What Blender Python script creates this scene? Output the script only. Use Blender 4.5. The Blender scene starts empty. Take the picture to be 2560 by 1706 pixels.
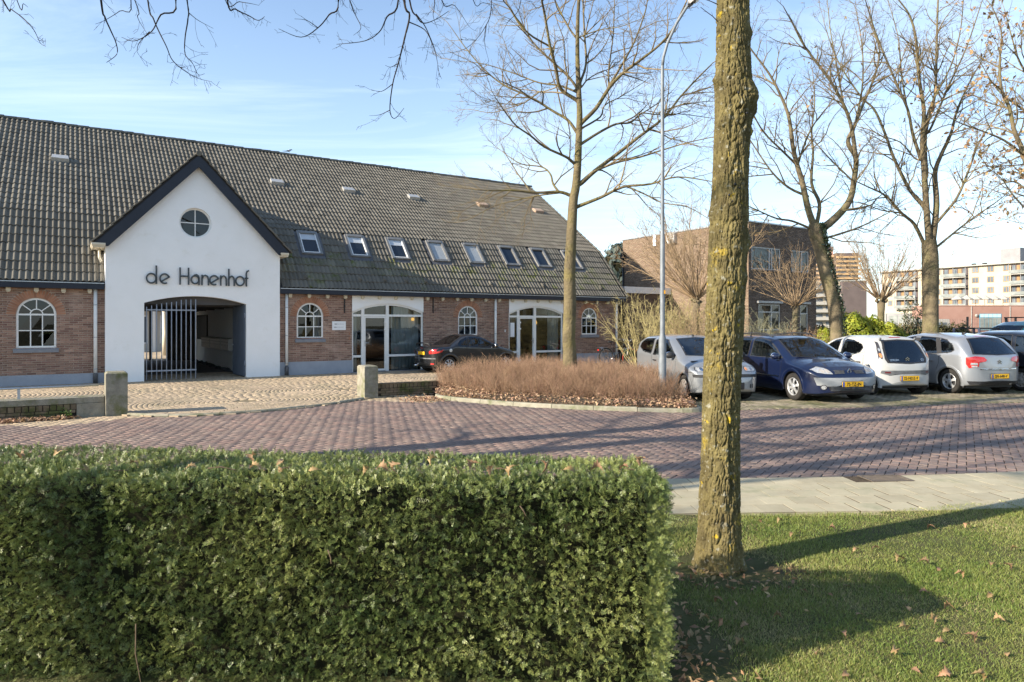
import bpy, bmesh, math, random
import numpy as np
from math import sin, cos, tan, pi, radians, sqrt, atan2, floor, ceil, hypot
from mathutils import Vector, Matrix

random.seed(7)
rng = np.random.default_rng(7)
S = bpy.context.scene
C = S.collection

# ------------------------------------------------------------------ camera, sky, sun, exposure
EYE = 1.75
cam_d = bpy.data.cameras.new('camera')
cam = bpy.data.objects.new('camera', cam_d)
C.objects.link(cam)
cam.location = (0, 0, EYE)
cam.rotation_euler = (radians(90), 0, 0)
cam_d.sensor_width = 36.0
cam_d.lens = 24.0
cam_d.shift_y = -0.0166
cam_d.clip_start = 0.05
cam_d.clip_end = 3000
S.camera = cam

SUN_EL, SUN_AZ = radians(24.0), radians(244.0)      # azimuth clockwise from +Y
world = bpy.data.worlds.new('World')
S.world = world
world.use_nodes = True
wn = world.node_tree
wn.nodes.clear()
w_out = wn.nodes.new('ShaderNodeOutputWorld')
w_bg = wn.nodes.new('ShaderNodeBackground')
w_sky = wn.nodes.new('ShaderNodeTexSky')
w_sky.sky_type = 'NISHITA'
w_sky.sun_disc = False
w_sky.sun_elevation = SUN_EL
w_sky.sun_rotation = SUN_AZ
w_sky.altitude = 0
w_sky.air_density = 1.0
w_sky.dust_density = 0.35
w_sky.ozone_density = 2.2
w_bg.inputs['Strength'].default_value = 0.13
# thin streaks of high cloud, laid out by direction on a flat cloud layer
w_tc = wn.nodes.new('ShaderNodeTexCoord')
w_sep = wn.nodes.new('ShaderNodeSeparateXYZ')
w_mx = wn.nodes.new('ShaderNodeMath'); w_mx.operation = 'MAXIMUM'; w_mx.inputs[1].default_value = 0.06
w_dx = wn.nodes.new('ShaderNodeMath'); w_dx.operation = 'DIVIDE'
w_dy = wn.nodes.new('ShaderNodeMath'); w_dy.operation = 'DIVIDE'
w_cmb = wn.nodes.new('ShaderNodeCombineXYZ')
w_map = wn.nodes.new('ShaderNodeMapping')
w_map.inputs['Rotation'].default_value = (0, 0, radians(28))
w_map.inputs['Scale'].default_value = (0.35, 0.75, 1)
w_ns = wn.nodes.new('ShaderNodeTexNoise')
w_ns.inputs['Scale'].default_value = 1.1
w_ns.inputs['Detail'].default_value = 8
w_ns.inputs['Roughness'].default_value = 0.62
w_ns.inputs['Distortion'].default_value = 0.7
w_rm = wn.nodes.new('ShaderNodeMapRange')
w_rm.inputs['From Min'].default_value = 0.46
w_rm.inputs['From Max'].default_value = 0.80
w_rm.inputs['To Max'].default_value = 0.6
w_hz = wn.nodes.new('ShaderNodeMapRange')           # haze put into the sky colour, whiter towards the horizon
w_hz.inputs['From Min'].default_value = 0.0
w_hz.inputs['From Max'].default_value = 0.55
w_hz.inputs['To Min'].default_value = 0.34
w_hz.inputs['To Max'].default_value = 0.0
w_add = wn.nodes.new('ShaderNodeMath'); w_add.operation = 'ADD'; w_add.use_clamp = True
w_mix = wn.nodes.new('ShaderNodeMixRGB')
w_mix.inputs['Color2'].default_value = (4.3, 4.95, 5.5, 1)
wl = wn.links.new
wl(w_tc.outputs['Generated'], w_sep.inputs[0])
wl(w_sep.outputs['Z'], w_mx.inputs[0])
wl(w_sep.outputs['X'], w_dx.inputs[0]); wl(w_mx.outputs[0], w_dx.inputs[1])
wl(w_sep.outputs['Y'], w_dy.inputs[0]); wl(w_mx.outputs[0], w_dy.inputs[1])
wl(w_dx.outputs[0], w_cmb.inputs[0]); wl(w_dy.outputs[0], w_cmb.inputs[1])
wl(w_cmb.outputs[0], w_map.inputs['Vector']); wl(w_map.outputs[0], w_ns.inputs['Vector'])
wl(w_ns.outputs['Fac'], w_rm.inputs['Value'])
wl(w_sep.outputs['Z'], w_hz.inputs['Value'])
wl(w_rm.outputs[0], w_add.inputs[0]); wl(w_hz.outputs[0], w_add.inputs[1])
wl(w_add.outputs[0], w_mix.inputs['Fac'])
wl(w_sky.outputs[0], w_mix.inputs['Color1'])
wl(w_mix.outputs[0], w_bg.inputs['Color'])
wl(w_bg.outputs[0], w_out.inputs['Surface'])

sun_d = bpy.data.lights.new('sun', 'SUN')
sun_d.energy = 5.0
sun_d.angle = radians(0.5)
sun_d.color = (1.0, 0.89, 0.73)
sun = bpy.data.objects.new('sun', sun_d)
C.objects.link(sun)
sun.location = (-40, -20, 30)
LDIR = Vector((sin(SUN_AZ) * cos(SUN_EL), cos(SUN_AZ) * cos(SUN_EL), sin(SUN_EL)))
sun.rotation_euler = (LDIR).to_track_quat('Z', 'Y').to_euler()

S.view_settings.view_transform = 'Standard'
S.view_settings.look = 'None'
S.view_settings.gamma = 1
S.view_settings.exposure = 1.1
S.view_settings.use_curve_mapping = False
S.render.engine = 'CYCLES'
S.cycles.use_denoising = True
S.cycles.denoising_input_passes = 'RGB_ALBEDO_NORMAL'
S.cycles.denoising_prefilter = 'ACCURATE'
S.cycles.use_adaptive_sampling = False
S.cycles.sample_clamp_indirect = 4.0
world.cycles.sampling_method = 'MANUAL'
world.cycles.sample_map_resolution = 1024
S.cycles.max_bounces = 8
S.cycles.transparent_max_bounces = 24

# ------------------------------------------------------------------ helpers
FPX, CXP, CYP = 1706.7, 1280.0, 810.6


def at(px, py, Y):
    """The point at depth Y seen at a pixel of the 2560 wide photograph."""
    return Vector(((px - CXP) / FPX * Y, Y, EYE - (py - CYP) / FPX * Y))


def onground(px, py, z=0.0):
    Y = (EYE - z) * FPX / (py - CYP)
    return Vector(((px - CXP) / FPX * Y, Y, z))


def lerp(a, b, t):
    return a + (b - a) * t


def tag(o, label=None, cat=None, group=None, kind=None):
    if label: o['label'] = label
    if cat: o['category'] = cat
    if group: o['group'] = group
    if kind: o['kind'] = kind
    return o


def empty(name, loc=(0, 0, 0), rz=0.0, parent=None):
    o = bpy.data.objects.new(name, None)
    o.empty_display_size = 0.2
    C.objects.link(o)
    o.location = loc
    o.rotation_euler = (0, 0, rz)
    if parent: o.parent = parent
    return o


def thing(name, label, cat, loc=(0, 0, 0), rz=0.0, group=None):
    return tag(empty(name, loc, rz), label, cat, group)


def link_mesh(name, me, parent=None, loc=None, rot=None):
    o = bpy.data.objects.new(name, me)
    C.objects.link(o)
    if parent: o.parent = parent
    if loc is not None: o.location = loc
    if rot is not None: o.rotation_euler = rot
    return o


def np_mesh(name, V, F, mat, parent=None, rnd=None, smooth=False):
    """V (n,3) array, F (m,k) array of same-sized faces."""
    V = np.ascontiguousarray(V, dtype=np.float32)
    F = np.ascontiguousarray(F, dtype=np.int32)
    me = bpy.data.meshes.new(name)
    m, k = F.shape
    me.vertices.add(len(V)); me.vertices.foreach_set('co', V.ravel())
    me.loops.add(m * k); me.loops.foreach_set('vertex_index', F.ravel())
    me.polygons.add(m)
    me.polygons.foreach_set('loop_start', np.arange(0, m * k, k, dtype=np.int32))
    me.polygons.foreach_set('loop_total', np.full(m, k, dtype=np.int32))
    if smooth: me.polygons.foreach_set('use_smooth', np.ones(m, dtype=bool))
    me.update(calc_edges=True)
    if rnd is not None:
        a = me.attributes.new('rnd', 'FLOAT', 'POINT')
        a.data.foreach_set('value', np.ascontiguousarray(rnd, dtype=np.float32))
    if mat: me.materials.append(mat)
    return link_mesh(name, me, parent)


class MB:
    """Collects shapes and links them as one mesh object."""
    def __init__(self):
        self.v, self.f, self.r, self.sm = [], [], [], []

    def add(self, verts, faces, rnd=0.0, smooth=False):
        b = len(self.v)
        self.v.extend([tuple(p) for p in verts])
        self.r.extend([rnd] * len(verts))
        for q in faces:
            self.f.append(tuple(i + b for i in q)); self.sm.append(smooth)
        return self

    def box(self, x0, x1, y0, y1, z0, z1, rnd=0.0, nobottom=False):
        v = [(x0, y0, z0), (x1, y0, z0), (x1, y1, z0), (x0, y1, z0), (x0, y0, z1), (x1, y0, z1), (x1, y1, z1), (x0, y1, z1)]
        f = [(4, 5, 6, 7), (0, 1, 5, 4), (1, 2, 6, 5), (2, 3, 7, 6), (3, 0, 4, 7)]
        if not nobottom: f.append((3, 2, 1, 0))
        return self.add(v, f, rnd)

    def obox(self, c, ax, ay, az, rnd=0.0):
        c, ax, ay, az = Vector(c), Vector(ax), Vector(ay), Vector(az)
        v = []
        for k in (-1, 1):
            for i, j in ((-1, -1), (1, -1), (1, 1), (-1, 1)):
                v.append(c + ax * i + ay * j + az * k)
        return self.add(v, [(4, 5, 6, 7), (0, 1, 5, 4), (1, 2, 6, 5), (2, 3, 7, 6), (3, 0, 4, 7), (3, 2, 1, 0)], rnd)

    def bar(self, a, b, w, h, up=(0, 0, 1), rnd=0.0):
        a, b = Vector(a), Vector(b)
        d = (b - a)
        L = d.length
        d = d / max(L, 1e-9)
        up = Vector(up)
        s = d.cross(up)
        if s.length < 1e-4: s = d.cross(Vector((1, 0, 0)))
        s.normalize()
        t = s.cross(d).normalized()
        return self.obox((a + b) / 2, d * (L / 2), s * (w / 2), t * (h / 2), rnd)

    def tube(self, pts, r, n=8, cap=True, rnd=0.0, smooth=True):
        pts = [Vector(p) for p in pts]
        if not hasattr(r, '__len__'): r = [r] * len(pts)
        prev = None
        vs = []
        for i, p in enumerate(pts):
            d = (pts[min(i + 1, len(pts) - 1)] - pts[max(i - 1, 0)])
            if d.length < 1e-9: d = Vector((0, 0, 1))
            d.normalize()
            if prev is None:
                s = d.cross(Vector((0, 0, 1)))
                if s.length < 1e-3: s = d.cross(Vector((1, 0, 0)))
                s.normalize()
            else:
                s = prev - d * prev.dot(d)
                if s.length < 1e-6: s = d.orthogonal()
                s.normalize()
            prev = s
            t = d.cross(s)
            for k in range(n):
                a = 2 * pi * k / n
                vs.append(p + s * (cos(a) * r[i]) + t * (sin(a) * r[i]))
        fs = []
        for i in range(len(pts) - 1):
            for k in range(n):
                k2 = (k + 1) % n
                fs.append((i * n + k, i * n + k2, (i + 1) * n + k2, (i + 1) * n + k))
        self.add(vs, fs, rnd, smooth)
        if cap:
            b = len(self.v) - len(vs)
            self.f.append(tuple(b + k for k in reversed(range(n)))); self.sm.append(False)
            e = b + (len(pts) - 1) * n
            self.f.append(tuple(e + k for k in range(n))); self.sm.append(False)
        return self

    def lathe(self, prof, n=24, c=(0, 0, 0), ax=(0, 0, 1), smooth=True, rnd=0.0):
        """prof: (radius, height) pairs turned about axis ax through c."""
        ax = Vector(ax).normalized()
        s = ax.orthogonal().normalized()
        t = ax.cross(s)
        c = Vector(c)
        vs = []
        for (r, h) in prof:
            for k in range(n):
                a = 2 * pi * k / n
                vs.append(c + ax * h + s * (cos(a) * r) + t * (sin(a) * r))
        fs = []
        for i in range(len(prof) - 1):
            for k in range(n):
                k2 = (k + 1) % n
                fs.append((i * n + k, i * n + k2, (i + 1) * n + k2, (i + 1) * n + k))
        return self.add(vs, fs, rnd, smooth)

    def prism(self, poly, o, ax, ay, ad, rnd=0.0):
        """poly: 2D outline in the plane (o, ax, ay), pushed along ad."""
        o, ax, ay, ad = Vector(o), Vector(ax), Vector(ay), Vector(ad)
        n = len(poly)
        a = [o + ax * p[0] + ay * p[1] for p in poly]
        b = [p + ad for p in a]
        fs = [tuple(range(n)), tuple(reversed(range(n, 2 * n)))]
        for i in range(n):
            j = (i + 1) % n
            fs.append((j, i, i + n, j + n))
        return self.add(a + b, fs, rnd)

    def ribbon(self, pts, w, o, ax, ay, ad, closed=False, rnd=0.0):
        """a flat stroke of width w along 2D pts, with depth ad."""
        P = [Vector((p[0], p[1])) for p in pts]
        n = len(P)
        L, R = [], []
        for i in range(n):
            if closed:
                d = P[(i + 1) % n] - P[(i - 1) % n]
            else:
                d = P[min(i + 1, n - 1)] - P[max(i - 1, 0)]
            d.normalize()
            nn = Vector((-d.y, d.x)) * (w / 2)
            L.append(P[i] + nn); R.append(P[i] - nn)
        o, ax, ay, ad = Vector(o), Vector(ax), Vector(ay), Vector(ad)
        m = lambda q: o + ax * q.x + ay * q.y
        vs = []
        for i in range(n):
            a, b = m(L[i]), m(R[i])
            vs += [a, b, a + ad, b + ad]
        fs = []
        for i in range(n if closed else n - 1):
            j = (i + 1) % n
            A, B = i * 4, j * 4
            fs += [(A, A + 1, B + 1, B), (A + 2, B + 2, B + 3, A + 3), (A, B, B + 2, A + 2), (A + 1, A + 3, B + 3, B + 1)]
        if not closed:
            e = (n - 1) * 4
            fs += [(0, 2, 3, 1), (e, e + 1, e + 3, e + 2)]
        return self.add(vs, fs, rnd)

    def sheet(self, poly, z=0.0, rnd=0.0):
        return self.add([(p[0], p[1], p[2] if len(p) > 2 else z) for p in poly], [tuple(range(len(poly)))], rnd)

    def ball(self, c, r, n=10, m=6, sc=(1, 1, 1), rnd=0.0):
        vs, fs = [], []
        for i in range(m + 1):
            th = pi * i / m
            for k in range(n):
                a = 2 * pi * k / n
                vs.append((c[0] + r * sc[0] * sin(th) * cos(a), c[1] + r * sc[1] * sin(th) * sin(a), c[2] + r * sc[2] * cos(th)))
        for i in range(m):
            for k in range(n):
                k2 = (k + 1) % n
                fs.append((i * n + k, (i + 1) * n + k, (i + 1) * n + k2, i * n + k2))
        return self.add(vs, fs, rnd, True)

    def mesh(self, name, mat, bevel=0.0, fixn=True):
        me = bpy.data.meshes.new(name)
        me.from_pydata(self.v, [], self.f)
        me.polygons.foreach_set('use_smooth', self.sm)
        if any(self.r):
            a = me.attributes.new('rnd', 'FLOAT', 'POINT')
            a.data.foreach_set('value', self.r)
        if bevel > 0 or fixn:
            bm = bmesh.new(); bm.from_mesh(me)
            if fixn: bmesh.ops.recalc_face_normals(bm, faces=bm.faces)
            if bevel > 0:
                ed = [e for e in bm.edges if len(e.link_faces) == 2 and e.calc_face_angle(0) > 0.6]
                bmesh.ops.bevel(bm, geom=ed, offset=bevel, segments=2, affect='EDGES', profile=0.6)
            bm.to_mesh(me); bm.free()
        if mat: me.materials.append(mat)
        return me

    def build(self, name, mat, parent=None, bevel=0.0, fixn=True, loc=None, rot=None):
        return link_mesh(name, self.mesh(name, mat, bevel, fixn), parent, loc, rot)


def tubes_np(T, V, F, R):
    """T: list of (pts (k,3), radii (k,), sides, rnd). Appends numpy vertex, quad and rnd arrays to V, F, R."""
    groups = {}
    for t in T: groups.setdefault((len(t[0]), t[2]), []).append(t)
    for (k, n), L in groups.items():
        P = np.array([t[0] for t in L], dtype=np.float64)
        Q = np.array([t[1] for t in L], dtype=np.float64)
        rr = np.array([t[3] for t in L], dtype=np.float64)
        N = len(L)
        D = np.empty_like(P)
        D[:, 1:-1] = P[:, 2:] - P[:, :-2]
        D[:, 0] = P[:, 1] - P[:, 0]
        D[:, -1] = P[:, -1] - P[:, -2]
        D /= np.linalg.norm(D, axis=2, keepdims=True) + 1e-12
        ref = np.zeros((N, 1, 3)); ref[:, 0, 2] = 1
        m = np.abs(D[:, :, 2]).mean(axis=1) > 0.85
        ref[m] = (1, 0, 0)
        s = np.cross(D, np.broadcast_to(ref, D.shape))
        s /= np.linalg.norm(s, axis=2, keepdims=True) + 1e-12
        t = np.cross(D, s)
        ang = np.arange(n) * 2 * pi / n
        ring = s[:, :, None, :] * np.cos(ang)[None, None, :, None] + t[:, :, None, :] * np.sin(ang)[None, None, :, None]
        W = (P[:, :, None, :] + ring * Q[:, :, None, None]).reshape(-1, 3)
        base = sum(len(x) for x in V)
        i = np.arange(N)[:, None, None] * (k * n) + np.arange(k - 1)[None, :, None] * n
        a = np.arange(n)[None, None, :]
        b = (np.arange(n) + 1) % n
        b = b[None, None, :]
        q = np.stack([i + a, i + b, i + n + b, i + n + a], axis=-1).reshape(-1, 4) + base
        V.append(W); F.append(q); R.append(np.repeat(rr, k * n))


def tube_obj(name, T, mat, parent=None):
    V, F, R = [], [], []
    tubes_np(T, V, F, R)
    return np_mesh(name, np.concatenate(V), np.concatenate(F), mat, parent, np.concatenate(R), smooth=True)


def spline(pts, n):
    """Catmull-Rom through pts (any dimension), n samples per span."""
    P = [np.array(p, dtype=float) for p in pts]
    out = []
    for i in range(len(P) - 1):
        p0, p1, p2, p3 = P[max(i - 1, 0)], P[i], P[i + 1], P[min(i + 2, len(P) - 1)]
        for k in range(n):
            t = k / n
            out.append(0.5 * ((2 * p1) + (-p0 + p2) * t + (2 * p0 - 5 * p1 + 4 * p2 - p3) * t * t + (-p0 + 3 * p1 - 3 * p2 + p3) * t ** 3))
    out.append(P[-1])
    return out


def text_mesh(body, size, depth, mat, name, parent, loc, rot, align='CENTER', xscale=1.0, bold=0.0):
    cu = bpy.data.curves.new(name, 'FONT')
    cu.body = body
    cu.size = size
    cu.extrude = depth
    cu.align_x = align
    cu.align_y = 'CENTER'
    cu.offset = bold
    cu.resolution_u = 3
    o = bpy.data.objects.new(name + '_curve', cu)
    C.objects.link(o)
    bpy.context.view_layer.update()
    me = bpy.data.meshes.new_from_object(o.evaluated_get(bpy.context.evaluated_depsgraph_get()))
    bpy.data.objects.remove(o)
    me.materials.clear(); me.materials.append(mat)
    q = link_mesh(name, me, parent, loc, rot)
    q.scale = (xscale, 1, 1)
    return q


# ------------------------------------------------------------------ materials
def M(name, c1, c2=None, scale=4.0, detail=5, rough=0.7, spec=0.4, metal=0.0, bump=0.0, bscale=30.0, pv=0.0,
      c3=None, s3=0.6, t3=(0.5, 0.7), hue=0.0, stretch=None, coat=0.0, local=False, pc=None, sheen=0.0, lo=0.35, hi=0.65):
    """Principled material: noise between c1 and c2, patches of c3, value jitter pv per piece, pc a second colour for some pieces."""
    m = bpy.data.materials.new(name)
    m.use_nodes = True
    nt = m.node_tree
    N, L = nt.nodes, nt.links.new
    p = N['Principled BSDF']
    p.inputs['Roughness'].default_value = rough
    p.inputs['Metallic'].default_value = metal
    p.inputs['Specular IOR Level'].default_value = spec
    p.inputs['Base Color'].default_value = (*c1, 1)
    if coat:
        p.inputs['Coat Weight'].default_value = coat
        p.inputs['Coat Roughness'].default_value = 0.03
    vec = None
    if local:
        tc = N.new('ShaderNodeTexCoord'); vec = tc.outputs['Object']
    else:
        ge = N.new('ShaderNodeNewGeometry'); vec = ge.outputs['Position']
    if stretch:
        mp = N.new('ShaderNodeMapping'); mp.inputs['Scale'].default_value = stretch
        L(vec, mp.inputs['Vector']); vec = mp.outputs[0]
    col = None
    if c2 is not None:
        ns = N.new('ShaderNodeTexNoise'); ns.inputs['Scale'].default_value = scale; ns.inputs['Detail'].default_value = detail
        ns.inputs['Roughness'].default_value = 0.6
        L(vec, ns.inputs['Vector'])
        mr = N.new('ShaderNodeMapRange'); mr.inputs['From Min'].default_value = lo; mr.inputs['From Max'].default_value = hi
        L(ns.outputs['Fac'], mr.inputs['Value'])
        mx = N.new('ShaderNodeMixRGB'); mx.inputs['Color1'].default_value = (*c1, 1); mx.inputs['Color2'].default_value = (*c2, 1)
        L(mr.outputs[0], mx.inputs['Fac']); col = mx.outputs[0]
    rnd = None
    if pv or pc is not None or hue:
        at_ = N.new('ShaderNodeAttribute'); at_.attribute_name = 'rnd'
        oi = N.new('ShaderNodeObjectInfo')
        ad = N.new('ShaderNodeMath'); ad.operation = 'ADD'
        L(at_.outputs['Fac'], ad.inputs[0]); L(oi.outputs['Random'], ad.inputs[1])
        fr = N.new('ShaderNodeMath'); fr.operation = 'FRACT'; L(ad.outputs[0], fr.inputs[0])
        rnd = fr.outputs[0]
    if pc is not None:
        mu = N.new('ShaderNodeMath'); mu.operation = 'MULTIPLY'; mu.inputs[1].default_value = 7.31; L(rnd, mu.inputs[0])
        f2 = N.new('ShaderNodeMath'); f2.operation = 'FRACT'; L(mu.outputs[0], f2.inputs[0])
        pw = N.new('ShaderNodeMath'); pw.operation = 'POWER'; pw.inputs[1].default_value = 2.0; L(f2.outputs[0], pw.inputs[0])
        mx = N.new('ShaderNodeMixRGB'); mx.inputs['Color2'].default_value = (*pc, 1)
        if col is not None: L(col, mx.inputs['Color1'])
        else: mx.inputs['Color1'].default_value = (*c1, 1)
        L(pw.outputs[0], mx.inputs['Fac']); col = mx.outputs[0]
    if c3 is not None:
        ns = N.new('ShaderNodeTexNoise'); ns.inputs['Scale'].default_value = s3; ns.inputs['Detail'].default_value = 7
        ns.inputs['Roughness'].default_value = 0.65
        L(vec, ns.inputs['Vector'])
        mr = N.new('ShaderNodeMapRange'); mr.inputs['From Min'].default_value = t3[0]; mr.inputs['From Max'].default_value = t3[1]
        L(ns.outputs['Fac'], mr.inputs['Value'])
        mx = N.new('ShaderNodeMixRGB'); mx.inputs['Color2'].default_value = (*c3, 1)
        if col is not None: L(col, mx.inputs['Color1'])
        else: mx.inputs['Color1'].default_value = (*c1, 1)
        L(mr.outputs[0], mx.inputs['Fac']); col = mx.outputs[0]
    if pv or hue:
        hs = N.new('ShaderNodeHueSaturation')
        mr = N.new('ShaderNodeMapRange'); mr.inputs['To Min'].default_value = 1 - pv; mr.inputs['To Max'].default_value = 1 + pv
        L(rnd, mr.inputs['Value']); L(mr.outputs[0], hs.inputs['Value'])
        if hue:
            mu = N.new('ShaderNodeMath'); mu.operation = 'MULTIPLY'; mu.inputs[1].default_value = 13.7; L(rnd, mu.inputs[0])
            f2 = N.new('ShaderNodeMath'); f2.operation = 'FRACT'; L(mu.outputs[0], f2.inputs[0])
            mh = N.new('ShaderNodeMapRange'); mh.inputs['To Min'].default_value = 0.5 - hue; mh.inputs['To Max'].default_value = 0.5 + hue
            L(f2.outputs[0], mh.inputs['Value']); L(mh.outputs[0], hs.inputs['Hue'])
        if col is not None: L(col, hs.inputs['Color'])
        else: hs.inputs['Color'].default_value = (*c1, 1)
        col = hs.outputs[0]
    if col is not None: L(col, p.inputs['Base Color'])
    if bump:
        ns = N.new('ShaderNodeTexNoise'); ns.inputs['Scale'].default_value = bscale; ns.inputs['Detail'].default_value = 6
        L(vec, ns.inputs['Vector'])
        bp = N.new('ShaderNodeBump'); bp.inputs['Strength'].default_value = 1.0; bp.inputs['Distance'].default_value = bump
        L(ns.outputs['Fac'], bp.inputs['Height']); L(bp.outputs[0], p.inputs['Normal'])
    return m


def leaf_mat(name, c1, c2, pv=0.25, hue=0.02, trans=0.3, rough=0.5, scale=2.0, spec=0.35):
    """Thin leaves: principled front with some light let through."""
    m = M(name, c1, c2, scale=scale, rough=rough, spec=spec, pv=pv, hue=hue)
    nt = m.node_tree
    N, L = nt.nodes, nt.links.new
    p = N['Principled BSDF']
    tr = N.new('ShaderNodeBsdfTranslucent')
    src = p.inputs['Base Color'].links[0].from_socket
    L(src, tr.inputs['Color'])
    mx = N.new('ShaderNodeMixShader'); mx.inputs['Fac'].default_value = trans
    L(p.outputs[0], mx.inputs[1]); L(tr.outputs[0], mx.inputs[2])
    L(mx.outputs[0], N['Material Output'].inputs['Surface'])
    return m


def glass_mat(name, tint=(0.5, 0.55, 0.55), refl=0.10, rough=0.01, back=(0.9, 0.95, 1.0)):
    """Clear pane: lets light through with a tint and mirrors by viewing angle."""
    m = bpy.data.materials.new(name)
    m.use_nodes = True
    nt = m.node_tree
    N, L = nt.nodes, nt.links.new
    N.remove(N['Principled BSDF'])
    t = N.new('ShaderNodeBsdfTransparent'); t.inputs['Color'].default_value = (*tint, 1)
    g = N.new('ShaderNodeBsdfGlossy'); g.inputs['Roughness'].default_value = rough; g.inputs['Color'].default_value = (*back, 1)
    lw = N.new('ShaderNodeFresnel'); lw.inputs['IOR'].default_value = 1.55
    ad = N.new('ShaderNodeMath'); ad.operation = 'ADD'; ad.inputs[1].default_value = refl; ad.use_clamp = True
    L(lw.outputs[0], ad.inputs[0])
    mx = N.new('ShaderNodeMixShader')
    L(ad.outputs[0], mx.inputs['Fac']); L(t.outputs[0], mx.inputs[1]); L(g.outputs[0], mx.inputs[2])
    L(mx.outputs[0], N['Material Output'].inputs['Surface'])
    return m
# ------------------------------------------------------------------ materials of the setting
m_soil = M('soil', (0.055, 0.042, 0.030), (0.10, 0.078, 0.055), scale=9, rough=0.95, spec=0.1, bump=0.02, bscale=40)
m_turf = M('turf', (0.060, 0.070, 0.024), (0.10, 0.095, 0.045), scale=5, rough=0.95, spec=0.1, c3=(0.075, 0.058, 0.040), s3=1.3, t3=(0.52, 0.66), bump=0.015, bscale=60)
m_farland = M('far_land', (0.10, 0.10, 0.055), (0.16, 0.14, 0.09), scale=0.08, rough=0.95, spec=0.1)
m_joint = M('joint_sand', (0.035, 0.030, 0.026), (0.06, 0.05, 0.04), scale=14, rough=0.95, spec=0.1)
m_joint_tan = M('joint_sand_tan', (0.17, 0.14, 0.09), (0.23, 0.19, 0.125), scale=5, rough=0.95, spec=0.1)
m_clinker = M('purple_clinker', (0.168, 0.124, 0.103), (0.215, 0.163, 0.134), scale=1.2, rough=0.66, spec=0.3, pv=0.17, pc=(0.225, 0.150, 0.122),
              c3=(0.13, 0.10, 0.092), s3=0.45, t3=(0.48, 0.66), bump=0.003, bscale=120)
m_clinker_tan = M('tan_clinker', (0.325, 0.255, 0.170), (0.395, 0.315, 0.215), scale=0.9, rough=0.75, spec=0.25, pv=0.12, pc=(0.40, 0.31, 0.22),
                  c3=(0.27, 0.225, 0.15), s3=0.7, t3=(0.5, 0.7), bump=0.003, bscale=120)
m_clinker_moss = M('mossy_clinker', (0.17, 0.15, 0.095), (0.25, 0.22, 0.155), scale=1.6, rough=0.85, spec=0.2, pv=0.2, pc=(0.26, 0.22, 0.17),
                   c3=(0.095, 0.10, 0.045), s3=1.1, t3=(0.46, 0.64), bump=0.003, bscale=120)
m_slab = M('paving_slab', (0.34, 0.30, 0.205), (0.43, 0.385, 0.27), scale=3, rough=0.85, spec=0.25, pv=0.09, c3=(0.20, 0.205, 0.125), s3=1.5, t3=(0.52, 0.72), bump=0.0025, bscale=160)
m_kerb = M('kerb_concrete', (0.22, 0.205, 0.155), (0.31, 0.29, 0.225), scale=5, rough=0.9, spec=0.2, pv=0.08, c3=(0.13, 0.14, 0.07), s3=2.2, t3=(0.5, 0.7), bump=0.003, bscale=90)


def inpoly(P, poly):
    """P (n,2) array in polygon test."""
    x, y = P[:, 0], P[:, 1]
    c = np.zeros(len(P), dtype=bool)
    n = len(poly)
    for i in range(n):
        x1, y1 = poly[i][:2]; x2, y2 = poly[(i + 1) % n][:2]
        cond = ((y1 > y) != (y2 > y))
        with np.errstate(divide='ignore', invalid='ignore'):
            xi = (x2 - x1) * (y - y1) / (y2 - y1 + 1e-12) + x1
        c ^= cond & (x < xi)
    return c


def inview(P, m=1.0):
    return (P[:, 1] > 1.0) & (np.abs(P[:, 0]) < 0.75 * P[:, 1] + m)


BPHI = radians(57.07)
BU = Vector((sin(BPHI), cos(BPHI), 0)); BN = Vector((-cos(BPHI), sin(BPHI), 0))
BP0 = Vector((-7.73, 22.73, 0)); BRZ = atan2(BU.y, BU.x)


def bw(s, t, z=0.0):
    return BP0 + BU * s + BN * t + Vector((0, 0, z))


kerb_curve = [(-7.36, 13.02), (-6.6, 12.86), (-5.86, 13.01), (-4.97, 13.53), (-4.32, 14.23), (-3.75, 15.1), (-3.42, 15.85)]
kerb_curve = [tuple(p) for p in spline(kerb_curve, 6)]
bed_curve = [(-1.85, 16.35), (-1.68, 15.87), (-0.74, 15.09), (0.22, 14.45), (1.11, 14.08), (1.96, 13.76), (2.8, 13.59), (3.45, 13.50), (3.80, 13.62), (3.85, 14.05)]
bed_curve = [tuple(p) for p in spline(bed_curve, 6)]
bed_poly = bed_curve + [(3.62, 15.4), (3.1, 17.4), (2.6, 19.5), (1.5, 21.0), (-0.5, 20.5), (-1.9, 18.5)]
near_edge = [(-16, 6.9), (-1, 7.5), (1.82, 7.63), (4.08, 7.76), (6.0, 8.0), (9.0, 8.6), (16, 10.4)]
park_edge = [(3.85, 13.75), (4.83, 13.94), (7.59, 14.45), (11.44, 15.26), (17, 16.4)]
wall_line = [(-16, 8.25), (-8.06, 13.39)]
road_poly = near_edge + list(reversed(park_edge)) + list(reversed(bed_curve[:-6])) + [(-1.97, 16.9), (-3.17, 16.2)] + list(reversed(kerb_curve)) + [(-7.75, 12.95), (-8.06, 13.39), (-16, 8.25)]

# the land below everything, out to the horizon
tag(MB().sheet([(-1500, -300), (1500, -300), (1500, 2500), (-1500, 2500)], -0.12).build('ground', m_farland), 'flat open ground reaching to the horizon', 'ground', kind='structure')

# ------------------------------------------------------------------ road of purple clinkers in herringbone


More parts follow.
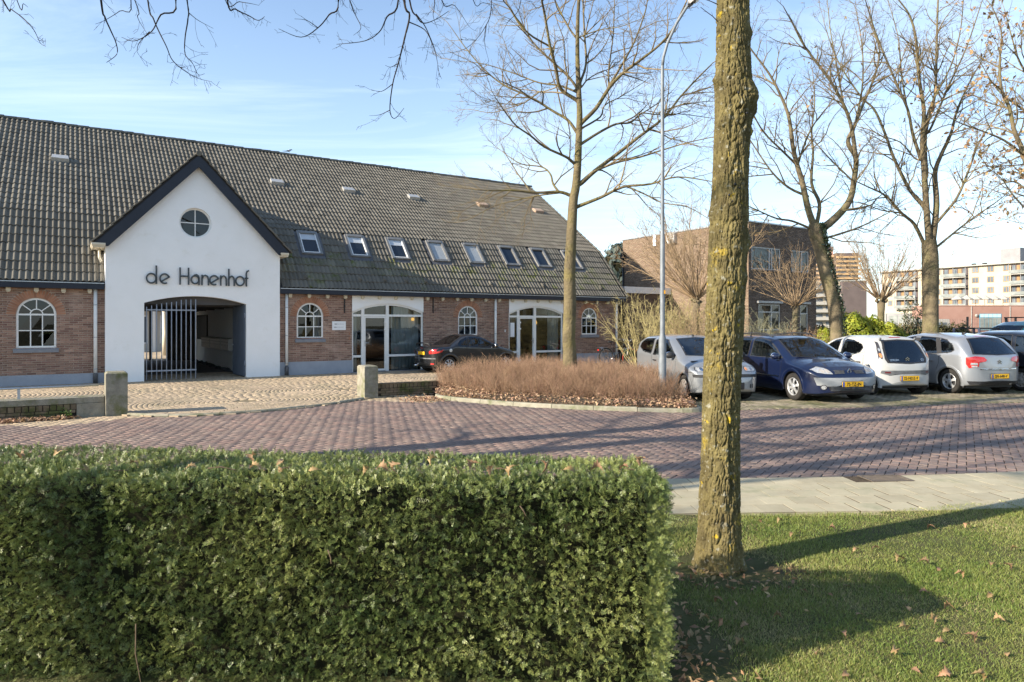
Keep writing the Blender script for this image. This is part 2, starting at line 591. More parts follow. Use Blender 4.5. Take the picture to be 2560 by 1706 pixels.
def brick_mesh(name, lx, ly, h, mat, ch=0.004):
    """one paver: chamfered top, no bottom."""
    b = MB()
    x, y = lx / 2, ly / 2
    v = [(-x, -y, -h), (x, -y, -h), (x, y, -h), (-x, y, -h), (-x, -y, -ch), (x, -y, -ch), (x, y, -ch), (-x, y, -ch),
         (-x + ch, -y + ch, 0), (x - ch, -y + ch, 0), (x - ch, y - ch, 0), (-x + ch, y - ch, 0)]
    f = [(8, 9, 10, 11)]
    for i in range(4):
        j = (i + 1) % 4
        f += [(4 + i, 4 + j, 8 + j, 8 + i), (i, j, 4 + j, 4 + i)]
    b.add(v, f)
    return b.mesh(name, mat, fixn=False)


def pave(name_part, items, lx, ly, h, mat, parent, zt=0.0, ntop=300, tilt=0.007, rest_name=None, score=None):
    """items: array (n,3) of x, y, heading. The ntop that show largest become single parts, the rest one part."""
    n = len(items)
    xy = items[:, :2]
    ok = inview(xy, 0.2)
    sc = np.where(ok, 1.0 / np.maximum(xy[:, 1], 1), 0)
    if score is not None: sc = sc * score(xy)
    order = np.argsort(-sc)
    top = order[:ntop]
    rest = order[ntop:]
    me = brick_mesh(name_part, lx, ly, h, mat)
    tx = rng.normal(0, tilt, n); ty = rng.normal(0, tilt, n); dz = rng.normal(0, 0.0014, n)
    for i in top:
        o = bpy.data.objects.new(name_part, me)
        C.objects.link(o); o.parent = parent
        o.location = (items[i, 0], items[i, 1], zt + dz[i])
        o.rotation_euler = (tx[i], ty[i], items[i, 2])
    base = np.array([v.co[:] for v in me.vertices])
    quads = np.array([p.vertices[:] for p in me.polygons])
    c, s_ = np.cos(items[rest, 2]), np.sin(items[rest, 2])
    B = base[None, :, :]
    z = B[:, :, 2] + B[:, :, 1] * tx[rest][:, None] - B[:, :, 0] * ty[rest][:, None]
    X = B[:, :, 0] * c[:, None] - B[:, :, 1] * s_[:, None] + items[rest, 0][:, None]
    Y = B[:, :, 0] * s_[:, None] + B[:, :, 1] * c[:, None] + items[rest, 1][:, None]
    Z = z + zt + dz[rest][:, None]
    V = np.stack([X, Y, Z], -1).reshape(-1, 3)
    F = (quads[None] + (np.arange(len(rest)) * len(base))[:, None, None]).reshape(-1, 4)
    o = np_mesh(rest_name or name_part, V, F, mat, parent, np.repeat(rng.random(len(rest)), len(base)))
    tag(o, kind='stuff')
    return o


road = tag(MB().sheet(road_poly, -0.009).build('road', m_joint), 'herringbone road of purple brown clinkers crossing in front of the farmhouse', 'road', kind='structure')
ax = radians(90 + 11.5)          # stripe direction, radians from +X
ca, sa = cos(ax - pi / 4), sin(ax - pi / 4)
B1 = 0.1
items = []
for i in range(-230, 260):
    for j in range(-230, 260):
        d = (i - j) % 4
        if d == 0: cx, cy, hd = (i + 1.0) * B1, (j + 0.5) * B1, 0.0
        elif d == 3: cx, cy, hd = (i + 0.5) * B1, (j + 1.0) * B1, pi / 2
        else: continue
        items.append((cx, cy, hd))
items = np.array(items)
X = items[:, 0] * ca - items[:, 1] * sa
Y = items[:, 0] * sa + items[:, 1] * ca + 11.0
# the rows bend a little along the curve of the road
items = np.stack([X, Y, items[:, 2] + (ax - pi / 4)], -1)
keep = inpoly(items[:, :2], road_poly) & inview(items[:, :2], 1.2) & (items[:, 1] > 7.2)
items = items[keep]
wl_n = np.array([-(wall_line[1][1] - wall_line[0][1]), wall_line[1][0] - wall_line[0][0]]); wl_n = wl_n / np.linalg.norm(wl_n)
dw = -(items[:, :2] - np.array(wall_line[1])) @ wl_n
tanmask = ((items[:, 0] < -6.5) & (dw < 1.25 + 0.25 * np.sin(items[:, 0] * 3))) | ((items[:, 0] > -3.4) & (items[:, 0] < -1.6) & (items[:, 1] > 15.3 - 0.2 * (items[:, 0] + 2)))
hide = lambda xy: np.where((xy[:, 0] < 0.9) & (xy[:, 1] < 9.3), 0.0, 1.0) * np.where(np.abs(xy[:, 0] / xy[:, 1] - 0.33) < 0.02, 0.2, 1.0)
pave('brick', items[~tanmask], 0.191, 0.091, 0.03, m_clinker, road, zt=0.0, ntop=300, score=hide, rest_name='brick_field')
pave('brick', items[tanmask], 0.191, 0.091, 0.03, m_clinker_tan, road, zt=0.0, ntop=0, rest_name='pale_brick_field')

# ------------------------------------------------------------------ forecourt of tan clinkers laid in arcs
fc_poly = kerb_curve + [(-3.2, 16.2), (-1.95, 17.0), (-1.9, 18.5), (-0.5, 20.5), (1.5, 21.0), (2.6, 19.5), (3.1, 17.5), (9, 24), (8, 33)] + \
    [tuple(bw(15.5, 0.12)[:2]), tuple(bw(0, 0.12)[:2]), tuple(bw(-1.06, 0.1)[:2]), tuple(bw(-1.06, 3)[:2]), tuple(bw(-3.99, 3)[:2]), tuple(bw(-3.99, 0.1)[:2]), tuple(bw(-14, 0.12)[:2]), (-16.5, 8.6), (-8.0, 13.6), (-7.5, 13.2)]
forecourt = tag(MB().sheet(fc_poly, 0.010).build('forecourt', m_joint_tan), 'sunlit forecourt of tan clinkers laid in arcs before the gate', 'forecourt', kind='structure')
cents = [np.array(onground(610, 1000).xy) + np.array((0.2, -0.4)), np.array(onground(860, 975).xy), np.array(bw(-9, -3).xy), np.array(bw(6.5, -5).xy)]
its = []
for ci, c in enumerate(cents):
    for k in range(3, 130):
        r = k * 0.1
        m = max(6, int(2 * pi * r / 0.2))
        a = (np.arange(m) + rng.random()) * 2 * pi / m
        P = np.stack([c[0] + r * np.cos(a), c[1] + r * np.sin(a)], -1)
        own = np.ones(m, dtype=bool)
        for cj, c2 in enumerate(cents):
            if cj != ci: own &= np.hypot(P[:, 0] - c2[0], P[:, 1] - c2[1]) > r - 0.02
        P2 = np.concatenate([P, (a + pi / 2)[:, None]], 1)[own]
        its.append(P2)
its = np.concatenate(its)
keep = inpoly(its[:, :2], fc_poly) & inview(its[:, :2], 0.8) & (its[:, 1] < 25.5)
its = its[keep]
pave('paver', its, 0.189, 0.091, 0.03, m_clinker_tan, forecourt, zt=0.022, ntop=300, tilt=0.0035, rest_name='paver_field', score=lambda q: np.where(q[:, 0] < -7.6, 0, 1))

# ------------------------------------------------------------------ parking bays
pk_poly = [(3.85, 13.75)] + park_edge[1:] + [(24, 18), (26, 30), (9, 24.5), (3.1, 17.6), (3.65, 15.4)]
parking = tag(MB().sheet(pk_poly, -0.006).build('parking_area', m_joint_tan), 'mossy clinker parking bays along the road', 'parking area', kind='structure')
pa = radians(90 - 77.5)
its = []
for i in range(-60, 190):
    for j in range(0, 60):
        u, v = i * 0.1, j * 0.2 + (i % 2) * 0.1
        its.append((4.0 + u * cos(pa) - v * sin(pa), 13.6 + u * sin(pa) + v * cos(pa), pa + pi / 2))
its = np.array(its)
keep = inpoly(its[:, :2], pk_poly) & inview(its[:, :2], 0.6) & (its[:, 1] < 20)
its = its[keep]
pave('paver', its, 0.19, 0.091, 0.03, m_clinker_moss, parking, zt=0.005, ntop=300, tilt=0.006, rest_name='paver_field', score=lambda q: np.where(np.abs(q[:, 0] / q[:, 1] - 0.325) < 0.025, 0, 1))
# row of edging bricks between road and bays
# ------------------------------------------------------------------ pavement of square slabs on the near side
pav_poly = near_edge[1:] + [(16, 9.0), (8.5, 7.75), (5.08, 6.80), (3.29, 6.31), (1.52, 6.22), (-1, 6.15)]
pavement = tag(MB().sheet(pav_poly, 0.0203).build('pavement', m_soil), 'pavement of square grey green slabs on the near side of the road', 'pavement', kind='structure')
ne = spline([(-1.0, 7.5), (1.82, 7.63), (4.08, 7.76), (6.0, 8.02), (9.0, 8.65), (12, 9.45)], 24)
arc = [0.0]
for a, b in zip(ne[:-1], ne[1:]): arc.append(arc[-1] + float(np.hypot(*(b - a))))
arc = np.array(arc); nea = np.array(ne)
me_slab = brick_mesh('slab', 0.294, 0.272, 0.04, m_slab, 0.0008)
for row in range(5):
    k = 0
    while True:
        sarc = 1.6 + k * 0.30 + (row % 2) * 0.15 + rng.normal(0, 0.002)
        k += 1
        if sarc > arc[-1] - 0.2: break
        px_ = np.array([np.interp(sarc, arc, nea[:, 0]), np.interp(sarc, arc, nea[:, 1])])
        p2 = np.array([np.interp(sarc + 0.05, arc, nea[:, 0]), np.interp(sarc + 0.05, arc, nea[:, 1])])
        d = (p2 - px_); d /= np.linalg.norm(d)
        nn = np.array((d[1], -d[0]))
        q = px_ + nn * (0.14 + row * 0.278)
        if abs(q[0]) > 0.75 * q[1] + 0.5 or (q[0] > 3.9 and q[0] < 4.45 and row == 0): continue
        o = bpy.data.objects.new('slab', me_slab); C.objects.link(o); o.parent = pavement
        o.location = (q[0], q[1], 0.0225 + rng.normal(0, 0.0004)); o.rotation_euler = (rng.normal(0, 0.0025), rng.normal(0, 0.0025), atan2(d[1], d[0]))

# drain grate at the road edge
m_iron = M('cast_iron', (0.10, 0.082, 0.065), (0.16, 0.13, 0.10), scale=20, rough=0.65, metal=0.3, bump=0.002, bscale=60)
dg = thing('drain_grate', 'rusty iron drain grate set into the edge of the near pavement', 'drain', (4.18, 7.64, 0.018), 0.06)
b = MB()
b.box(-0.24, 0.24, -0.15, -0.125, -0.03, 0.012); b.box(-0.24, 0.24, 0.125, 0.15, -0.03, 0.012); b.box(-0.24, -0.215, -0.125, 0.125, -0.03, 0.012); b.box(0.215, 0.24, -0.125, 0.125, -0.03, 0.012)
b.build('frame', m_iron, dg)
gb = MB().box(-0.006, 0.006, -0.125, 0.125, -0.02, 0.008).mesh('bar', m_iron)
for k in range(19): link_mesh('bar', gb, dg, (-0.198 + k * 0.022, 0, 0))
MB().box(-0.215, 0.215, -0.125, 0.125, -0.05, -0.024).build('sump', m_joint, dg)

# ------------------------------------------------------------------ kerbs


def kerb_run(curve, name, label, w, ht, zb, stone, parent_kind='structure', inward=1):
    root = tag(empty(name), label, 'kerb', kind=parent_kind)
    P = np.array(curve)
    L = np.concatenate([[0], np.cumsum(np.hypot(*(P[1:] - P[:-1]).T))])
    n = max(1, int(round(L[-1] / stone)))
    for k in range(n):
        a0, a1 = L[-1] * k / n + 0.006, L[-1] * (k + 1) / n - 0.006
        ss = np.linspace(a0, a1, 6)
        pts = np.stack([np.interp(ss, L, P[:, 0]), np.interp(ss, L, P[:, 1])], -1)
        d = np.gradient(pts, axis=0); d /= np.linalg.norm(d, axis=1, keepdims=True)
        nn = np.stack([-d[:, 1], d[:, 0]], -1) * inward
        dz = rng.normal(0, 0.004)
        prof = [(0, zb), (0.012, ht - 0.02 + dz), (0.03, ht + dz), (w - 0.01, ht + dz), (w, zb)]
        vs, fs = [], []
        for i in range(6):
            for (o_, z) in prof: vs.append((pts[i, 0] + nn[i, 0] * o_, pts[i, 1] + nn[i, 1] * o_, z))
        m_ = len(prof)
        for i in range(5):
            for j in range(m_ - 1): fs.append((i * m_ + j, i * m_ + j + 1, (i + 1) * m_ + j + 1, (i + 1) * m_ + j))
        fs += [tuple(range(m_)), tuple(reversed(range(5 * m_, 6 * m_)))]
        MB().add(vs, fs).build('kerbstone', m_kerb, root)
    return root


kerb_run(kerb_curve, 'forecourt_kerb', 'low curved kerb of concrete stones edging the tan forecourt', 0.10, 0.045, -0.03, 0.95)
kerb_run(bed_curve, 'bed_kerb', 'raised concrete kerb curving around the bed of brown twigs', 0.13, 0.085, -0.03, 0.92)

# planting bed soil, a low mound
P = [np.array(p) for p in bed_poly]
cen = np.mean(P, axis=0)
vs, fs = [], []
n = len(P)
for k, (f, z) in enumerate([(0.985, 0.03), (0.93, 0.07), (0.8, 0.12), (0.5, 0.17), (0.2, 0.18)]):
    for p in P: vs.append((*(cen + (p - cen) * f), z))
for k in range(4):
    for i in range(n):
        j = (i + 1) % n
        fs.append((k * n + i, k * n + j, (k + 1) * n + j, (k + 1) * n + i))
fs.append(tuple(range(4 * n, 5 * n)))
bed = tag(MB().add(vs, fs, smooth=True).build('planting_bed', m_soil), 'mounded planting bed of dark soil inside the concrete kerb', 'planting bed', kind='structure')

# ------------------------------------------------------------------ lawn
lawn_poly = [(-8, -3), (12, -3), (14, 8.4), (8.5, 7.70), (5.08, 6.76), (3.29, 6.27), (1.52, 6.18), (-1, 6.1), (-8, 5.9)]
gx, gy = np.meshgrid(np.linspace(-8, 13, 106), np.linspace(-3, 8.4, 58))
gz = 0.012 + 0.012 * np.sin(gx * 1.7 + gy) * np.cos(gy * 2.1 - gx * .6)
Vg = np.stack([gx, gy, gz], -1).reshape(-1, 3)
idx = np.arange(106 * 58).reshape(58, 106)
Fg = np.stack([idx[:-1, :-1], idx[:-1, 1:], idx[1:, 1:], idx[1:, :-1]], -1).reshape(-1, 4)
cenf = Vg[Fg].mean(axis=1)
Fg = Fg[inpoly(cenf[:, :2], lawn_poly)]
lawn = tag(np_mesh('lawn', Vg, Fg, m_turf, smooth=True), 'lawn of short patchy grass in the near right corner', 'lawn', kind='structure')
# ------------------------------------------------------------------ materials of the farmhouse
m_brick = M('red_brick', (0.275, 0.168, 0.125), (0.35, 0.225, 0.17), scale=1.3, rough=0.85, spec=0.2, pv=0.26, pc=(0.19, 0.105, 0.085), c3=(0.42, 0.30, 0.24), s3=0.9, t3=(0.55, 0.72), bump=0.003, bscale=140)
m_brick_arch = M('orange_brick', (0.34, 0.165, 0.10), (0.40, 0.21, 0.135), scale=4, rough=0.85, spec=0.2, pv=0.2, bump=0.003, bscale=140)
m_mortar = M('mortar', (0.40, 0.315, 0.26), (0.48, 0.39, 0.32), scale=3, rough=0.95, spec=0.1)
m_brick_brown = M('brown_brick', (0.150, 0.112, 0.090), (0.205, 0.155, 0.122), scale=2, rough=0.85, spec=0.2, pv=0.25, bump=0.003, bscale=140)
m_plaster = M('white_plaster', (0.86, 0.86, 0.85), (0.89, 0.89, 0.885), scale=2.0, rough=0.85, spec=0.2, c3=(0.78, 0.77, 0.73), s3=2.4, t3=(0.60, 0.85), bump=0.004, bscale=22)
m_plinth = M('grey_plinth', (0.30, 0.325, 0.37), (0.35, 0.375, 0.42), scale=3, rough=0.8, spec=0.25, c3=(0.24, 0.25, 0.26), s3=1.5, t3=(0.55, 0.8))
m_navy = M('navy_paint', (0.010, 0.014, 0.026), (0.014, 0.019, 0.034), scale=6, rough=0.45, spec=0.4)
m_white = M('white_paint', (0.76, 0.755, 0.73), (0.80, 0.80, 0.78), scale=6, rough=0.5, spec=0.4)
m_cream = M('cream_paint', (0.62, 0.56, 0.44), (0.68, 0.62, 0.5), scale=6, rough=0.6, spec=0.3)
m_sill = M('sill_paint', (0.20, 0.205, 0.225), (0.24, 0.245, 0.265), scale=8, rough=0.6, spec=0.3)
m_zinc = M('zinc', (0.42, 0.44, 0.46), (0.50, 0.52, 0.54), scale=6, rough=0.42, metal=0.75)
m_lead = M('lead_flashing', (0.085, 0.085, 0.09), (0.14, 0.14, 0.145), scale=5, rough=0.6, metal=0.3)
m_tile = M('concrete_tile', (0.118, 0.108, 0.090), (0.150, 0.138, 0.114), scale=0.8, rough=0.9, spec=0.15, pv=0.09, pc=(0.165, 0.152, 0.126), c3=(0.085, 0.082, 0.070), s3=1.2, t3=(0.60, 0.85), bump=0.003, bscale=90)
m_tile_moss = M('mossy_tile', (0.135, 0.127, 0.097), (0.185, 0.172, 0.132), scale=2.2, rough=0.9, spec=0.15, pv=0.14, c3=(0.105, 0.115, 0.035), s3=3.2, t3=(0.50, 0.66), bump=0.004, bscale=60)
m_deck = M('roof_deck', (0.035, 0.034, 0.033), (0.045, 0.043, 0.042), scale=3, rough=0.95, spec=0.1)
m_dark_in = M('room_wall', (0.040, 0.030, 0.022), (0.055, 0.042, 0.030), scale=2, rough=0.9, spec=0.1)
m_steel_gate = M('blue_grey_steel', (0.25, 0.275, 0.32), (0.30, 0.325, 0.37), scale=8, rough=0.5, spec=0.4, metal=0.2)
m_steel_panel = M('slate_blue_panel', (0.085, 0.105, 0.135), (0.10, 0.12, 0.15), scale=3, rough=0.5, spec=0.4)
m_glass = glass_mat('window_glass', (0.55, 0.56, 0.54), 0.0, 0.012)
m_glass_dark = glass_mat('shop_glass', (0.55, 0.60, 0.58), 0.02, 0.006)
m_sign = M('dark_metal_letter', (0.055, 0.065, 0.075), (0.08, 0.09, 0.10), scale=20, rough=0.4, metal=0.5)
m_curtain = M('pale_curtain', (0.46, 0.50, 0.56), (0.56, 0.60, 0.66), scale=3, rough=0.9, spec=0.1, stretch=(1, 1, 0.05))
m_oak_cab = M('oak_front', (0.30, 0.20, 0.09), (0.38, 0.26, 0.13), scale=8, rough=0.6, stretch=(1, 1, 8))
m_black = M('black_paint', (0.012, 0.012, 0.013), (0.018, 0.018, 0.02), scale=10, rough=0.5)
m_paper = M('white_paper', (0.78, 0.79, 0.80), (0.82, 0.83, 0.84), scale=4, rough=0.8)

house = thing('farmhouse', 'long low brick farmhouse with tiled mansard roof and white entrance gable', 'building', tuple(BP0), BRZ)
SV = 15.5                     # verge
KN = (2.0, 5.19); EV = (0.05, 2.97); RG = (8.0, 9.36)
TW = 0.20                     # face of the brick walls behind the gable face


def arch_top(s0, s1, spring, crown):
    """height of a segmental or semicircular arch over s0..s1."""
    c = (s0 + s1) / 2; a = (s1 - s0) / 2; h = crown - spring
    R = (a * a + h * h) / (2 * h); zc = crown - R
    return lambda s: zc + sqrt(max(R * R - (s - c) ** 2, 0.0)) if abs(s - c) <= a + 1e-6 else spring


def wall_strips(b, s0, s1, z0, ztop, openings, t, step=0.06):
    """a flat wall at depth t with openings (sa, sb, zb, top function)."""
    cuts = {s0, s1}
    for (a, c, zb, tf) in openings:
        n = max(1, int((c - a) / step))
        for i in range(n + 1): cuts.add(a + (c - a) * i / n)
    k = s0
    while k < s1: cuts.add(k); k += 0.6
    cuts = sorted(x for x in cuts if s0 - 1e-6 <= x <= s1 + 1e-6)
    cuts = [c for i, c in enumerate(cuts) if i == 0 or c - cuts[i - 1] > 1e-5]
    zt = ztop if callable(ztop) else (lambda s: ztop)
    for a, c in zip(cuts[:-1], cuts[1:]):
        m = (a + c) / 2
        lo_a = lo_c = z0
        for (oa, oc, zb, tf) in sorted(openings, key=lambda o: o[2](m) if callable(o[2]) else o[2]):
            if oa - 1e-6 <= m <= oc + 1e-6:
                zba = zb(a) if callable(zb) else zb; zbc = zb(c) if callable(zb) else zb
                if min(zba - lo_a, zbc - lo_c) > 1e-4 or max(zba - lo_a, zbc - lo_c) > 1e-3:
                    b.add([(a, t, lo_a), (c, t, lo_c), (c, t, zbc), (a, t, zba)], [(0, 1, 2, 3)])
                lo_a, lo_c = tf(a), tf(c)
        if max(zt(a) - lo_a, zt(c) - lo_c) > 1e-3:
            b.add([(a, t, lo_a), (c, t, lo_c), (c, t, zt(c)), (a, t, zt(a))], [(0, 1, 2, 3)])


WINS = [(-7.13, -6.19), (0.61, 1.53), (6.84, 7.72), (12.98, 13.87)]
DOORS = [(2.56, 5.35), (9.19, 11.97)]
WZ0, WSP, WCR = 1.09, 2.02, 2.49
WZ = {WINS[0]: 1.08, WINS[1]: 1.26, WINS[2]: 1.31, WINS[3]: 1.29}
op_right, op_left = [], []
for w in WINS:
    tf = arch_top(w[0], w[1], WSP, WSP + (w[1] - w[0]) / 2 - 0.005)
    (op_left if w[0] < -5 else op_right).append((w[0], w[1], WZ[w], tf))
for d_ in DOORS: op_right.append((d_[0], d_[1], -0.02, lambda s: 2.77))

# mortar bed of the brick walls
b = MB(); wall_strips(b, 0.0, 15.12, 0.0, 2.95, op_right, TW + 0.012)
wall_r = b.build('wall', m_mortar, house, fixn=False)
b = MB(); wall_strips(b, -14.0, -5.0, 0.0, 2.95, op_left, TW + 0.012)
wall_l = b.build('wall', m_mortar, house, fixn=False)
# thickness of the walls and inside rooms
b = MB()
for (s0, s1) in ((-14, -5.0), (0.0, 15.12)):
    b.box(s0, s1, 4.2, 4.3, 0, 2.8); b.box(s0, s1, TW + 0.12, 4.3, 2.84, 2.94); b.box(s0, s1, TW + 0.02, 4.3, -0.03, 0.012)
for s in (-14, -5.12, 0.06, 5.9, 8.7, 12.4, 15.0): b.box(s, s + 0.06, TW + 0.26, 4.2, 0.012, 2.84)
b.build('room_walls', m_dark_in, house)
b = MB().box(15.06, 15.12, TW + 0.012, 16, 0, 2.9)
b.prism([(0.2, 2.9), (2.0, 5.05), (8.0, 9.2), (14, 5.05), (15.8, 2.9)], (15.05, 0, 0), (0, 1, 0), (0, 0, 1), (0.07, 0, 0))
b.build('end_wall', m_brick_brown, house)

# brick pieces
BRL, BRH, BRJ = 0.21, 0.052, 0.011
bricks = []           # s0, s1, z
plz = {True: 0.46, False: 0.31}


def course(s_from, s_to, z, k, openings, out):
    zc = z + BRH / 2
    ex = []
    for (a, c, zb, tf) in openings:
        isdoor = zb < 0
        if isdoor:
            if zc < 2.76: ex.append((a, c))
            continue
        R = (c - a) / 2; m = (a + c) / 2
        if zc < zb: continue
        if zc <= WSP: ex.append((a, c))
        else:
            ro = R + 0.225
            if zc < WSP + ro: w_ = sqrt(ro * ro - (zc - WSP) ** 2); ex.append((m - w_, m + w_))
    # headers and stretchers alternate
    s = s_from - (0.105 if k % 2 else 0.0) - 0.05
    hd = (k % 2 == 1)
    while s < s_to:
        L = BRL if not hd else BRL
        a, c = max(s, s_from), min(s + L, s_to)
        s += L + BRJ
        segs = [(a, c)]
        for (ea, ec) in ex:
            nsg = []
            for (p, q) in segs:
                if q <= ea or p >= ec: nsg.append((p, q)); continue
                if p < ea - 0.035: nsg.append((p, ea - BRJ * .6))
                if q > ec + 0.035: nsg.append((ec + BRJ * .6, q))
            segs = nsg
        for (p, q) in segs:
            if q - p > 0.03: out.append((p, q, z))


def brick_walls(s_from, s_to, zlo, openings, parent, ntop):
    out = []
    k = 0; z = zlo + BRJ
    while z + BRH < 2.80:
        course(s_from, s_to, z, k, openings, out)
        z += BRH + BRJ; k += 1
    arr = np.array(out)
    # distance to the eye, largest first
    wx = BP0.x + BU.x * arr[:, 0]; wy = BP0.y + BU.y * arr[:, 0]
    vis = (np.abs(wx) < 0.752 * wy)
    dist = np.hypot(wx, wy) / np.maximum(arr[:, 1] - arr[:, 0], 0.02) * np.where(vis, 1, 50)
    order = np.argsort(dist)
    unit = MB()
    ch = 0.004
    # front of one brick: chamfered, sides back to the mortar
    v = [(0, 0.03, 0), (1, 0.03, 0), (1, 0.03, 1), (0, 0.03, 1), (0.015, 0, 0.06), (0.985, 0, 0.06), (0.985, 0, 0.94), (0.015, 0, 0.94)]
    unit.add(v, [(4, 5, 6, 7), (0, 1, 5, 4), (1, 2, 6, 5), (2, 3, 7, 6), (3, 0, 4, 7)])
    me = unit.mesh('brick', m_brick, fixn=False)
    for i in order[:ntop]:
        o = bpy.data.objects.new('brick', me); C.objects.link(o); o.parent = parent
        o.location = (arr[i, 0], TW + rng.normal(0, 0.0012), arr[i, 2]); o.scale = (arr[i, 1] - arr[i, 0], 1, BRH)
    r = arr[order[ntop:]]
    base = np.array(v); q = np.array([(4, 5, 6, 7), (0, 1, 5, 4), (1, 2, 6, 5), (2, 3, 7, 6), (3, 0, 4, 7)])
    V = base[None] * np.stack([r[:, 1] - r[:, 0], np.ones(len(r)), np.full(len(r), BRH)], -1)[:, None, :]
    V = V + np.stack([r[:, 0], TW + rng.normal(0, 0.0012, len(r)), r[:, 2]], -1)[:, None, :]
    F = (q[None] + (np.arange(len(r)) * 8)[:, None, None]).reshape(-1, 4)
    tag(np_mesh('brickwork', V.reshape(-1, 3), F, m_brick, parent, np.repeat(rng.random(len(r)), 8)), kind='stuff')


brick_walls(-13.9, -5.0, 0.31, op_left, wall_l, 300)
brick_walls(0.0, 15.12, 0.46, op_right, wall_r, 300)

# plinths
for (a, c, h_) in ((-14, -5.0, 0.31), (0.0, 2.56, 0.46), (5.35, 9.19, 0.46), (11.97, 15.12, 0.46)):
    MB().box(a, c, TW - 0.025, TW + 0.01, -0.03, h_).build('plinth', m_plinth, house, bevel=0.004)

# arch bricks round the windows
me_v = MB().box(-0.026, 0.026, 0, 0.03, 0, 0.212).mesh('arch_brick', m_brick_arch)
for w in WINS:
    R = (w[1] - w[0]) / 2; m = (w[0] + w[1]) / 2
    par = wall_l if w[0] < -5 else wall_r
    n = 28
    for k in range(n):
        a = pi * (k + .5) / n
        o = link_mesh('arch_brick', me_v, par, (m - cos(a) * (R + 0.008), TW - 0.002, WSP + sin(a) * (R + 0.008)), (0, a - pi / 2, 0))
        o.scale = ((R * pi / n) / 0.052 * 1.08 if R * pi / n < 0.055 else 1, 1, 1)

# ------------------------------------------------------------------ arched windows


def window_unit(w, name='window'):
    s0, s1 = w; z0 = WZ[w]; R = (s1 - s0) / 2; m = (s0 + s1) / 2; sp = WSP
    T0 = TW + 0.035
    fr = MB()
    out = [(s0 + 0.028, z0 + 0.02)] + [(s0 + 0.028, sp)] + [(m - cos(pi * k / 16) * (R - 0.028), sp + sin(pi * k / 16) * (R - 0.028)) for k in range(1, 16)] + [(s1 - 0.028, sp), (s1 - 0.028, z0 + 0.02)]
    fr.ribbon(out, 0.055, (0, T0, 0), (1, 0, 0), (0, 0, 1), (0, 0.07, 0))
    fr.box(s0, s1, T0 + 0.001, T0 + 0.068, z0, z0 + 0.05)
    f = fr.build(name, m_white, house)
    # reveal of the wall
    rv = MB()
    o2 = [(s0, z0 - 0.02), (s0, sp)] + [(m - cos(pi * k / 16) * R, sp + sin(pi * k / 16) * R) for k in range(1, 16)] + [(s1, sp), (s1, z0 - 0.02)]
    for i in range(len(o2) - 1):
        a, c = o2[i], o2[i + 1]
        rv.add([(a[0], TW + 0.004, a[1]), (c[0], TW + 0.004, c[1]), (c[0], TW + 0.26, c[1]), (a[0], TW + 0.26, a[1])], [(0, 1, 2, 3)])
    rv.build('reveal', m_brick_arch, f, fixn=False)
    gb = MB()
    w3 = (s1 - s0 - 0.11) / 3
    xa, xb = s0 + 0.055 + w3, s0 + 0.055 + 2 * w3
    for x in (xa, xb): gb.box(x - 0.014, x + 0.014, T0 + 0.012, T0 + 0.055, z0 + 0.05, sp)
    zm = (z0 + 0.05 + sp) / 2 - 0.01
    gb.box(s0 + 0.05, s1 - 0.05, T0 + 0.014, T0 + 0.053, zm - 0.014, zm + 0.014)
    gb.box(s0 + 0.05, s1 - 0.05, T0 + 0.008, T0 + 0.058, sp - 0.026, sp + 0.022)
    ri = w3 / 2 + 0.012
    arc = [(m - cos(pi * k / 10) * ri, sp + sin(pi * k / 10) * ri) for k in range(11)]
    gb.ribbon(arc, 0.028, (0, T0 + 0.015, 0), (1, 0, 0), (0, 0, 1), (0, 0.04, 0))
    for a in (radians(40), radians(90), radians(140)):
        p, q = (m - cos(a) * (ri + 0.01), sp + sin(a) * (ri + 0.01)), (m - cos(a) * (R - 0.05), sp + sin(a) * (R - 0.05))
        gb.ribbon([p, q], 0.026, (0, T0 + 0.016, 0), (1, 0, 0), (0, 0, 1), (0, 0.038, 0))
    gb.build('glazing_bars', m_white, f)
    # panes
    cols = [(s0 + 0.05, xa), (xa, xb), (xb, s1 - 0.05)]
    for (a, c) in cols:
        for (p, q) in ((z0 + 0.045, zm), (zm, sp - 0.02)):
            j = rng.normal(0, 0.0022, 4)
            MB().add([(a, T0 + 0.034 + j[0], p), (c, T0 + 0.034 + j[1], p), (c, T0 + 0.034 + j[2], q), (a, T0 + 0.034 + j[3], q)], [(0, 1, 2, 3)]).build('pane', m_glass, f, fixn=False)
    MB().add([(m, T0 + 0.034, sp)] + [(p[0], T0 + 0.034, p[1]) for p in arc], [(0, i, i + 1) for i in range(1, 11)]).build('pane', m_glass, f, fixn=False)
    A = [0, radians(40), radians(90), radians(140), pi]
    for a0, a1 in zip(A[:-1], A[1:]):
        n = 6; vs = []; fs = []
        j = rng.normal(0, 0.003)
        for k in range(n + 1):
            a = a0 + (a1 - a0) * k / n
            vs += [(m - cos(a) * ri, T0 + 0.034, sp + sin(a) * ri), (m - cos(a) * (R - 0.04), T0 + 0.034 + j, sp + sin(a) * (R - 0.04))]
        for k in range(n): fs.append((2 * k, 2 * k + 2, 2 * k + 3, 2 * k + 1))
        MB().add(vs, fs).build('pane', m_glass, f, fixn=False)
    b = MB(); b.prism([(TW - 0.07, z0 - 0.14), (TW - 0.07, z0 - 0.045), (TW + 0.05, z0 - 0.003), (TW + 0.05, z0 - 0.14)], (s0 - 0.06, 0, 0), (0, 1, 0), (0, 0, 1), (s1 - s0 + 0.12, 0, 0))
    b.build('sill', m_sill, f, bevel=0.006)
    return f


for w in WINS: window_unit(w)

# ------------------------------------------------------------------ glazed shop fronts


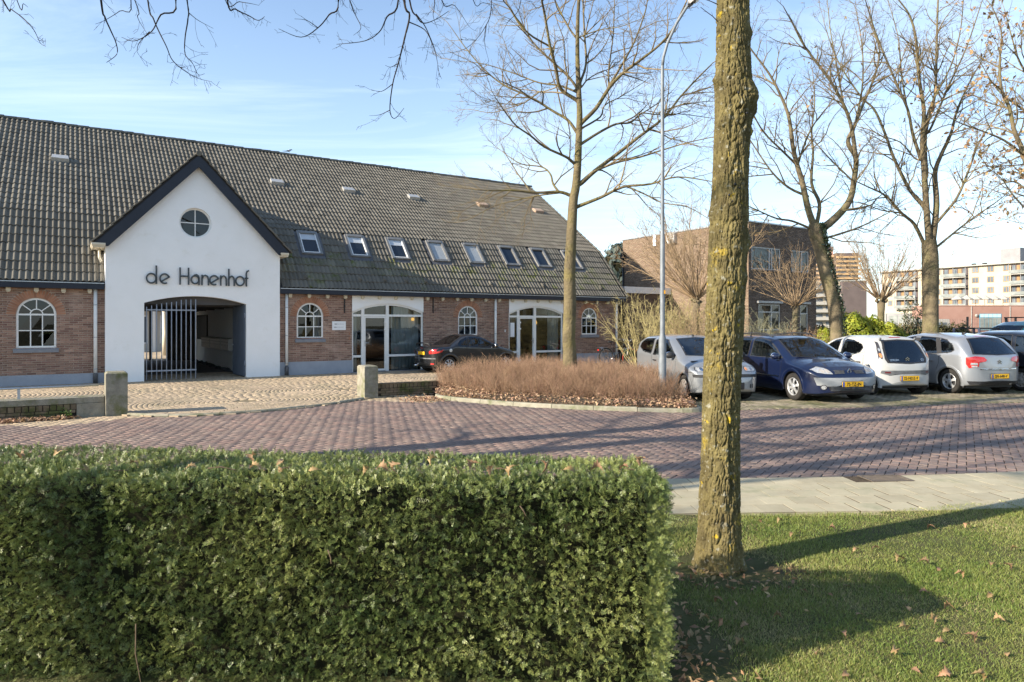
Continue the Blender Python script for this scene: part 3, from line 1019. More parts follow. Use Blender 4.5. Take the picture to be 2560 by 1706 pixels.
def shopfront(s0, s1, posts, handle_left):
    sp, cr = 2.20, 2.50
    T0 = TW + 0.05
    tf = arch_top(s0 + 0.02, s1 - 0.02, sp, cr)
    # white lintel board over the arch
    lb = MB(); n = 24
    xs = [s0 + (s1 - s0) * k / n for k in range(n + 1)]
    for a, c in zip(xs[:-1], xs[1:]):
        za, zc = tf(min(max(a, s0 + .02), s1 - .02)), tf(min(max(c, s0 + .02), s1 - .02))
        lb.add([(a, TW - 0.006, za), (c, TW - 0.006, zc), (c, TW - 0.006, 2.80), (a, TW - 0.006, 2.80)], [(0, 1, 2, 3)])
        lb.add([(a, TW - 0.006, za), (c, TW - 0.006, zc), (c, TW + 0.16, zc), (a, TW + 0.16, za)], [(3, 2, 1, 0)])
    lb.build('lintel', m_plaster, house, fixn=False)
    fr = MB()
    fr.box(s0, s0 + 0.06, T0, T0 + 0.09, 0.02, sp + 0.02); fr.box(s1 - 0.06, s1, T0, T0 + 0.09, 0.02, sp + 0.02)
    arc = [(x, tf(x) - 0.035) for x in [s0 + 0.03 + (s1 - s0 - 0.06) * k / 20 for k in range(21)]]
    fr.ribbon(arc, 0.075, (0, T0 - 0.004, 0), (1, 0, 0), (0, 0, 1), (0, 0.10, 0))
    for p in posts: fr.box(p - 0.055, p + 0.055, T0 - 0.008, T0 + 0.095, 0.02, tf(p) - 0.02)
    fr.box(s0 + 0.06, s1 - 0.06, T0 + 0.004, T0 + 0.085, 2.02, 2.10)
    fr.box(s0 + 0.06, posts[0] - 0.055, T0 + 0.006, T0 + 0.08, 0.55, 0.63)
    fr.box(posts[1] + 0.055, s1 - 0.06, T0 + 0.006, T0 + 0.08, 0.55, 0.63)
    f = fr.build('shopfront', m_white, house, bevel=0.004)
    MB().box(s0 - 0.02, s1 + 0.02, TW - 0.02, T0 + 0.12, -0.03, 0.035).build('threshold', m_sill, f)
    P0, P1 = posts

    def pane(a, c, p, q):
        j = rng.normal(0, 0.003, 4)
        MB().add([(a, T0 + 0.045 + j[0], p), (c, T0 + 0.045 + j[1], p), (c, T0 + 0.045 + j[2], q), (a, T0 + 0.045 + j[3], q)], [(0, 1, 2, 3)]).build('pane', m_glass_dark, f, fixn=False)
    pane(s0 + 0.05, P0 - 0.05, 0.03, 0.56); pane(s0 + 0.05, P0 - 0.05, 0.62, 2.03)
    pane(P1 + 0.05, s1 - 0.05, 0.03, 0.56); pane(P1 + 0.05, s1 - 0.05, 0.62, 2.03)
    for (a, c) in ((s0 + 0.05, P0 - 0.05), (P0 + 0.05, P1 - 0.05), (P1 + 0.05, s1 - 0.05)):
        n = 8; vs = []
        for k in range(n + 1):
            x = a + (c - a) * k / n
            vs += [(x, T0 + 0.045, 2.095), (x, T0 + 0.045, max(tf(x) - 0.06, 2.1))]
        MB().add(vs, [(2 * k, 2 * k + 2, 2 * k + 3, 2 * k + 1) for k in range(n)]).build('pane', m_glass_dark, f, fixn=False)
    # the door leaf
    a, c = P0 + 0.06, P1 - 0.06
    dl = MB()
    dl.box(a, a + 0.045, T0 + 0.012, T0 + 0.06, 0.05, 2.015); dl.box(c - 0.045, c, T0 + 0.012, T0 + 0.06, 0.05, 2.015)
    dl.box(a + 0.045, c - 0.045, T0 + 0.014, T0 + 0.058, 0.05, 0.12); dl.box(a + 0.045, c - 0.045, T0 + 0.014, T0 + 0.058, 1.97, 2.015)
    d_ = dl.build('door', m_white, house)
    MB().add([(a + 0.04, T0 + 0.036, 0.1), (c - 0.04, T0 + 0.036, 0.1), (c - 0.04, T0 + 0.036, 1.98), (a + 0.04, T0 + 0.036, 1.98)], [(0, 1, 2, 3)]).build('pane', m_glass_dark, d_, fixn=False)
    hx = a + 0.025 if handle_left else c - 0.025
    sg = 1 if handle_left else -1
    hb = MB().box(hx - 0.018, hx + 0.018, T0 - 0.002, T0 + 0.012, 0.94, 1.16)
    hb.tube([(hx, T0 - 0.03, 1.07), (hx + 0.12 * sg, T0 - 0.03, 1.07)], 0.01, 8); hb.tube([(hx, T0, 1.07), (hx, T0 - 0.035, 1.07)], 0.009, 8)
    hb.build('handle', m_zinc, d_)
    ox = c - 0.03 if handle_left else a + 0.03
    for z in (0.22, 1.52, 1.78):
        MB().box(ox - 0.03, ox + 0.045, T0 - 0.004, T0 + 0.012, z, z + 0.07).build('hinge', m_white, d_)
    return f


shopfront(*DOORS[0], (2.98, 3.92), True)
shopfront(*DOORS[1], (9.68, 10.52), False)
# wall plaque, anchors, bell boxes
pq = thing('wall_plaque', 'small white name plate with two lines of grey print beside the first glazed door', 'sign', tuple(bw(2.08, TW - 0.012, 1.69)), BRZ)
MB().box(-0.245, 0.245, -0.006, 0.008, -0.155, 0.155).build('plate', m_paper, pq, bevel=0.003)
m_print = M('grey_print', (0.10, 0.11, 0.13), rough=0.6)
m_print2 = M('pale_print', (0.38, 0.40, 0.43), rough=0.6)
for (z, x0, bold, thin) in ((0.045, -0.16, 5, 14), (-0.065, -0.185, 5, 16)):
    bb, bt = MB(), MB()
    x = x0
    r = random.Random(int(z * 1000))
    for k in range(bold): h = 0.028; bb.box(x, x + 0.012, -0.0085, -0.006, z - (0.014 if k % 3 == 2 else 0), z + h); bb.box(x, x + 0.015, -0.0088, -0.006, z + h * .4, z + h * .62); x += 0.02
    for k in range(thin): bt.box(x, x + 0.004, -0.0085, -0.006, z, z + r.uniform(0.016, 0.032)); bt.box(x, x + 0.012, -0.0088, -0.006, z + r.uniform(0, 0.018), z + 0.021); x += 0.0165
    bb.build('lettering', m_print, pq); bt.build('lettering', m_print2, pq)
for (s, z0, z1) in ((2.28, 2.14, 2.74), (5.75, 2.16, 2.74)):
    MB().box(s - 0.018, s + 0.018, TW - 0.03, TW, z0, z1).box(s - 0.03, s + 0.03, TW - 0.034, TW - 0.002, z0 + 0.22, z0 + 0.27).build('wall_anchor', m_black, house)
MB().box(2.44, 2.475, TW - 0.025, TW, 1.18, 1.30).box(2.445, 2.475, TW - 0.02, TW, 1.36, 1.46).build('bell_push', m_brick_arch, house)
MB().box(8.98, 9.01, TW - 0.03, TW, 1.42, 1.52).build('bell_push', m_white, house)

# curtains and things behind the panes


def curtain(s0, s1, z0, z1, t, label, parentname='curtain'):
    n = int((s1 - s0) / 0.02); vs = []; fs = []
    for k in range(n + 1):
        x = s0 + (s1 - s0) * k / n
        y = t + 0.03 * sin(k * 0.9) + 0.012 * sin(k * 2.3 + 1)
        vs += [(x, y, z0), (x + 0.006 * sin(k), y + 0.004, z1)]
    for k in range(n): fs.append((2 * k, 2 * k + 2, 2 * k + 3, 2 * k + 1))
    o = MB().add(vs, fs, smooth=True).build('curtain', m_curtain, None, fixn=False, loc=tuple(BP0), rot=(0, 0, BRZ))
    tag(o, label, 'curtain')


curtain(4.18, 5.28, 0.04, 2.4, TW + 0.30, 'blue grey curtain behind the wide pane of the first shopfront')
curtain(2.62, 2.84, 0.04, 2.3, TW + 0.30, 'narrow pale curtain in the left sidelight of the first shopfront')
curtain(11.35, 11.9, 0.04, 2.4, TW + 0.30, 'pale curtain half hidden by the tree in the second shopfront')
curtain(1.28, 1.47, 1.3, 2.42, TW + 0.22, 'thin curtain at the right side of the window by the downpipe')
curtain(7.46, 7.66, 1.33, 2.42, TW + 0.22, 'thin curtain in the window above the black coupe')
o = MB().box(9.30, 9.50, TW + 0.062, TW + 0.068, 1.22, 1.80).build('poster', m_paper, None, loc=tuple(BP0), rot=(0, 0, BRZ))
tag(o, 'white paper notice stuck inside the sidelight of the second shopfront', 'poster')
cb = thing('counter', 'low wooden counter seen through the second glass door', 'counter', tuple(bw(10.1, 1.3, 0.01)), BRZ)
MB().box(-0.5, 0.5, -0.25, 0.25, 0.0, 0.68).build('cabinet', m_oak_cab, cb); MB().box(-0.54, 0.54, -0.3, 0.3, 0.681, 0.72).build('worktop', m_black, cb)
for k in range(3): MB().box(-0.49 + k * 0.33, -0.175 + k * 0.33, -0.262, -0.2505, 0.03, 0.65).build('panel', m_oak_cab, cb)
lm = bpy.data.materials.new('lamp_glow'); lm.use_nodes = True
lm.node_tree.nodes['Principled BSDF'].inputs['Base Color'].default_value = (0.9, 0.45, 0.08, 1)
lm.node_tree.nodes['Principled BSDF'].inputs['Emission Color'].default_value = (1.0, 0.50, 0.08, 1)
lm.node_tree.nodes['Principled BSDF'].inputs['Emission Strength'].default_value = 0.75
pl = thing('pendant_lamp', 'small glowing orange pendant lamp inside the second shopfront', 'lamp', tuple(bw(11.05, 1.0, 1.80)), BRZ)
MB().lathe([(0.0, 0.17), (0.03, 0.16), (0.07, 0.07), (0.085, 0.0), (0.07, -0.05), (0.03, -0.085), (0, -0.09)], 14).build('shade', lm, pl)
MB().tube([(0, 0, 0.16), (0, 0, 1.0)], 0.004, 5).build('cord', m_black, pl)
pl2 = thing('pendant_lamp', 'small yellow lamp glowing behind the curtain of the first shopfront', 'lamp', tuple(bw(5.0, 0.40, 1.93)), BRZ)
MB().lathe([(0.0, 0.06), (0.05, 0.05), (0.06, 0), (0.05, -0.05), (0, -0.06)], 12).build('shade', lm, pl2)
MB().tube([(0, 0, 0.06), (0, 0, 0.9)], 0.004, 5).build('cord', m_black, pl2)

# ------------------------------------------------------------------ eaves: fascia box, gutter lip, corbels, downpipes
for (a, c) in ((-14, -5.02), (0.02, 15.42)):
    MB().box(a, c, -0.03, TW + 0.02, 2.765, 2.93).build('fascia', m_navy, house, bevel=0.006)
    MB().box(a, c, -0.05, -0.028, 2.925, 2.95).box(a, c, -0.045, 0.1, 2.931, 2.938).build('gutter', m_zinc, house)
cm = MB().box(-0.055, 0.055, -0.10, 0.0, -0.055, 0.04).box(-0.04, 0.04, -0.07, 0.0, -0.085, -0.055).mesh('corbel', m_cream, bevel=0.004)
k = -13.7
while k < 15.3:
    if not (-5.1 < k < 0.05): link_mesh('corbel', cm, house, (k, TW, 2.727))
    k += 0.64
for s in (-5.24, 0.26, 8.51, 14.95):
    b = MB(); b.tube([(s, TW - 0.065, 2.76), (s, TW - 0.065, 0.36 if s > -5 else 0.30)], 0.048, 12)
    p = b.build('downpipe', m_white, house)
    for z in (0.42, 1.35, 2.3): MB().lathe([(0.05, 0), (0.055, 0.004), (0.055, 0.022), (0.05, 0.026)], 12, (s, TW - 0.065, z)).build('pipe_clip', m_zinc, p)
    MB().lathe([(0.03, 0), (0.062, 0.0), (0.062, 0.28), (0.045, 0.31), (0.03, 0.31)], 12, (s, TW - 0.065, 0.02)).build('pipe_shoe', m_lead, p)

# ------------------------------------------------------------------ white gable
GX0, GX1, GA = -5.0, 0.0, -2.5
gt = lambda s: 4.13 + (2.5 - abs(s - GA)) * 1.052
gate_tf = arch_top(-3.99, -1.06, 2.39, 2.62)
CW = (-2.57, 4.91, 0.465)
circ_lo = lambda s: CW[1] - sqrt(max(CW[2] ** 2 - (s - CW[0]) ** 2, 0))
circ_hi = lambda s: CW[1] + sqrt(max(CW[2] ** 2 - (s - CW[0]) ** 2, 0))
b = MB()
wall_strips(b, GX0, GX1, -0.03, gt, [(-3.99, -1.06, -0.03, gate_tf), (CW[0] - CW[2], CW[0] + CW[2], circ_lo, circ_hi)], 0.0, 0.05)
# sides standing proud of the brick walls and roof
b.add([(GX0, 0, -0.03), (GX0, 2.2, -0.03), (GX0, 2.2, 4.13), (GX0, 0, 4.13)], [(0, 1, 2, 3)])
b.add([(GX1, 0, -0.03), (GX1, 2.2, -0.03), (GX1, 2.2, 4.13), (GX1, 0, 4.13)], [(3, 2, 1, 0)])
# soffit and jambs of the gateway
xs = [-3.99 + 2.93 * k / 24 for k in range(25)]
for a, c in zip(xs[:-1], xs[1:]): b.add([(a, 0, gate_tf(a)), (c, 0, gate_tf(c)), (c, 0.32, gate_tf(c)), (a, 0.32, gate_tf(a))], [(3, 2, 1, 0)])
for s in (-3.99, -1.06): b.add([(s, 0, -0.03), (s, 0.32, -0.03), (s, 0.32, gate_tf(s)), (s, 0, gate_tf(s))], [(0, 1, 2, 3)])
for k in range(40):
    a, c = 2 * pi * k / 40, 2 * pi * (k + 1) / 40
    b.add([(CW[0] + cos(a) * CW[2], 0, CW[1] + sin(a) * CW[2]), (CW[0] + cos(c) * CW[2], 0, CW[1] + sin(c) * CW[2]), (CW[0] + cos(c) * CW[2], 0.16, CW[1] + sin(c) * CW[2]), (CW[0] + cos(a) * CW[2], 0.16, CW[1] + sin(a) * CW[2])], [(0, 1, 2, 3)])
gable = b.build('gable_wall', m_plaster, house, fixn=False)
# round window
fr = MB().ribbon([(CW[0] + cos(2 * pi * k / 36) * (CW[2] - 0.025), CW[1] + sin(2 * pi * k / 36) * (CW[2] - 0.025)) for k in range(36)], 0.05, (0, 0.09, 0), (1, 0, 0), (0, 0, 1), (0, 0.05, 0), closed=True)
fr.box(CW[0] - 0.014, CW[0] + 0.014, 0.093, 0.135, CW[1] - CW[2] + 0.03, CW[1] + CW[2] - 0.03)
fr.box(CW[0] - CW[2] + 0.03, CW[0] + CW[2] - 0.03, 0.096, 0.132, CW[1] - 0.014, CW[1] + 0.014)
rw = fr.build('round_window', m_white, house)
for q in range(4):
    vs = [(CW[0], 0.115, CW[1])]
    j = rng.normal(0, 0.012, 2)
    for k in range(9):
        a = pi / 2 * (q + k / 8); x, z = cos(a) * (CW[2] - 0.03), sin(a) * (CW[2] - 0.03)
        vs.append((CW[0] + x, 0.115 + j[0] * x * .6 + j[1] * z * .6, CW[1] + z))
    MB().add(vs, [(0, k, k + 1) for k in range(1, 9)]).build('pane', m_glass, rw, fixn=False)
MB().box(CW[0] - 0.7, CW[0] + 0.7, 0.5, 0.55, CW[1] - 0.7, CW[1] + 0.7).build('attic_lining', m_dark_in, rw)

# barge boards, gable roof slabs and verge tiles
ap = (GA - 0.0, 7.0)
for sg in (-1, 1):
    e = (GA + sg * 2.76, 7.0 - 2.76 * 1.052)
    d_ = Vector((e[0] - ap[0], 0, e[1] - ap[1])); L = d_.length; d_.normalize()
    nn = Vector((d_.z * sg * -1, 0, d_.x * sg)).normalized()
    if nn.z < 0: nn = -nn
    # board
    A = Vector((ap[0], 0, ap[1])); E_ = Vector((e[0], 0, e[1]))
    cut = Vector((0, 0, -0.33))
    MB().prism([(A.x, A.z), (E_.x, E_.z), (E_.x, E_.z - 0.03), (GA + sg * 2.53, 4.02), (GA + sg * 2.43, 4.02), (A.x, A.z - 0.37)], (0, -0.19, 0), (1, 0, 0), (0, 0, 1), (0, 0.045, 0)).build('barge_board', m_navy, house)
    # boarded soffit and roof slab
    sl = MB()
    q = [A + nn * 0.0, E_ + nn * 0.0, E_ + nn * 0.05, A + nn * 0.05]
    sl.add([(p.x, -0.17, p.z) for p in q] + [(p.x, 5.0 if abs(p.x - GA) < .5 else 1.6, p.z) for p in q], [(0, 1, 2, 3), (7, 6, 5, 4), (0, 4, 5, 1), (1, 5, 6, 2), (2, 6, 7, 3), (3, 7, 4, 0)])
    gr = sl.build('gable_roof', m_deck, house)
    n = 11
    for k in range(n):
        p0 = A + d_ * (L * k / n); p1 = A + d_ * (L * (k + 1) / n + 0.05)
        vt = MB()
        o1, o2 = nn * 0.05, nn * 0.085
        vs = [p0 + o1, p1 + o1 + nn * 0.025, p1 + o2 + nn * 0.03, p0 + o2]
        tdep = 0.32
        vt.add([(p.x, -0.21, p.z) for p in vs] + [(p.x, -0.21 + tdep, p.z) for p in vs], [(0, 1, 2, 3), (7, 6, 5, 4), (0, 4, 5, 1), (1, 5, 6, 2), (2, 6, 7, 3), (3, 7, 4, 0)])
        vt.build('verge_tile', m_tile, gr, bevel=0.008)
    # rows of tiles on the slope behind the verge
    tl = MB()
    for k in range(n):
        p0 = A + d_ * (L * k / n); p1 = A + d_ * (L * (k + 1) / n + 0.05)
        tb = 4.9 - 3.6 * (k / n)
        tt = 0.11
        while tt < tb:
            for w_ in range(2):
                y0, y1, y2 = tt + w_ * .15, tt + w_ * .15 + .075, tt + w_ * .15 + .15
                a0, a1 = p0 + nn * 0.06, p1 + nn * 0.085
                vs = [(a0.x, y0, a0.z), (a1.x, y0, a1.z), (a1.x + nn.x * .03, y1, a1.z + nn.z * .03), (a0.x + nn.x * .03, y1, a0.z + nn.z * .03), (a1.x, y2, a1.z), (a0.x, y2, a0.z)]
                tl.add(vs, [(0, 1, 2, 3), (3, 2, 4, 5)], rng.random())
            tt += 0.30
    tag(tl.build('tile_field', m_tile, gr, fixn=False), kind='stuff')
rc = MB().tube([(GA, -0.23, 7.05), (GA, 5.0, 7.05)], 0.085, 10)
rc.build('gable_ridge', m_tile, house)
for sg in (-1, 1):
    x = GA + sg * 2.5
    b = MB()
    x0, x1 = (x - 0.32, x - 0.01) if sg < 0 else (x + 0.01, x + 0.22)
    b.box(x0, x1, -0.22, 1.2, 3.98, 4.02).box(x0 - 0.015, x1 + 0.01, -0.25, 1.2, 4.02, 4.05).box(x0 - 0.03, x1 + 0.01, -0.27, -0.19, 4.05, 4.10).box(x0 - 0.03, x0 + 0.02, -0.19, 1.2, 4.05, 4.10)
    b.build('gable_gutter', m_cream, house)
MB().tube([(-5.14, 0.25, 3.98), (-5.14, 0.25, 3.72), (-5.10, 0.20, 3.6)], 0.035, 10).build('gutter_spout', m_cream, house)
MB().bar((-0.72, -0.14, 4.83), (-0.62, 0.02, 4.80), 0.05, 0.05).build('outrigger', m_cream, house)

# letters on the gable
sg_ = thing('gable_lettering', 'dark metal letters reading de Hanenhof on the white gable', 'sign', tuple(bw(-3.97, -0.02, 2.965)), BRZ)
RX = 0.335 / 2


def letter(strokes):
    b = MB()
    for (pts, closed) in strokes: b.ribbon(pts, 0.048, (0, -0.045, 0), (1, 0, 0), (0, 0, 1), (0, 0.045, 0), closed=closed)
    b.build('letter', m_sign, sg_)


def ringp(cx, r, a0=0, a1=360, n=28): return [(cx + cos(radians(a0 + (a1 - a0) * k / n)) * r, RX + sin(radians(a0 + (a1 - a0) * k / n)) * r) for k in range(n + 1)]


def circ(cx, r, n=30): return [(cx + cos(2 * pi * k / n) * r, RX + sin(2 * pi * k / n) * r) for k in range(n)]


rr = RX - 0.024
letter([(circ(0.19, rr), True), ([(0.345, 0.0), (0.345, 0.56)], False)])                                   # d
letter([(ringp(0.60, rr, 28, 300), False), ([(0.48, 0.07), (0.76, 0.235)], False), ([(0.755, 0.235), (0.60 + rr * cos(radians(28)), RX + rr * sin(radians(28)))], False)])   # e
letter([([(1.085, 0.0), (1.085, 0.53)], False), ([(1.355, 0.0), (1.355, 0.53)], False), ([(1.10, 0.265), (1.34, 0.265)], False)])    # H
letter([(circ(1.565, rr * .86), True), ([(1.69, 0.0), (1.69, 0.22), (1.665, 0.29), (1.61, 0.325), (1.53, 0.30)], False)])       # a
letter([([(1.79, 0.0), (1.79, 0.33)], False), ([(1.79, 0.20), (1.83, 0.29), (1.90, 0.315), (1.97, 0.28), (2.0, 0.20), (2.0, 0.0)], False)])   # n
letter([(ringp(2.19, rr, 28, 300), False), ([(2.07, 0.07), (2.35, 0.235)], False), ([(2.345, 0.235), (2.19 + rr * cos(radians(28)), RX + rr * sin(radians(28)))], False)])  # e
letter([([(2.41, 0.0), (2.41, 0.33)], False), ([(2.41, 0.20), (2.45, 0.29), (2.51, 0.315), (2.575, 0.28), (2.60, 0.20), (2.60, 0.0)], False)])  # n
letter([([(2.685, 0.0), (2.685, 0.55)], False), ([(2.685, 0.20), (2.725, 0.29), (2.785, 0.315), (2.845, 0.28), (2.87, 0.20), (2.87, 0.0)], False)])  # h
letter([(circ(3.07, rr), True)])                                                                                        # o
letter([([(3.29, 0.0), (3.29, 0.42), (3.315, 0.49), (3.38, 0.515)], False), ([(3.23, 0.265), (3.355, 0.265)], False)])       # f
for ch in sg_.children:
    ch.scale = (2.98 / 3.38, 1, 1)

# ------------------------------------------------------------------ gateway, passage and courtyard
PS0, PS1, PT = -4.25, -0.78, 12.9
b = MB()
b.add([(PS1, 0.32, -0.02), (PS1, PT, -0.02), (PS1, PT, 2.7), (PS1, 0.32, 2.7)], [(0, 1, 2, 3)])
b.add([(PS0, 0.32, -0.02), (PS0, PT, -0.02), (PS0, PT, 2.7), (PS0, 0.32, 2.7)], [(3, 2, 1, 0)])
b.add([(-1.06, 0.32, -0.02), (PS1, 0.32, -0.02), (PS1, 0.32, 2.7), (-1.06, 0.32, 2.7)], [(0, 1, 2, 3)])
b.add([(PS0, 0.32, -0.02), (-3.99, 0.32, -0.02), (-3.99, 0.32, 2.7), (PS0, 0.32, 2.7)], [(0, 1, 2, 3)])
b.build('passage_wall', m_plaster, house, fixn=False)
b = MB(); b.box(PS0 - 0.1, PS1 + 0.1, 0.33, PT, 2.45, 2.52); b.box(PS0, PS1, 0.325, 0.36, 2.36, 2.75)
for k in range(6): b.box(PS0, PS1, 1.2 + k * 2.1, 1.36 + k * 2.1, 2.33, 2.45)
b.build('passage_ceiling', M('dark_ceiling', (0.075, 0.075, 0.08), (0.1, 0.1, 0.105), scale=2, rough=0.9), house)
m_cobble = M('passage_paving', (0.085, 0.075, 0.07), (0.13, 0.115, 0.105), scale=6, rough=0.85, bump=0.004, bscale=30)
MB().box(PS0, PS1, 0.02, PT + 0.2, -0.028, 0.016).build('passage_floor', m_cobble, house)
MB().box(-1.98, PS1, PT - 0.06, PT + 0.02, 0.02, 2.45).build('passage_door', M('dark_brown_door', (0.060, 0.048, 0.045), (0.075, 0.06, 0.055), scale=6, rough=0.6, stretch=(6, 1, 1)), house)
r = np.random.default_rng(21)
b = MB()
for k in range(90):
    t = 0.6 + 11.8 * r.random(); sz = r.uniform(0.04, 0.10)
    b.ball((PS1 - 0.05 - 0.22 * r.random(), t, 0.03), sz, 6, 4, (1, 1.2, 0.8), r.random())
tag(b.build('rubble', M('dark_stone', (0.04, 0.04, 0.043), (0.09, 0.088, 0.085), scale=8, rough=0.8, pv=0.3), None, loc=tuple(BP0), rot=(0, 0, BRZ)), 'row of dark rough stones along the foot of the passage wall', 'rubble', kind='stuff')
# barred left leaf
gate = empty('gate', parent=house)
bm_ = MB().tube([(0, 0, 0), (0, 0, 1)], 0.0155, 8).mesh('bar', m_steel_gate)
for k in range(11):
    s = -3.92 + k * 0.136
    o = link_mesh('bar', bm_, gate, (s, 0.06, 0.05)); o.scale = (1, 1, min(gate_tf(s) - 0.10, 2.52) - 0.05 - (0.0 if k > 6 else 0.04))
b = MB(); b.box(-3.94, -2.54, 0.045, 0.075, 0.30, 0.345); b.box(-3.94, -2.54, 0.046, 0.074, 2.16, 2.20)
b.build('rail', m_steel_gate, gate)
# solid right leaf folded back against the jamb
leaf = empty('gate_leaf', (-1.085, 0.10, 0.05), radians(94), parent=house)
MB().box(0, 1.36, -0.02, 0.02, 0, 2.32).build('panel', m_steel_panel, leaf, bevel=0.004)
rb = MB()
for k in range(9): rb.box(0.06 + k * 0.155, 0.085 + k * 0.155, 0.02, 0.034, 0.05, 2.27)
rb.build('rib', m_steel_panel, leaf)
for z in (0.35, 1.9): MB().tube([(-0.02, 0, z), (-0.02, 0, z + 0.16)], 0.022, 8).build('hinge', m_steel_gate, leaf)
MB().ball((1.28, 0.05, 1.0), 0.03, 8, 6).build('handle', m_zinc, leaf)
# notice board and letter boxes on the passage wall
nb = thing('notice_board', 'dark framed notice board on the passage wall behind the gate', 'notice board', tuple(bw(PS1 - 0.03, 10.5, 1.6)), BRZ)
MB().box(-0.02, 0.028, -1.4, 1.4, -0.55, 0.56).build('frame', m_black, nb, bevel=0.005)
MB().box(-0.026, -0.0205, -1.32, 1.32, -0.48, 0.49).build('panel', M('slate_board', (0.045, 0.05, 0.055), (0.07, 0.075, 0.08), scale=3, rough=0.35), nb)
m_box = M('letter_box_grey', (0.36, 0.355, 0.33), (0.43, 0.42, 0.40), scale=12, rough=0.5, metal=0.2)
for (t0, t1, lb) in ((7.35, 9.4, 'farthest of the three grey letter box banks in the passage'), (4.95, 7.1, 'middle one of the three grey letter box banks in the passage'), (3.3, 4.75, 'nearest of the three grey letter box banks, half behind the open gate leaf')):
    mb_ = thing('letter_boxes', lb, 'letter boxes', tuple(bw(PS1 - 0.02, (t0 + t1) / 2, 0.98)), BRZ, group='letter box banks in the passage')
    hl_ = (t1 - t0) / 2
    MB().box(-0.20, 0.018, -hl_, hl_, -0.22, 0.20).build('case', m_box, mb_, bevel=0.006)
    MB().prism([(-0.24, 0.2), (0.018, 0.24), (0.018, 0.20), (-0.24, 0.18)], (0, -hl_ - 0.02, 0), (1, 0, 0), (0, 0, 1), (0, 2 * hl_ + 0.04, 0)).build('lid', m_box, mb_)
    n = int(2 * hl_ / 0.26)
    for k in range(n):
        y = -hl_ + (k + .5) * 2 * hl_ / n
        d_ = MB().box(-0.212, -0.2005, y - hl_ / n + 0.012, y + hl_ / n - 0.012, -0.2, 0.175).build('door', m_box, mb_)
        MB().box(-0.216, -0.2125, y - 0.08, y + 0.08, 0.08, 0.105).box(-0.216, -0.2125, y - 0.02, y + 0.02, -0.05, 0.0).build('slot', m_black, d_)
# courtyard beyond: paving, pale facade with posts, tree and shrub in the sun
court = tag(MB().sheet([tuple(bw(-16, PT + 0.3)[:2]), tuple(bw(12, PT + 0.3)[:2]), tuple(bw(12, 40)[:2]), tuple(bw(-16, 40)[:2])], 0.012).build('courtyard', m_clinker_tan), 'sunlit courtyard paving seen through the gateway', 'courtyard', kind='structure')
cf = thing('courtyard_house', 'pale courtyard front with white posts seen through the gate bars', 'building', tuple(bw(-8, 26)), BRZ)
MB().box(-9, 9, 0, 6, 0, 3.0).build('wall', M('pale_render', (0.50, 0.46, 0.40), (0.58, 0.53, 0.46), scale=1, rough=0.85), cf)
MB().prism([(-1.0, 2.9), (3.0, 6.2), (7.0, 2.9)], (-9.2, 0, 0), (0, 1, 0), (0, 0, 1), (18.4, 0, 0)).build('roof', m_tile, cf)
for k in range(9):
    w_ = MB().box(-8.2 + k * 1.9, -7.0 + k * 1.9, -0.04, 0.02, 0.5, 2.3).build('window', m_white, cf)
    for q in range(2): MB().box(-8.13 + k * 1.9 + q * .55, -7.62 + k * 1.9 + q * .55, -0.055, -0.0405, 0.58, 2.22).build('pane', m_steel_panel, w_)
for k in range(6): MB().box(-8.5 + k * 3.0, -8.36 + k * 3.0, -1.1, -0.96, 0, 2.7).build('post', m_white, cf)
ct = thing('courtyard_tree', 'sunlit slim tree trunk in the courtyard behind the gate bars', 'tree', tuple(bw(-1.45, 19.0)))
MB().tube([(0, 0, 0), (0.05, 0, 1.2), (0, 0.02, 2.4), (0.1, 0, 4.2)], [0.2, 0.16, 0.14, 0.08], 10).build('trunk', m_cream, ct)
for (x, y) in ((1, .2), (-1, .4), (.2, 1)): MB().tube([(0, 0, 2.3), (x * .5, y * .5, 3.2), (x, y, 4.4)], [0.07, .05, .02], 6).build('limb', m_cream, ct)
pk = MB().box(-0.06, 0.06, -0.06, 0.06, 0, 2.6).box(-0.1, 0.1, -0.1, 0.1, 0, 0.06).build('courtyard_post', m_black, None, loc=tuple(bw(-2.62, 13.6)), rot=(0, 0, BRZ))
tag(pk, 'slim black post at the far mouth of the passage', 'post')

# ------------------------------------------------------------------ roof
roof = empty('roof', parent=house)
b = MB()
for (y0, z0, y1, z1) in ((EV[0] - 0.02, EV[1] - 0.02, KN[0], KN[1] - 0.04), (KN[0], KN[1] - 0.04, RG[0], RG[1] - 0.04), (RG[0], RG[1] - 0.04, 14.0, KN[1] - .04), (14.0, KN[1] - .04, 15.9, 2.95)):
    if y1 < 8.5:
        for (a, c) in ((-14, -5.0 if y1 < 3 else SV), (0.0, SV)) if y1 < 3 else ((-14, SV),):
            b.add([(a, y0, z0), (c, y0, z0), (c, y1, z1), (a, y1, z1), (a, y0, z0 - 0.05), (c, y0, z0 - 0.05), (c, y1, z1 - 0.05), (a, y1, z1 - 0.05)], [(0, 1, 2, 3), (7, 6, 5, 4), (1, 5, 6, 2), (0, 4, 5, 1), (3, 2, 6, 7)])
    else:
        b.add([(-14, y0, z0), (SV, y0, z0), (SV, y1, z1), (-14, y1, z1)], [(0, 1, 2, 3)])
b.add([(-5, KN[0], KN[1] - .06), (0, KN[0], KN[1] - .06), (0, 0.3, 3.0), (-5, 0.3, 3.0)], [(0, 1, 2, 3)])
b.build('roof_deck', m_deck, roof, fixn=False)
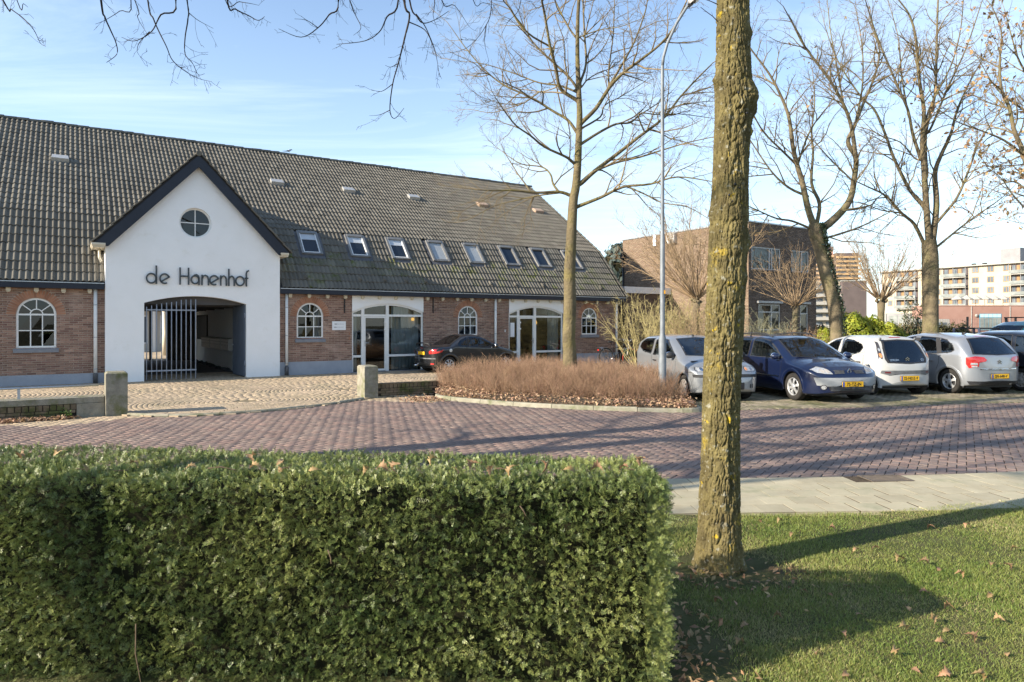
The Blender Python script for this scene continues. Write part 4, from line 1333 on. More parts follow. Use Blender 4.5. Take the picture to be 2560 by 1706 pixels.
# one double-roll tile: u across 0.30, v down the slope 0.36
NW = 12
us = np.linspace(0, 0.30, NW + 1)
hw = 0.047 * (np.cos(2 * pi * (us / 0.15) + pi) * 0.5 + 0.5) ** 0.9 + 0.005 * np.sin(2 * pi * us / 0.15)
TLV = 0.37
tv, tf_ = [], []
for (v_, lift) in ((0.0, 0.0), (TLV, 0.026)):
    for u_, h_ in zip(us, hw): tv.append((u_, v_, h_ + lift))
for u_, h_ in zip(us, hw): tv.append((u_, TLV, h_ + 0.026))
for u_, h_ in zip(us, hw): tv.append((u_, TLV + 0.002, h_ + 0.002))
for i in range(NW):
    tf_.append((i, i + NW + 1, i + NW + 2, i + 1))
    tf_.append((2 * (NW + 1) + i, 3 * (NW + 1) + i, 3 * (NW + 1) + i + 1, 2 * (NW + 1) + i + 1))
tv = np.array(tv); tf_ = np.array(tf_)


def slope_frame(p0, p1):
    """top edge point (t,z), lower edge point -> down vector, normal in (t,z)."""
    d = np.array([p1[0] - p0[0], p1[1] - p0[1]]); L = np.linalg.norm(d); d = d / L
    n = np.array([d[1], -d[0]]);
    if n[1] < 0: n = -n
    return d, n, L


SKY = [(s0, s0 + 0.68) for s0 in (1.08, 2.88, 4.52, 6.26, 7.92, 9.68, 11.34, 13.10)]
tiles = []          # s, t, z, slope id
skz0, skz1 = 4.16, 5.13
for sid, (pt, pb, nrow) in enumerate(((KN, EV, 8), (RG, KN, 21))):
    d, n, L = slope_frame(pt, pb)
    step = L / nrow
    for rw_ in range(nrow):
        v0 = rw_ * step
        t0, z0 = pt[0] + d[0] * v0, pt[1] + d[1] * v0
        tm, zm = pt[0] + d[0] * (v0 + step / 2), pt[1] + d[1] * (v0 + step / 2)
        kk = -14.0
        while kk < SV - 0.2:
            sm = kk + 0.15
            zg = 7.02 - abs(sm - GA) * 1.052
            inside = (zm < zg - 0.02) if abs(sm - GA) < 2.46 else False
            sky_ = sid == 0 and any(a - 0.02 < sm < c + 0.02 for (a, c) in SKY) and skz0 < zm < skz1
            if not inside and not sky_: tiles.append((kk, t0, z0, sid, tm, zm))
            kk += 0.30
tiles = np.array(tiles)
wx = BP0.x + BU.x * tiles[:, 0] + BN.x * tiles[:, 4]; wy = BP0.y + BU.y * tiles[:, 0] + BN.y * tiles[:, 4]
vis = np.abs(wx) < 0.752 * wy
dist = np.hypot(wx, wy) * np.where(vis, 1, 50)
order = np.argsort(dist)
fr_ = [slope_frame(KN, EV), slope_frame(RG, KN)]
mossy = np.array([(sid == 0 and zz < 4.3 and s > -0.3 and rng.random() < 0.9 * (1 - abs(zz - 3.85) / 0.8)) for (s, _, _, sid, _, zz) in tiles])
tmesh = []
for sid in (0, 1):
    d, n, L = fr_[sid]
    V = np.stack([tv[:, 0], d[0] * tv[:, 1] + n[0] * tv[:, 2], d[1] * tv[:, 1] + n[1] * tv[:, 2]], -1)
    for mt in (m_tile, m_tile_moss):
        o = np_mesh('tile', V, tf_, mt, smooth=True)
        tmesh.append(o.data); bpy.data.objects.remove(o)
for i in order[:300]:
    sid = int(tiles[i, 3])
    o = link_mesh('tile', tmesh[sid * 2 + int(mossy[i])], roof, (tiles[i, 0], tiles[i, 1] + rng.normal(0, 0.002), tiles[i, 2] + rng.normal(0, 0.003)))
rest = order[300:]
for mi, mt, nm in ((0, m_tile, 'tile_field'), (1, m_tile_moss, 'mossy_tile_field')):
    sel = rest[mossy[rest] == bool(mi)]
    Vs = []
    for sid in (0, 1):
        s_ = sel[tiles[sel, 3] == sid]
        base = np.array([v.co[:] for v in tmesh[sid * 2].vertices])
        off = np.stack([tiles[s_, 0], tiles[s_, 1] + rng.normal(0, 0.002, len(s_)), tiles[s_, 2] + rng.normal(0, 0.003, len(s_))], -1)
        Vs.append((base[None] + off[:, None, :]).reshape(-1, 3))
    V = np.concatenate(Vs); nT = len(V) // len(tv)
    F = (tf_[None] + (np.arange(nT) * len(tv))[:, None, None]).reshape(-1, 4)
    tag(np_mesh(nm, V, F, mt, roof, np.repeat(rng.random(nT), len(tv)), smooth=True), kind='stuff')
# ridge caps, verge trim
rm = MB()
n = 8; vs = []
for (x, rr_) in ((0.0, 0.105), (0.40, 0.12)):
    for k in range(n + 1):
        a = pi * k / n
        vs.append((x, cos(a) * rr_ * 1.1, sin(a) * rr_))
fs = [(k, k + n + 1, k + n + 2, k + 1) for k in range(n)]
for k in range(n + 1): vs.append((0.40, cos(pi * k / n) * .09, sin(pi * k / n) * .09))
fs += [(n + 1 + k, 2 * n + 2 + k, 2 * n + 3 + k, n + 2 + k) for k in range(n)]
rmesh = rm.add(vs, fs, smooth=True).mesh('ridge_tile', m_tile, fixn=False)
k = -14.0
while k < SV - 0.1:
    link_mesh('ridge_tile', rmesh, roof, (k, RG[0], RG[1] - 0.02 + rng.normal(0, 0.006)), (0, rng.normal(0, 0.006), 0)); k += 0.38
for sid, (pt, pb, nrow) in enumerate(((KN, EV, 8), (RG, KN, 21))):
    d, nn_, L = slope_frame(pt, pb); step = L / nrow
    vt = MB()
    a0, a1 = np.array(pt), np.array(pt) + d * (step + 0.03)
    q = [(0, 0, -0.06), (0, 0, 0.035), (1, 0.026, 0.062), (1, 0.0, -0.04)]
    P2 = [(d * (step + 0.02) * u_ + nn_ * h_) for (u_, _, h_) in q]
    vt.prism([(p[0], p[1]) for p in P2], (0, 0, 0), (0, 1, 0), (0, 0, 1), (0.10, 0, 0))
    vm = vt.mesh('verge_tile', m_tile)
    for r_ in range(nrow):
        p = np.array(pt) + d * (step * r_)
        link_mesh('verge_tile', vm, roof, (SV - 0.03, p[0], p[1]))
# roof windows
m_skyglass = M('roof_window_glass', (0.012, 0.018, 0.028), (0.016, 0.022, 0.032), scale=1, rough=0.04, spec=0.7)
m_frost = M('frosted_roof_glass', (0.30, 0.325, 0.34), (0.34, 0.365, 0.38), scale=2, rough=0.25, spec=0.6)
m_blind = M('roof_blind', (0.44, 0.47, 0.50), (0.50, 0.53, 0.56), scale=3, rough=0.3, spec=0.6)
m_alu = M('grey_aluminium', (0.23, 0.225, 0.21), (0.28, 0.275, 0.26), scale=9, rough=0.5, metal=0.5)
d, nn_, L = fr_[0]
DV = Vector((0, d[0], d[1])); NV = Vector((0, nn_[0], nn_[1])); UV = Vector((1, 0, 0))
for k, (a, c) in enumerate(SKY):
    zt = 5.10
    o_ = Vector((a, KN[0] + d[0] * ((zt - KN[1]) / d[1]), zt))
    w_ = c - a; hgt = 1.18

    def sb(b, u0, u1, v0, v1, n0, n1): b.obox(o_ + UV * ((u0 + u1) / 2) + DV * ((v0 + v1) / 2) + NV * ((n0 + n1) / 2), UV * ((u1 - u0) / 2), DV * ((v1 - v0) / 2), NV * ((n1 - n0) / 2))
    f_ = MB(); sb(f_, -0.04, 0.045, 0.0, hgt, -0.02, 0.10); sb(f_, w_ - 0.045, w_ + 0.04, 0.0, hgt, -0.02, 0.10); sb(f_, 0.045, w_ - 0.045, -0.0, 0.13, -0.02, 0.115); sb(f_, 0.045, w_ - 0.045, hgt - 0.07, hgt, -0.02, 0.085)
    w0 = f_.build('roof_window', m_alu, roof, bevel=0.006)
    ap_ = MB(); sb(ap_, -0.12, w_ + 0.12, hgt, hgt + 0.18, 0.0, 0.03); sb(ap_, -0.14, -0.042, 0, hgt, -0.01, 0.035); sb(ap_, w_ + 0.042, w_ + 0.14, 0, hgt, -0.01, 0.035)
    ap_.build('apron', m_lead, w0)
    sh = MB(); sb(sh, 0.045, 0.075, 0.13, hgt - 0.07, 0.02, 0.09); sb(sh, w_ - 0.075, w_ - 0.045, 0.13, hgt - 0.07, 0.02, 0.09); sb(sh, 0.075, w_ - 0.075, hgt - 0.10, hgt - 0.07, 0.02, 0.088)
    sh.build('sash', m_white if k < 3 else m_alu, w0)
    p_ = MB(); sb(p_, 0.07, w_ - 0.07, 0.12, hgt - 0.08, 0.03, 0.05)
    p_.build('pane', m_frost if k in (3, 4) else m_skyglass, w0)
    if k < 3:
        bl = MB(); sb(bl, 0.076, w_ - 0.076, 0.131, 0.40, 0.052, 0.056); sb(bl, 0.076, w_ - 0.076, 0.40, 0.425, 0.052, 0.062)
        bl.build('blind', m_blind, w0)
# sheet metal cowls high on the roof
d, nn_, L = fr_[1]
DV = Vector((0, d[0], d[1])); NV = Vector((0, nn_[0], nn_[1]))
m_cowl = M('galvanised_cowl', (0.48, 0.47, 0.44), (0.56, 0.55, 0.52), scale=7, rough=0.4, metal=0.5)
m_cowl_tan = M('clay_cowl', (0.34, 0.24, 0.17), (0.40, 0.29, 0.21), scale=7, rough=0.7)
for k, s in enumerate((-6.15, 1.20, 4.20, 7.25, 10.87, 14.17)):
    o_ = Vector((s, 0, 0)) + Vector((0, KN[0] + (7.62 - KN[1]) * 1.4388, 7.62))
    w_, h0, h1, ln = 0.26, 0.02, 0.15, 0.46
    pr = [(0, 0.02), (0.10, 0.13), (ln, h1 + 0.02), (ln + 0.02, 0.0), (0, -0.02)]
    cb_ = MB()
    A = []
    for sx in (-1, 1):
        for (v_, n_) in pr: A.append(o_ + UV * (sx * w_ * (0.9 if v_ < 0.2 else 1.0)) + DV * v_ + NV * n_)
    cb_.add(A, [(0, 1, 2, 3, 4), (9, 8, 7, 6, 5), (0, 5, 6, 1), (1, 6, 7, 2), (2, 7, 8, 3)])
    v0 = cb_.build('roof_vent', m_cowl if k < 4 else m_cowl_tan, roof, bevel=0.01)
    fl = MB(); fl.obox(o_ + DV * 0.25 + NV * 0.01, UV * 0.34, DV * 0.36, NV * 0.012); fl.build('flashing', m_lead, v0)
# small hooded vent tiles near the eaves
d, nn_, L = fr_[0]
DV = Vector((0, d[0], d[1])); NV = Vector((0, nn_[0], nn_[1]))
hm = MB(); vs = []
for (v_, r_) in ((0.0, 0.02), (0.10, 0.055), (0.26, 0.075)):
    for k in range(7):
        a = pi * k / 6
        vs.append(Vector((cos(a) * r_, 0, 0)) + DV * v_ + NV * (sin(a) * r_ * 1.1 + 0.03))
fs = []
for i in range(2):
    for k in range(6): fs.append((i * 7 + k, i * 7 + k + 1, (i + 1) * 7 + k + 1, (i + 1) * 7 + k))
fs.append((14, 15, 16, 17, 18, 19, 20))
hmesh = hm.add(vs, fs, smooth=True).mesh('vent_tile', m_tile, fixn=False)
for s in (0.95, 2.9, 3.85, 4.7, 5.5, 8.4, 9.6, 11.0, 12.1, 14.2):
    z = 3.48
    link_mesh('vent_tile', hmesh, roof, (s, KN[0] + d[0] * ((z - KN[1]) / d[1]), z))
# ------------------------------------------------------------------ pillars, low walls and rail
m_conc = M('weathered_concrete', (0.20, 0.185, 0.150), (0.29, 0.27, 0.215), scale=7, rough=0.92, spec=0.15, c3=(0.13, 0.135, 0.06), s3=3.0, t3=(0.48, 0.66), bump=0.007, bscale=45)
m_moss_brick = M('mossy_brick', (0.155, 0.115, 0.075), (0.205, 0.155, 0.105), scale=5, rough=0.9, spec=0.15, pv=0.2, c3=(0.085, 0.09, 0.035), s3=3, t3=(0.46, 0.62), bump=0.004, bscale=80)


def pillar(name, label, corner, w, dp, h):
    r = thing(name, label, 'pillar', (*corner, 0), BRZ, group='concrete gate pillars of the forecourt')
    b = MB().box(0, w, 0, dp, -0.1, h - 0.03)
    # softly domed top
    b.add([(0, 0, h - 0.03), (w, 0, h - 0.03), (w, dp, h - 0.03), (0, dp, h - 0.03), (0.035, 0.035, h), (w - 0.035, 0.035, h), (w - 0.035, dp - 0.035, h), (0.035, dp - 0.035, h)], [(4, 5, 6, 7), (0, 1, 5, 4), (1, 2, 6, 5), (2, 3, 7, 6), (3, 0, 4, 7)])
    bm = b.mesh('shaft', m_conc, bevel=0.014)
    link_mesh('shaft', bm, r)
    return r


pl_L = pillar('stone_pillar', 'mossy square concrete pillar at the end of the low railed wall', (-7.70, 12.93), 0.37, 0.50, 0.83)
pl_R = pillar('stone_pillar', 'square concrete pillar between the tan forecourt and the twig bed', (-3.45, 15.97), 0.34, 0.50, 0.77)

lw = thing('railed_wall', 'low mossy brick wall with concrete coping and steel rail left of the pillar', 'wall', (-7.70, 12.93, 0), BRZ)
b = MB(); b.box(-9, -0.01, 0.115, 0.30, -0.1, 0.255); b.build('core', m_joint, lw)
nsold = MB().box(-0.045, 0.045, 0, 0.09, 0, 0.10).mesh('brick', m_moss_brick, bevel=0.005)
nstr = MB().box(-0.1, 0.1, 0, 0.09, 0, 0.05).mesh('brick', m_moss_brick, bevel=0.005)
k = 0
x = -0.42
# plain rendered stretch next to the pillar, brick farther along
MB().box(-0.46, -0.01, 0.085, 0.115, -0.05, 0.26).build('render_panel', m_conc, lw)
while x > -3.6:
    link_mesh('brick', nsold, lw, (x - 0.09, 0.10 + rng.normal(0, 0.003), 0.155), (0, rng.normal(0, 0.01), 0)); x -= 0.105
for row in range(3):
    x = -0.58 - (0.1 if row % 2 else 0)
    while x > -3.6:
        link_mesh('brick', nstr, lw, (x, 0.10 + rng.normal(0, 0.003), -0.02 + row * 0.058)); x -= 0.21
b = MB().box(-9, -0.01, 0.10, 0.55, 0.262, 0.375)
b.build('coping', m_conc, lw, bevel=0.01)
b = MB().tube([(-9, 0.33, 0.575), (-0.10, 0.33, 0.575)], 0.021, 10); b.build('rail', m_zinc, lw)
pm = MB().box(-0.022, 0.022, -0.008, 0.008, 0.375, 0.565).mesh('post', m_zinc)
for k in range(5): link_mesh('post', pm, lw, (-1.35 - k * 1.7, 0.33, 0))

lr = thing('brick_wall', 'low dark brick wall in shadow between the pillar and the twig bed', 'wall', (-3.45, 15.97, 0), BRZ)
MB().box(0.34, 2.0, 0.12, 0.29, -0.1, 0.30).build('core', m_joint, lr)
x = 0.40
while x < 1.98: link_mesh('brick', nsold, lr, (x, 0.105 + rng.normal(0, 0.003), 0.215)); x += 0.105
for row in range(4):
    x = 0.45 + (0.1 if row % 2 else 0)
    while x < 1.9: link_mesh('brick', nstr, lr, (x, 0.105 + rng.normal(0, 0.003), -0.02 + row * 0.058)); x += 0.21
MB().box(0.345, 2.0, 0.10, 0.31, 0.30, 0.325).build('coping', m_moss_brick, lr, bevel=0.006)

# ------------------------------------------------------------------ street lamp
m_galv = M('galvanised_steel', (0.15, 0.17, 0.19), (0.22, 0.24, 0.26), scale=9, rough=0.6, metal=0.2, c3=(0.12, 0.14, 0.16), s3=5, t3=(0.5, 0.7), stretch=(1, 1, .4))
lx, ly = 3.35, 15.2
lamp = thing('street_lamp', 'tall galvanised street lamp with bent arm standing at the corner of the twig bed', 'street lamp', (lx, ly, 0))
MB().lathe([(0.085, -0.2), (0.085, 1.38), (0.083, 1.42), (0.058, 1.52), (0.055, 1.55), (0.052, 3.7), (0.042, 3.76), (0.040, 6.9), (0.036, 7.5)], 16).build('pole', m_galv, lamp)
arm = [(0, 0, 7.49), (0.02, 0, 7.68), (0.10, -0.03, 7.98), (0.30, -0.06, 8.42), (0.50, -0.09, 8.74), (0.60, -0.11, 8.86)]
MB().tube(arm, 0.034, 10).build('arm', m_galv, lamp)
hd = Vector((0.72, -0.10, 0.60)).normalized(); hs = Vector((0.10, 0.99, 0)); hs = (hs - hd * hs.dot(hd)).normalized(); hn = hd.cross(hs)
if hn.z < 0: hn = -hn
m_lampgrey = M('lamp_housing', (0.30, 0.28, 0.27), (0.36, 0.34, 0.33), scale=12, rough=0.5)
b = MB()
o_ = Vector(arm[-1]) - hd * 0.05
q = []
for (v_, w_, n0, n1) in ((0.0, 0.07, -0.03, 0.05), (0.12, 0.13, -0.04, 0.08), (0.6, 0.15, -0.045, 0.10), (0.78, 0.10, -0.03, 0.05)):
    q += [o_ + hd * v_ + hs * w_ + hn * n0, o_ + hd * v_ - hs * w_ + hn * n0, o_ + hd * v_ - hs * w_ * .8 + hn * n1, o_ + hd * v_ + hs * w_ * .8 + hn * n1]
fs = [(3, 2, 1, 0), (12, 13, 14, 15)]
for i in range(3):
    for j in range(4): fs.append((i * 4 + j, i * 4 + (j + 1) % 4, (i + 1) * 4 + (j + 1) % 4, (i + 1) * 4 + j))
b.add(q, fs); b.build('housing', m_lampgrey, lamp, bevel=0.01)
b = MB().obox(o_ + hd * 0.38 - hn * 0.052, hd * 0.24, hs * 0.115, hn * 0.012); b.build('lens', M('lamp_lens', (0.42, 0.40, 0.36), (0.5, 0.48, 0.44), scale=20, rough=0.25), lamp)
b = MB().obox(o_ - hn * 0.03 + hd * 0.02, hd * 0.06, hs * 0.04, hn * 0.035); b.build('joint', m_black, lamp)
MB().box(0.025, 0.055, -0.056, -0.03, 2.42, 2.50).build('number_tag', M('yellow_tag', (0.55, 0.27, 0.02), rough=0.5), lamp)

# ------------------------------------------------------------------ brown brick house on the right
m_brick_lit = M('lit_side_brick', (0.215, 0.158, 0.110), (0.275, 0.205, 0.145), scale=1.2, rough=0.88, spec=0.15, pv=0.16, pc=(0.20, 0.135, 0.095))  # paler copy of the house brick, sunlight of the left side in the colour
m_mort2 = M('dark_mortar', (0.15, 0.12, 0.095), (0.19, 0.155, 0.125), scale=4, rough=0.95)
hc = Vector((10.6, 30.6, 0))
bh = thing('brick_house', 'two storey flat roofed brown brick house behind the pollard trees', 'building', tuple(hc), BRZ)
HH = 6.4
WL, WD = 5.1, 8.3          # along u, along n
dk_open = [(0.22, 2.29, 4.22, lambda s: 5.26), (3.13, 4.48, 4.22, lambda s: 5.26), (0.70, 2.28, 1.46, lambda s: 2.66), (3.80, 4.42, 0.9, lambda s: 2.66)]
b = MB(); wall_strips(b, 0, WL, -0.05, HH - 0.06, dk_open, 0.012, 0.5)
b.add([(0.012, 0.012, -0.05), (0.012, WD, -0.05), (0.012, WD, HH - .06), (0.012, 0.012, HH - .06)], [(3, 2, 1, 0)])
b.add([(WL, 0.012, -0.05), (WL, WD, -0.05), (WL, WD, HH - .06), (WL, 0.012, HH - .06)], [(0, 1, 2, 3)])
b.add([(0, WD, -0.05), (WL, WD, -0.05), (WL, WD, HH - .06), (0, WD, HH - .06)], [(0, 1, 2, 3)])
bwall = b.build('wall', m_mort2, bh, fixn=False)
MB().box(-0.035, WL + 0.035, -0.035, WD + 0.03, HH - 0.058, HH).build('roof', m_zinc, bh)
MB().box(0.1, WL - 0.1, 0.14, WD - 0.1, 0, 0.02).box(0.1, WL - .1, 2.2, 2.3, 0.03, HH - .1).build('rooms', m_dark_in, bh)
brk = np.array([(0, 0.014, 0), (1, 0.014, 0), (1, 0.014, 1), (0, 0.014, 1), (0.015, 0, 0.07), (0.985, 0, 0.07), (0.985, 0, 0.93), (0.015, 0, 0.93)], dtype=float)
brq = np.array([(4, 5, 6, 7), (0, 1, 5, 4), (1, 2, 6, 5), (2, 3, 7, 6), (3, 0, 4, 7)])


def brick_face(L, H, z0, opens, xf, mat, parent, ntop, nearest):
    out = []
    z = z0; k = 0
    while z + 0.055 < H:
        x = -0.11 if k % 2 else 0.0
        while x < L:
            a, c = max(x, 0), min(x + 0.21, L); x += 0.221
            zc = z + 0.027
            segs = [(a, c)]
            for (oa, oc, zb, tf) in opens:
                if zb < zc < tf(0):
                    ns_ = []
                    for (p, q) in segs:
                        if q <= oa or p >= oc: ns_.append((p, q)); continue
                        if p < oa - 0.03: ns_.append((p, oa))
                        if q > oc + 0.03: ns_.append((oc, q))
                    segs = ns_
            for (p, q) in segs:
                if q - p > 0.03: out.append((p, q, z))
        z += 0.0665; k += 1
    arr = np.array(out)
    od = np.argsort(nearest(arr))
    mb = MB().add([xf(*v) for v in brk], [tuple(q) for q in brq])
    for i in od[:ntop]:
        p, q, z = arr[i]
        v = brk * np.array((q - p, 1, 0.055)) + np.array((p, 0, z))
        MB().add([xf(*w) for w in v], [tuple(f) for f in brq]).build('brick', mat, parent, fixn=False)
    r = arr[od[ntop:]]
    V = brk[None] * np.stack([r[:, 1] - r[:, 0], np.ones(len(r)), np.full(len(r), 0.055)], -1)[:, None, :] + np.stack([r[:, 0], np.zeros(len(r)), r[:, 2]], -1)[:, None, :]
    V = np.array([xf(*w) for w in V.reshape(-1, 3)])
    F = (brq[None] + (np.arange(len(r)) * 8)[:, None, None]).reshape(-1, 4)
    tag(np_mesh('brickwork', V, F, mat, parent, np.repeat(rng.random(len(r)), 8)), kind='stuff')


brick_face(WL, HH - 0.06, 0.0, dk_open, lambda x, y, z: (x, y, z), m_brick_brown, bwall, 150, lambda a: a[:, 0] + np.where(a[:, 2] < 2.2, 10, 0))  # front lies in shade, so it gets a darker brick than the lit side
brick_face(WD, HH - 0.06, 0.0, [], lambda x, y, z: (y, x, z), m_brick_lit, bwall, 150, lambda a: a[:, 0] + np.where(a[:, 2] < 3.4, 10, 0))
m_greyfr = M('grey_white_frame', (0.46, 0.45, 0.43), (0.52, 0.51, 0.49), scale=8, rough=0.5)


def flat_window(parent, s0, s1, z0, z1, divs, transom=None, bars=False):
    f = MB()
    fw = 0.06
    f.box(s0, s1, 0.02, 0.08, z0, z0 + fw); f.box(s0, s1, 0.02, 0.08, z1 - fw, z1); f.box(s0, s0 + fw, 0.021, 0.079, z0 + fw, z1 - fw); f.box(s1 - fw, s1, 0.021, 0.079, z0 + fw, z1 - fw)
    for d_ in divs: f.box(s0 + d_ * (s1 - s0) - 0.035, s0 + d_ * (s1 - s0) + 0.035, 0.018, 0.082, z0 + fw, z1 - fw)
    if transom: f.box(s0 + fw, s1 - fw, 0.022, 0.078, transom - 0.03, transom + 0.03)
    w_ = f.build('window', m_greyfr, parent)
    e = [0] + list(divs) + [1]
    rows = [(z0 + 0.05, z1 - 0.05)] if not transom else [(z0 + 0.05, transom), (transom, z1 - 0.05)]
    for a, c in zip(e[:-1], e[1:]):
        for (p, q) in rows:
            j = rng.normal(0, 0.004, 4); xa, xc = s0 + a * (s1 - s0) + 0.04, s0 + c * (s1 - s0) - 0.04
            MB().add([(xa, .05 + j[0], p), (xc, .05 + j[1], p), (xc, .05 + j[2], q), (xa, .05 + j[3], q)], [(0, 1, 2, 3)]).build('pane', m_glass, w_, fixn=False)
    MB().box(s0 - 0.04, s1 + 0.04, -0.05, 0.05, z0 - 0.05, z0 - 0.003).build('sill', m_lead, w_)
    # net curtain close behind the pane
    n = int((s1 - s0) / 0.06); vs = []
    for k in range(n + 1):
        x = s0 + 0.03 + (s1 - s0 - .06) * k / n
        vs += [(x, 0.16 + 0.02 * sin(k * 1.7), z0 + 0.05), (x, 0.16 + 0.02 * sin(k * 1.7 + .3), z1)]
    MB().add(vs, [(2 * k, 2 * k + 2, 2 * k + 3, 2 * k + 1) for k in range(n)], smooth=True).build('curtain_sheer', M('sheer_grey', (0.22, 0.225, 0.225), (0.30, 0.305, 0.305), scale=5, rough=0.9) if 'sheer_grey' not in bpy.data.materials else bpy.data.materials['sheer_grey'], w_, fixn=False)
    return w_


flat_window(bh, 0.22, 2.29, 4.22, 5.26, (0.62, 0.70)); flat_window(bh, 3.13, 4.48, 4.22, 5.26, (0.60,))
flat_window(bh, 0.70, 2.28, 1.46, 2.66, (0.60,), 2.30); flat_window(bh, 3.80, 4.42, 0.9, 2.66, (), 2.25)
for (a, c) in ((0.55, 2.36), (3.65, 4.52)): MB().box(a, c, -0.10, 0.01, 2.70, 2.80).build('shutter_box', m_greyfr, bh, bevel=0.01)
b = MB().box(-0.20, 0.013, 4.30, 4.83, 5.80, 6.33); b.build('wall_box', m_greyfr, bh, bevel=0.01)
MB().box(-0.06, 0.013, 5.72, 5.92, 5.8, 6.36).build('wall_plate', m_white, bh)
MB().tube([(-0.07, WD - 0.12, 5.3), (-0.07, WD - 0.12, 0.0)], 0.05, 8).box(-0.16, 0.02, WD - 0.24, WD, 5.3, 5.65).build('downpipe', m_black, bh)
# low flat annex between the two houses
ax_ = thing('flat_annex', 'low flat roofed brown brick annex with white fascia behind the shrubs', 'building', (5.45, 33.0, 0), BRZ)
MB().box(0.02, 3.0, 0.02, 4.2, -0.05, 3.25).build('wall', m_mort2, ax_)
brick_face(2.98, 3.25, 0.0, [], lambda x, y, z: (x + 0.02, y + 0.004, z), m_brick_brown, ax_, 60, lambda a: a[:, 0] + np.where(a[:, 2] < 1, 10, 0))
brick_face(4.1, 3.25, 0.0, [], lambda x, y, z: (y + 0.004, x + 0.05, z), m_brick_brown, ax_, 0, lambda a: a[:, 0])
MB().box(-0.12, 3.0, -0.12, 4.3, 3.25, 3.56).build('fascia', m_white, ax_)

# ------------------------------------------------------------------ far buildings
m_cream_wall = M('cream_brick_far', (0.40, 0.355, 0.275), (0.45, 0.40, 0.315), scale=0.3, rough=0.9)
m_tanframe = M('tan_frame', (0.27, 0.165, 0.075), (0.33, 0.21, 0.10), scale=1, rough=0.7)
m_farglass = M('far_glass', (0.08, 0.10, 0.125), (0.16, 0.185, 0.21), scale=0.25, rough=0.12, spec=0.6, lo=.4, hi=.6)
m_farwhite = M('far_white', (0.36, 0.345, 0.31), rough=0.8)
m_fargrey = M('far_grey', (0.22, 0.215, 0.22), (0.27, 0.265, 0.27), scale=.5, rough=0.8)
m_farbrick = M('far_red_brick', (0.33, 0.185, 0.145), (0.38, 0.225, 0.18), scale=0.35, rough=0.9)
m_farbrown = M('far_brown_brick', (0.105, 0.082, 0.078), (0.13, 0.102, 0.097), scale=0.3, rough=0.9)
m_railglass = M('balcony_panel', (0.17, 0.185, 0.175), (0.28, 0.295, 0.28), scale=0.6, rough=0.3)

A0 = Vector((110, 203, 0)); AW = Vector((17.4, -33, 0)).normalized()


def apt_s(px):
    a = (px - CXP) / FPX
    return (a * A0.y - A0.x) / (AW.x - a * AW.y)


apt = thing('apartment_block', 'cream four storey apartment block with balconies far behind the parking bays', 'building', tuple(A0), atan2(AW.y, AW.x))
LA = apt_s(2700)
MB().box(0, LA, 0, 14, 4.8, 17.0).build('wall', m_cream_wall, apt)
MB().box(-0.8, LA, -0.9, 14.5, 17.0, 17.3).build('roof', m_farwhite, apt)
gd = MB().box(0.3, apt_s(2345), 0.06, 0.5, 0, 4.8).build('garage_front', m_fargrey, apt)
for px in (2212, 2268, 2308): MB().box(apt_s(px) - .3, apt_s(px) + .5, -0.3, 0.055, 0, 4.85).build('post', m_farwhite, apt)
for k in range(6): MB().box(apt_s(2222) + k * 3.1, apt_s(2222) + k * 3.1 + 2.7, -0.02, 0.055, 0.2, 4.2).build('door_panel', m_railglass, apt)
pitch = 2.72
for (pa, pb) in ((2430, 2447), (2468, 2485), (2508, 2525), (2344, 2351), (2220, 2231), (2304, 2309)):
    for fl in range(4):
        s0, s1 = apt_s(pa), apt_s(pb); z0 = 15.25 - fl * pitch
        w_ = MB().box(s0, s1, -0.06, 0.02, z0, z0 + 1.55).build('window', m_tanframe, apt)
        n = 2 if s1 - s0 > 1.5 else 1
        for q in range(n):
            a = s0 + 0.14 + q * (s1 - s0 - .14) / n; MB().box(a, a + (s1 - s0 - .14) / n - .14, -0.075, -0.062, z0 + .13, z0 + 1.42).build('pane', m_farglass, w_)
for (pa, pb) in ((2241, 2295), (2358, 2421), (2527, 2590)):
    s0, s1 = apt_s(pa), apt_s(pb)
    for fl in range(5):
        z0 = 14.35 - fl * pitch
        if z0 < 4.0: continue
        bl = MB().box(s0, s1, -1.3, 0.0, z0 - 0.2, z0).build('balcony', m_farwhite, apt)
        MB().box(s0 + .05, s1 - .05, -1.28, -1.22, z0 + 0.12, z0 + 0.95).build('railing', m_railglass, bl)
        MB().box(s0, s1, -0.02, 0.03, z0, z0 + 2.42).build('recess_shade_panel', m_farbrown, bl)  # flat dark panel, the shade of a recess put into its colour
        n = 5
        for q in range(n):
            a = s0 + 0.4 + q * (s1 - s0 - .6) / n
            MB().box(a, a + (s1 - s0 - .6) / n - .35, -0.06, -0.025, z0, z0 + 2.2).build('door', m_tanframe if q % 2 else m_farglass, bl)
        for q in (0.02, 0.5, 0.98): MB().box(s0 + q * (s1 - s0) - .06, s0 + q * (s1 - s0) + .06, -1.25, -1.15, z0, z0 + 2.4).build('post', m_fargrey, bl)
for px in (2286, 2407, 2434): MB().box(apt_s(px), apt_s(px) + 0.8, 4, 5, 17.3, 18.1).build('roof_vent', m_black, apt)
MB().box(apt_s(2474), apt_s(2524), 5, 11, 17.3, 21.4).build('roof_house', m_fargrey, apt)

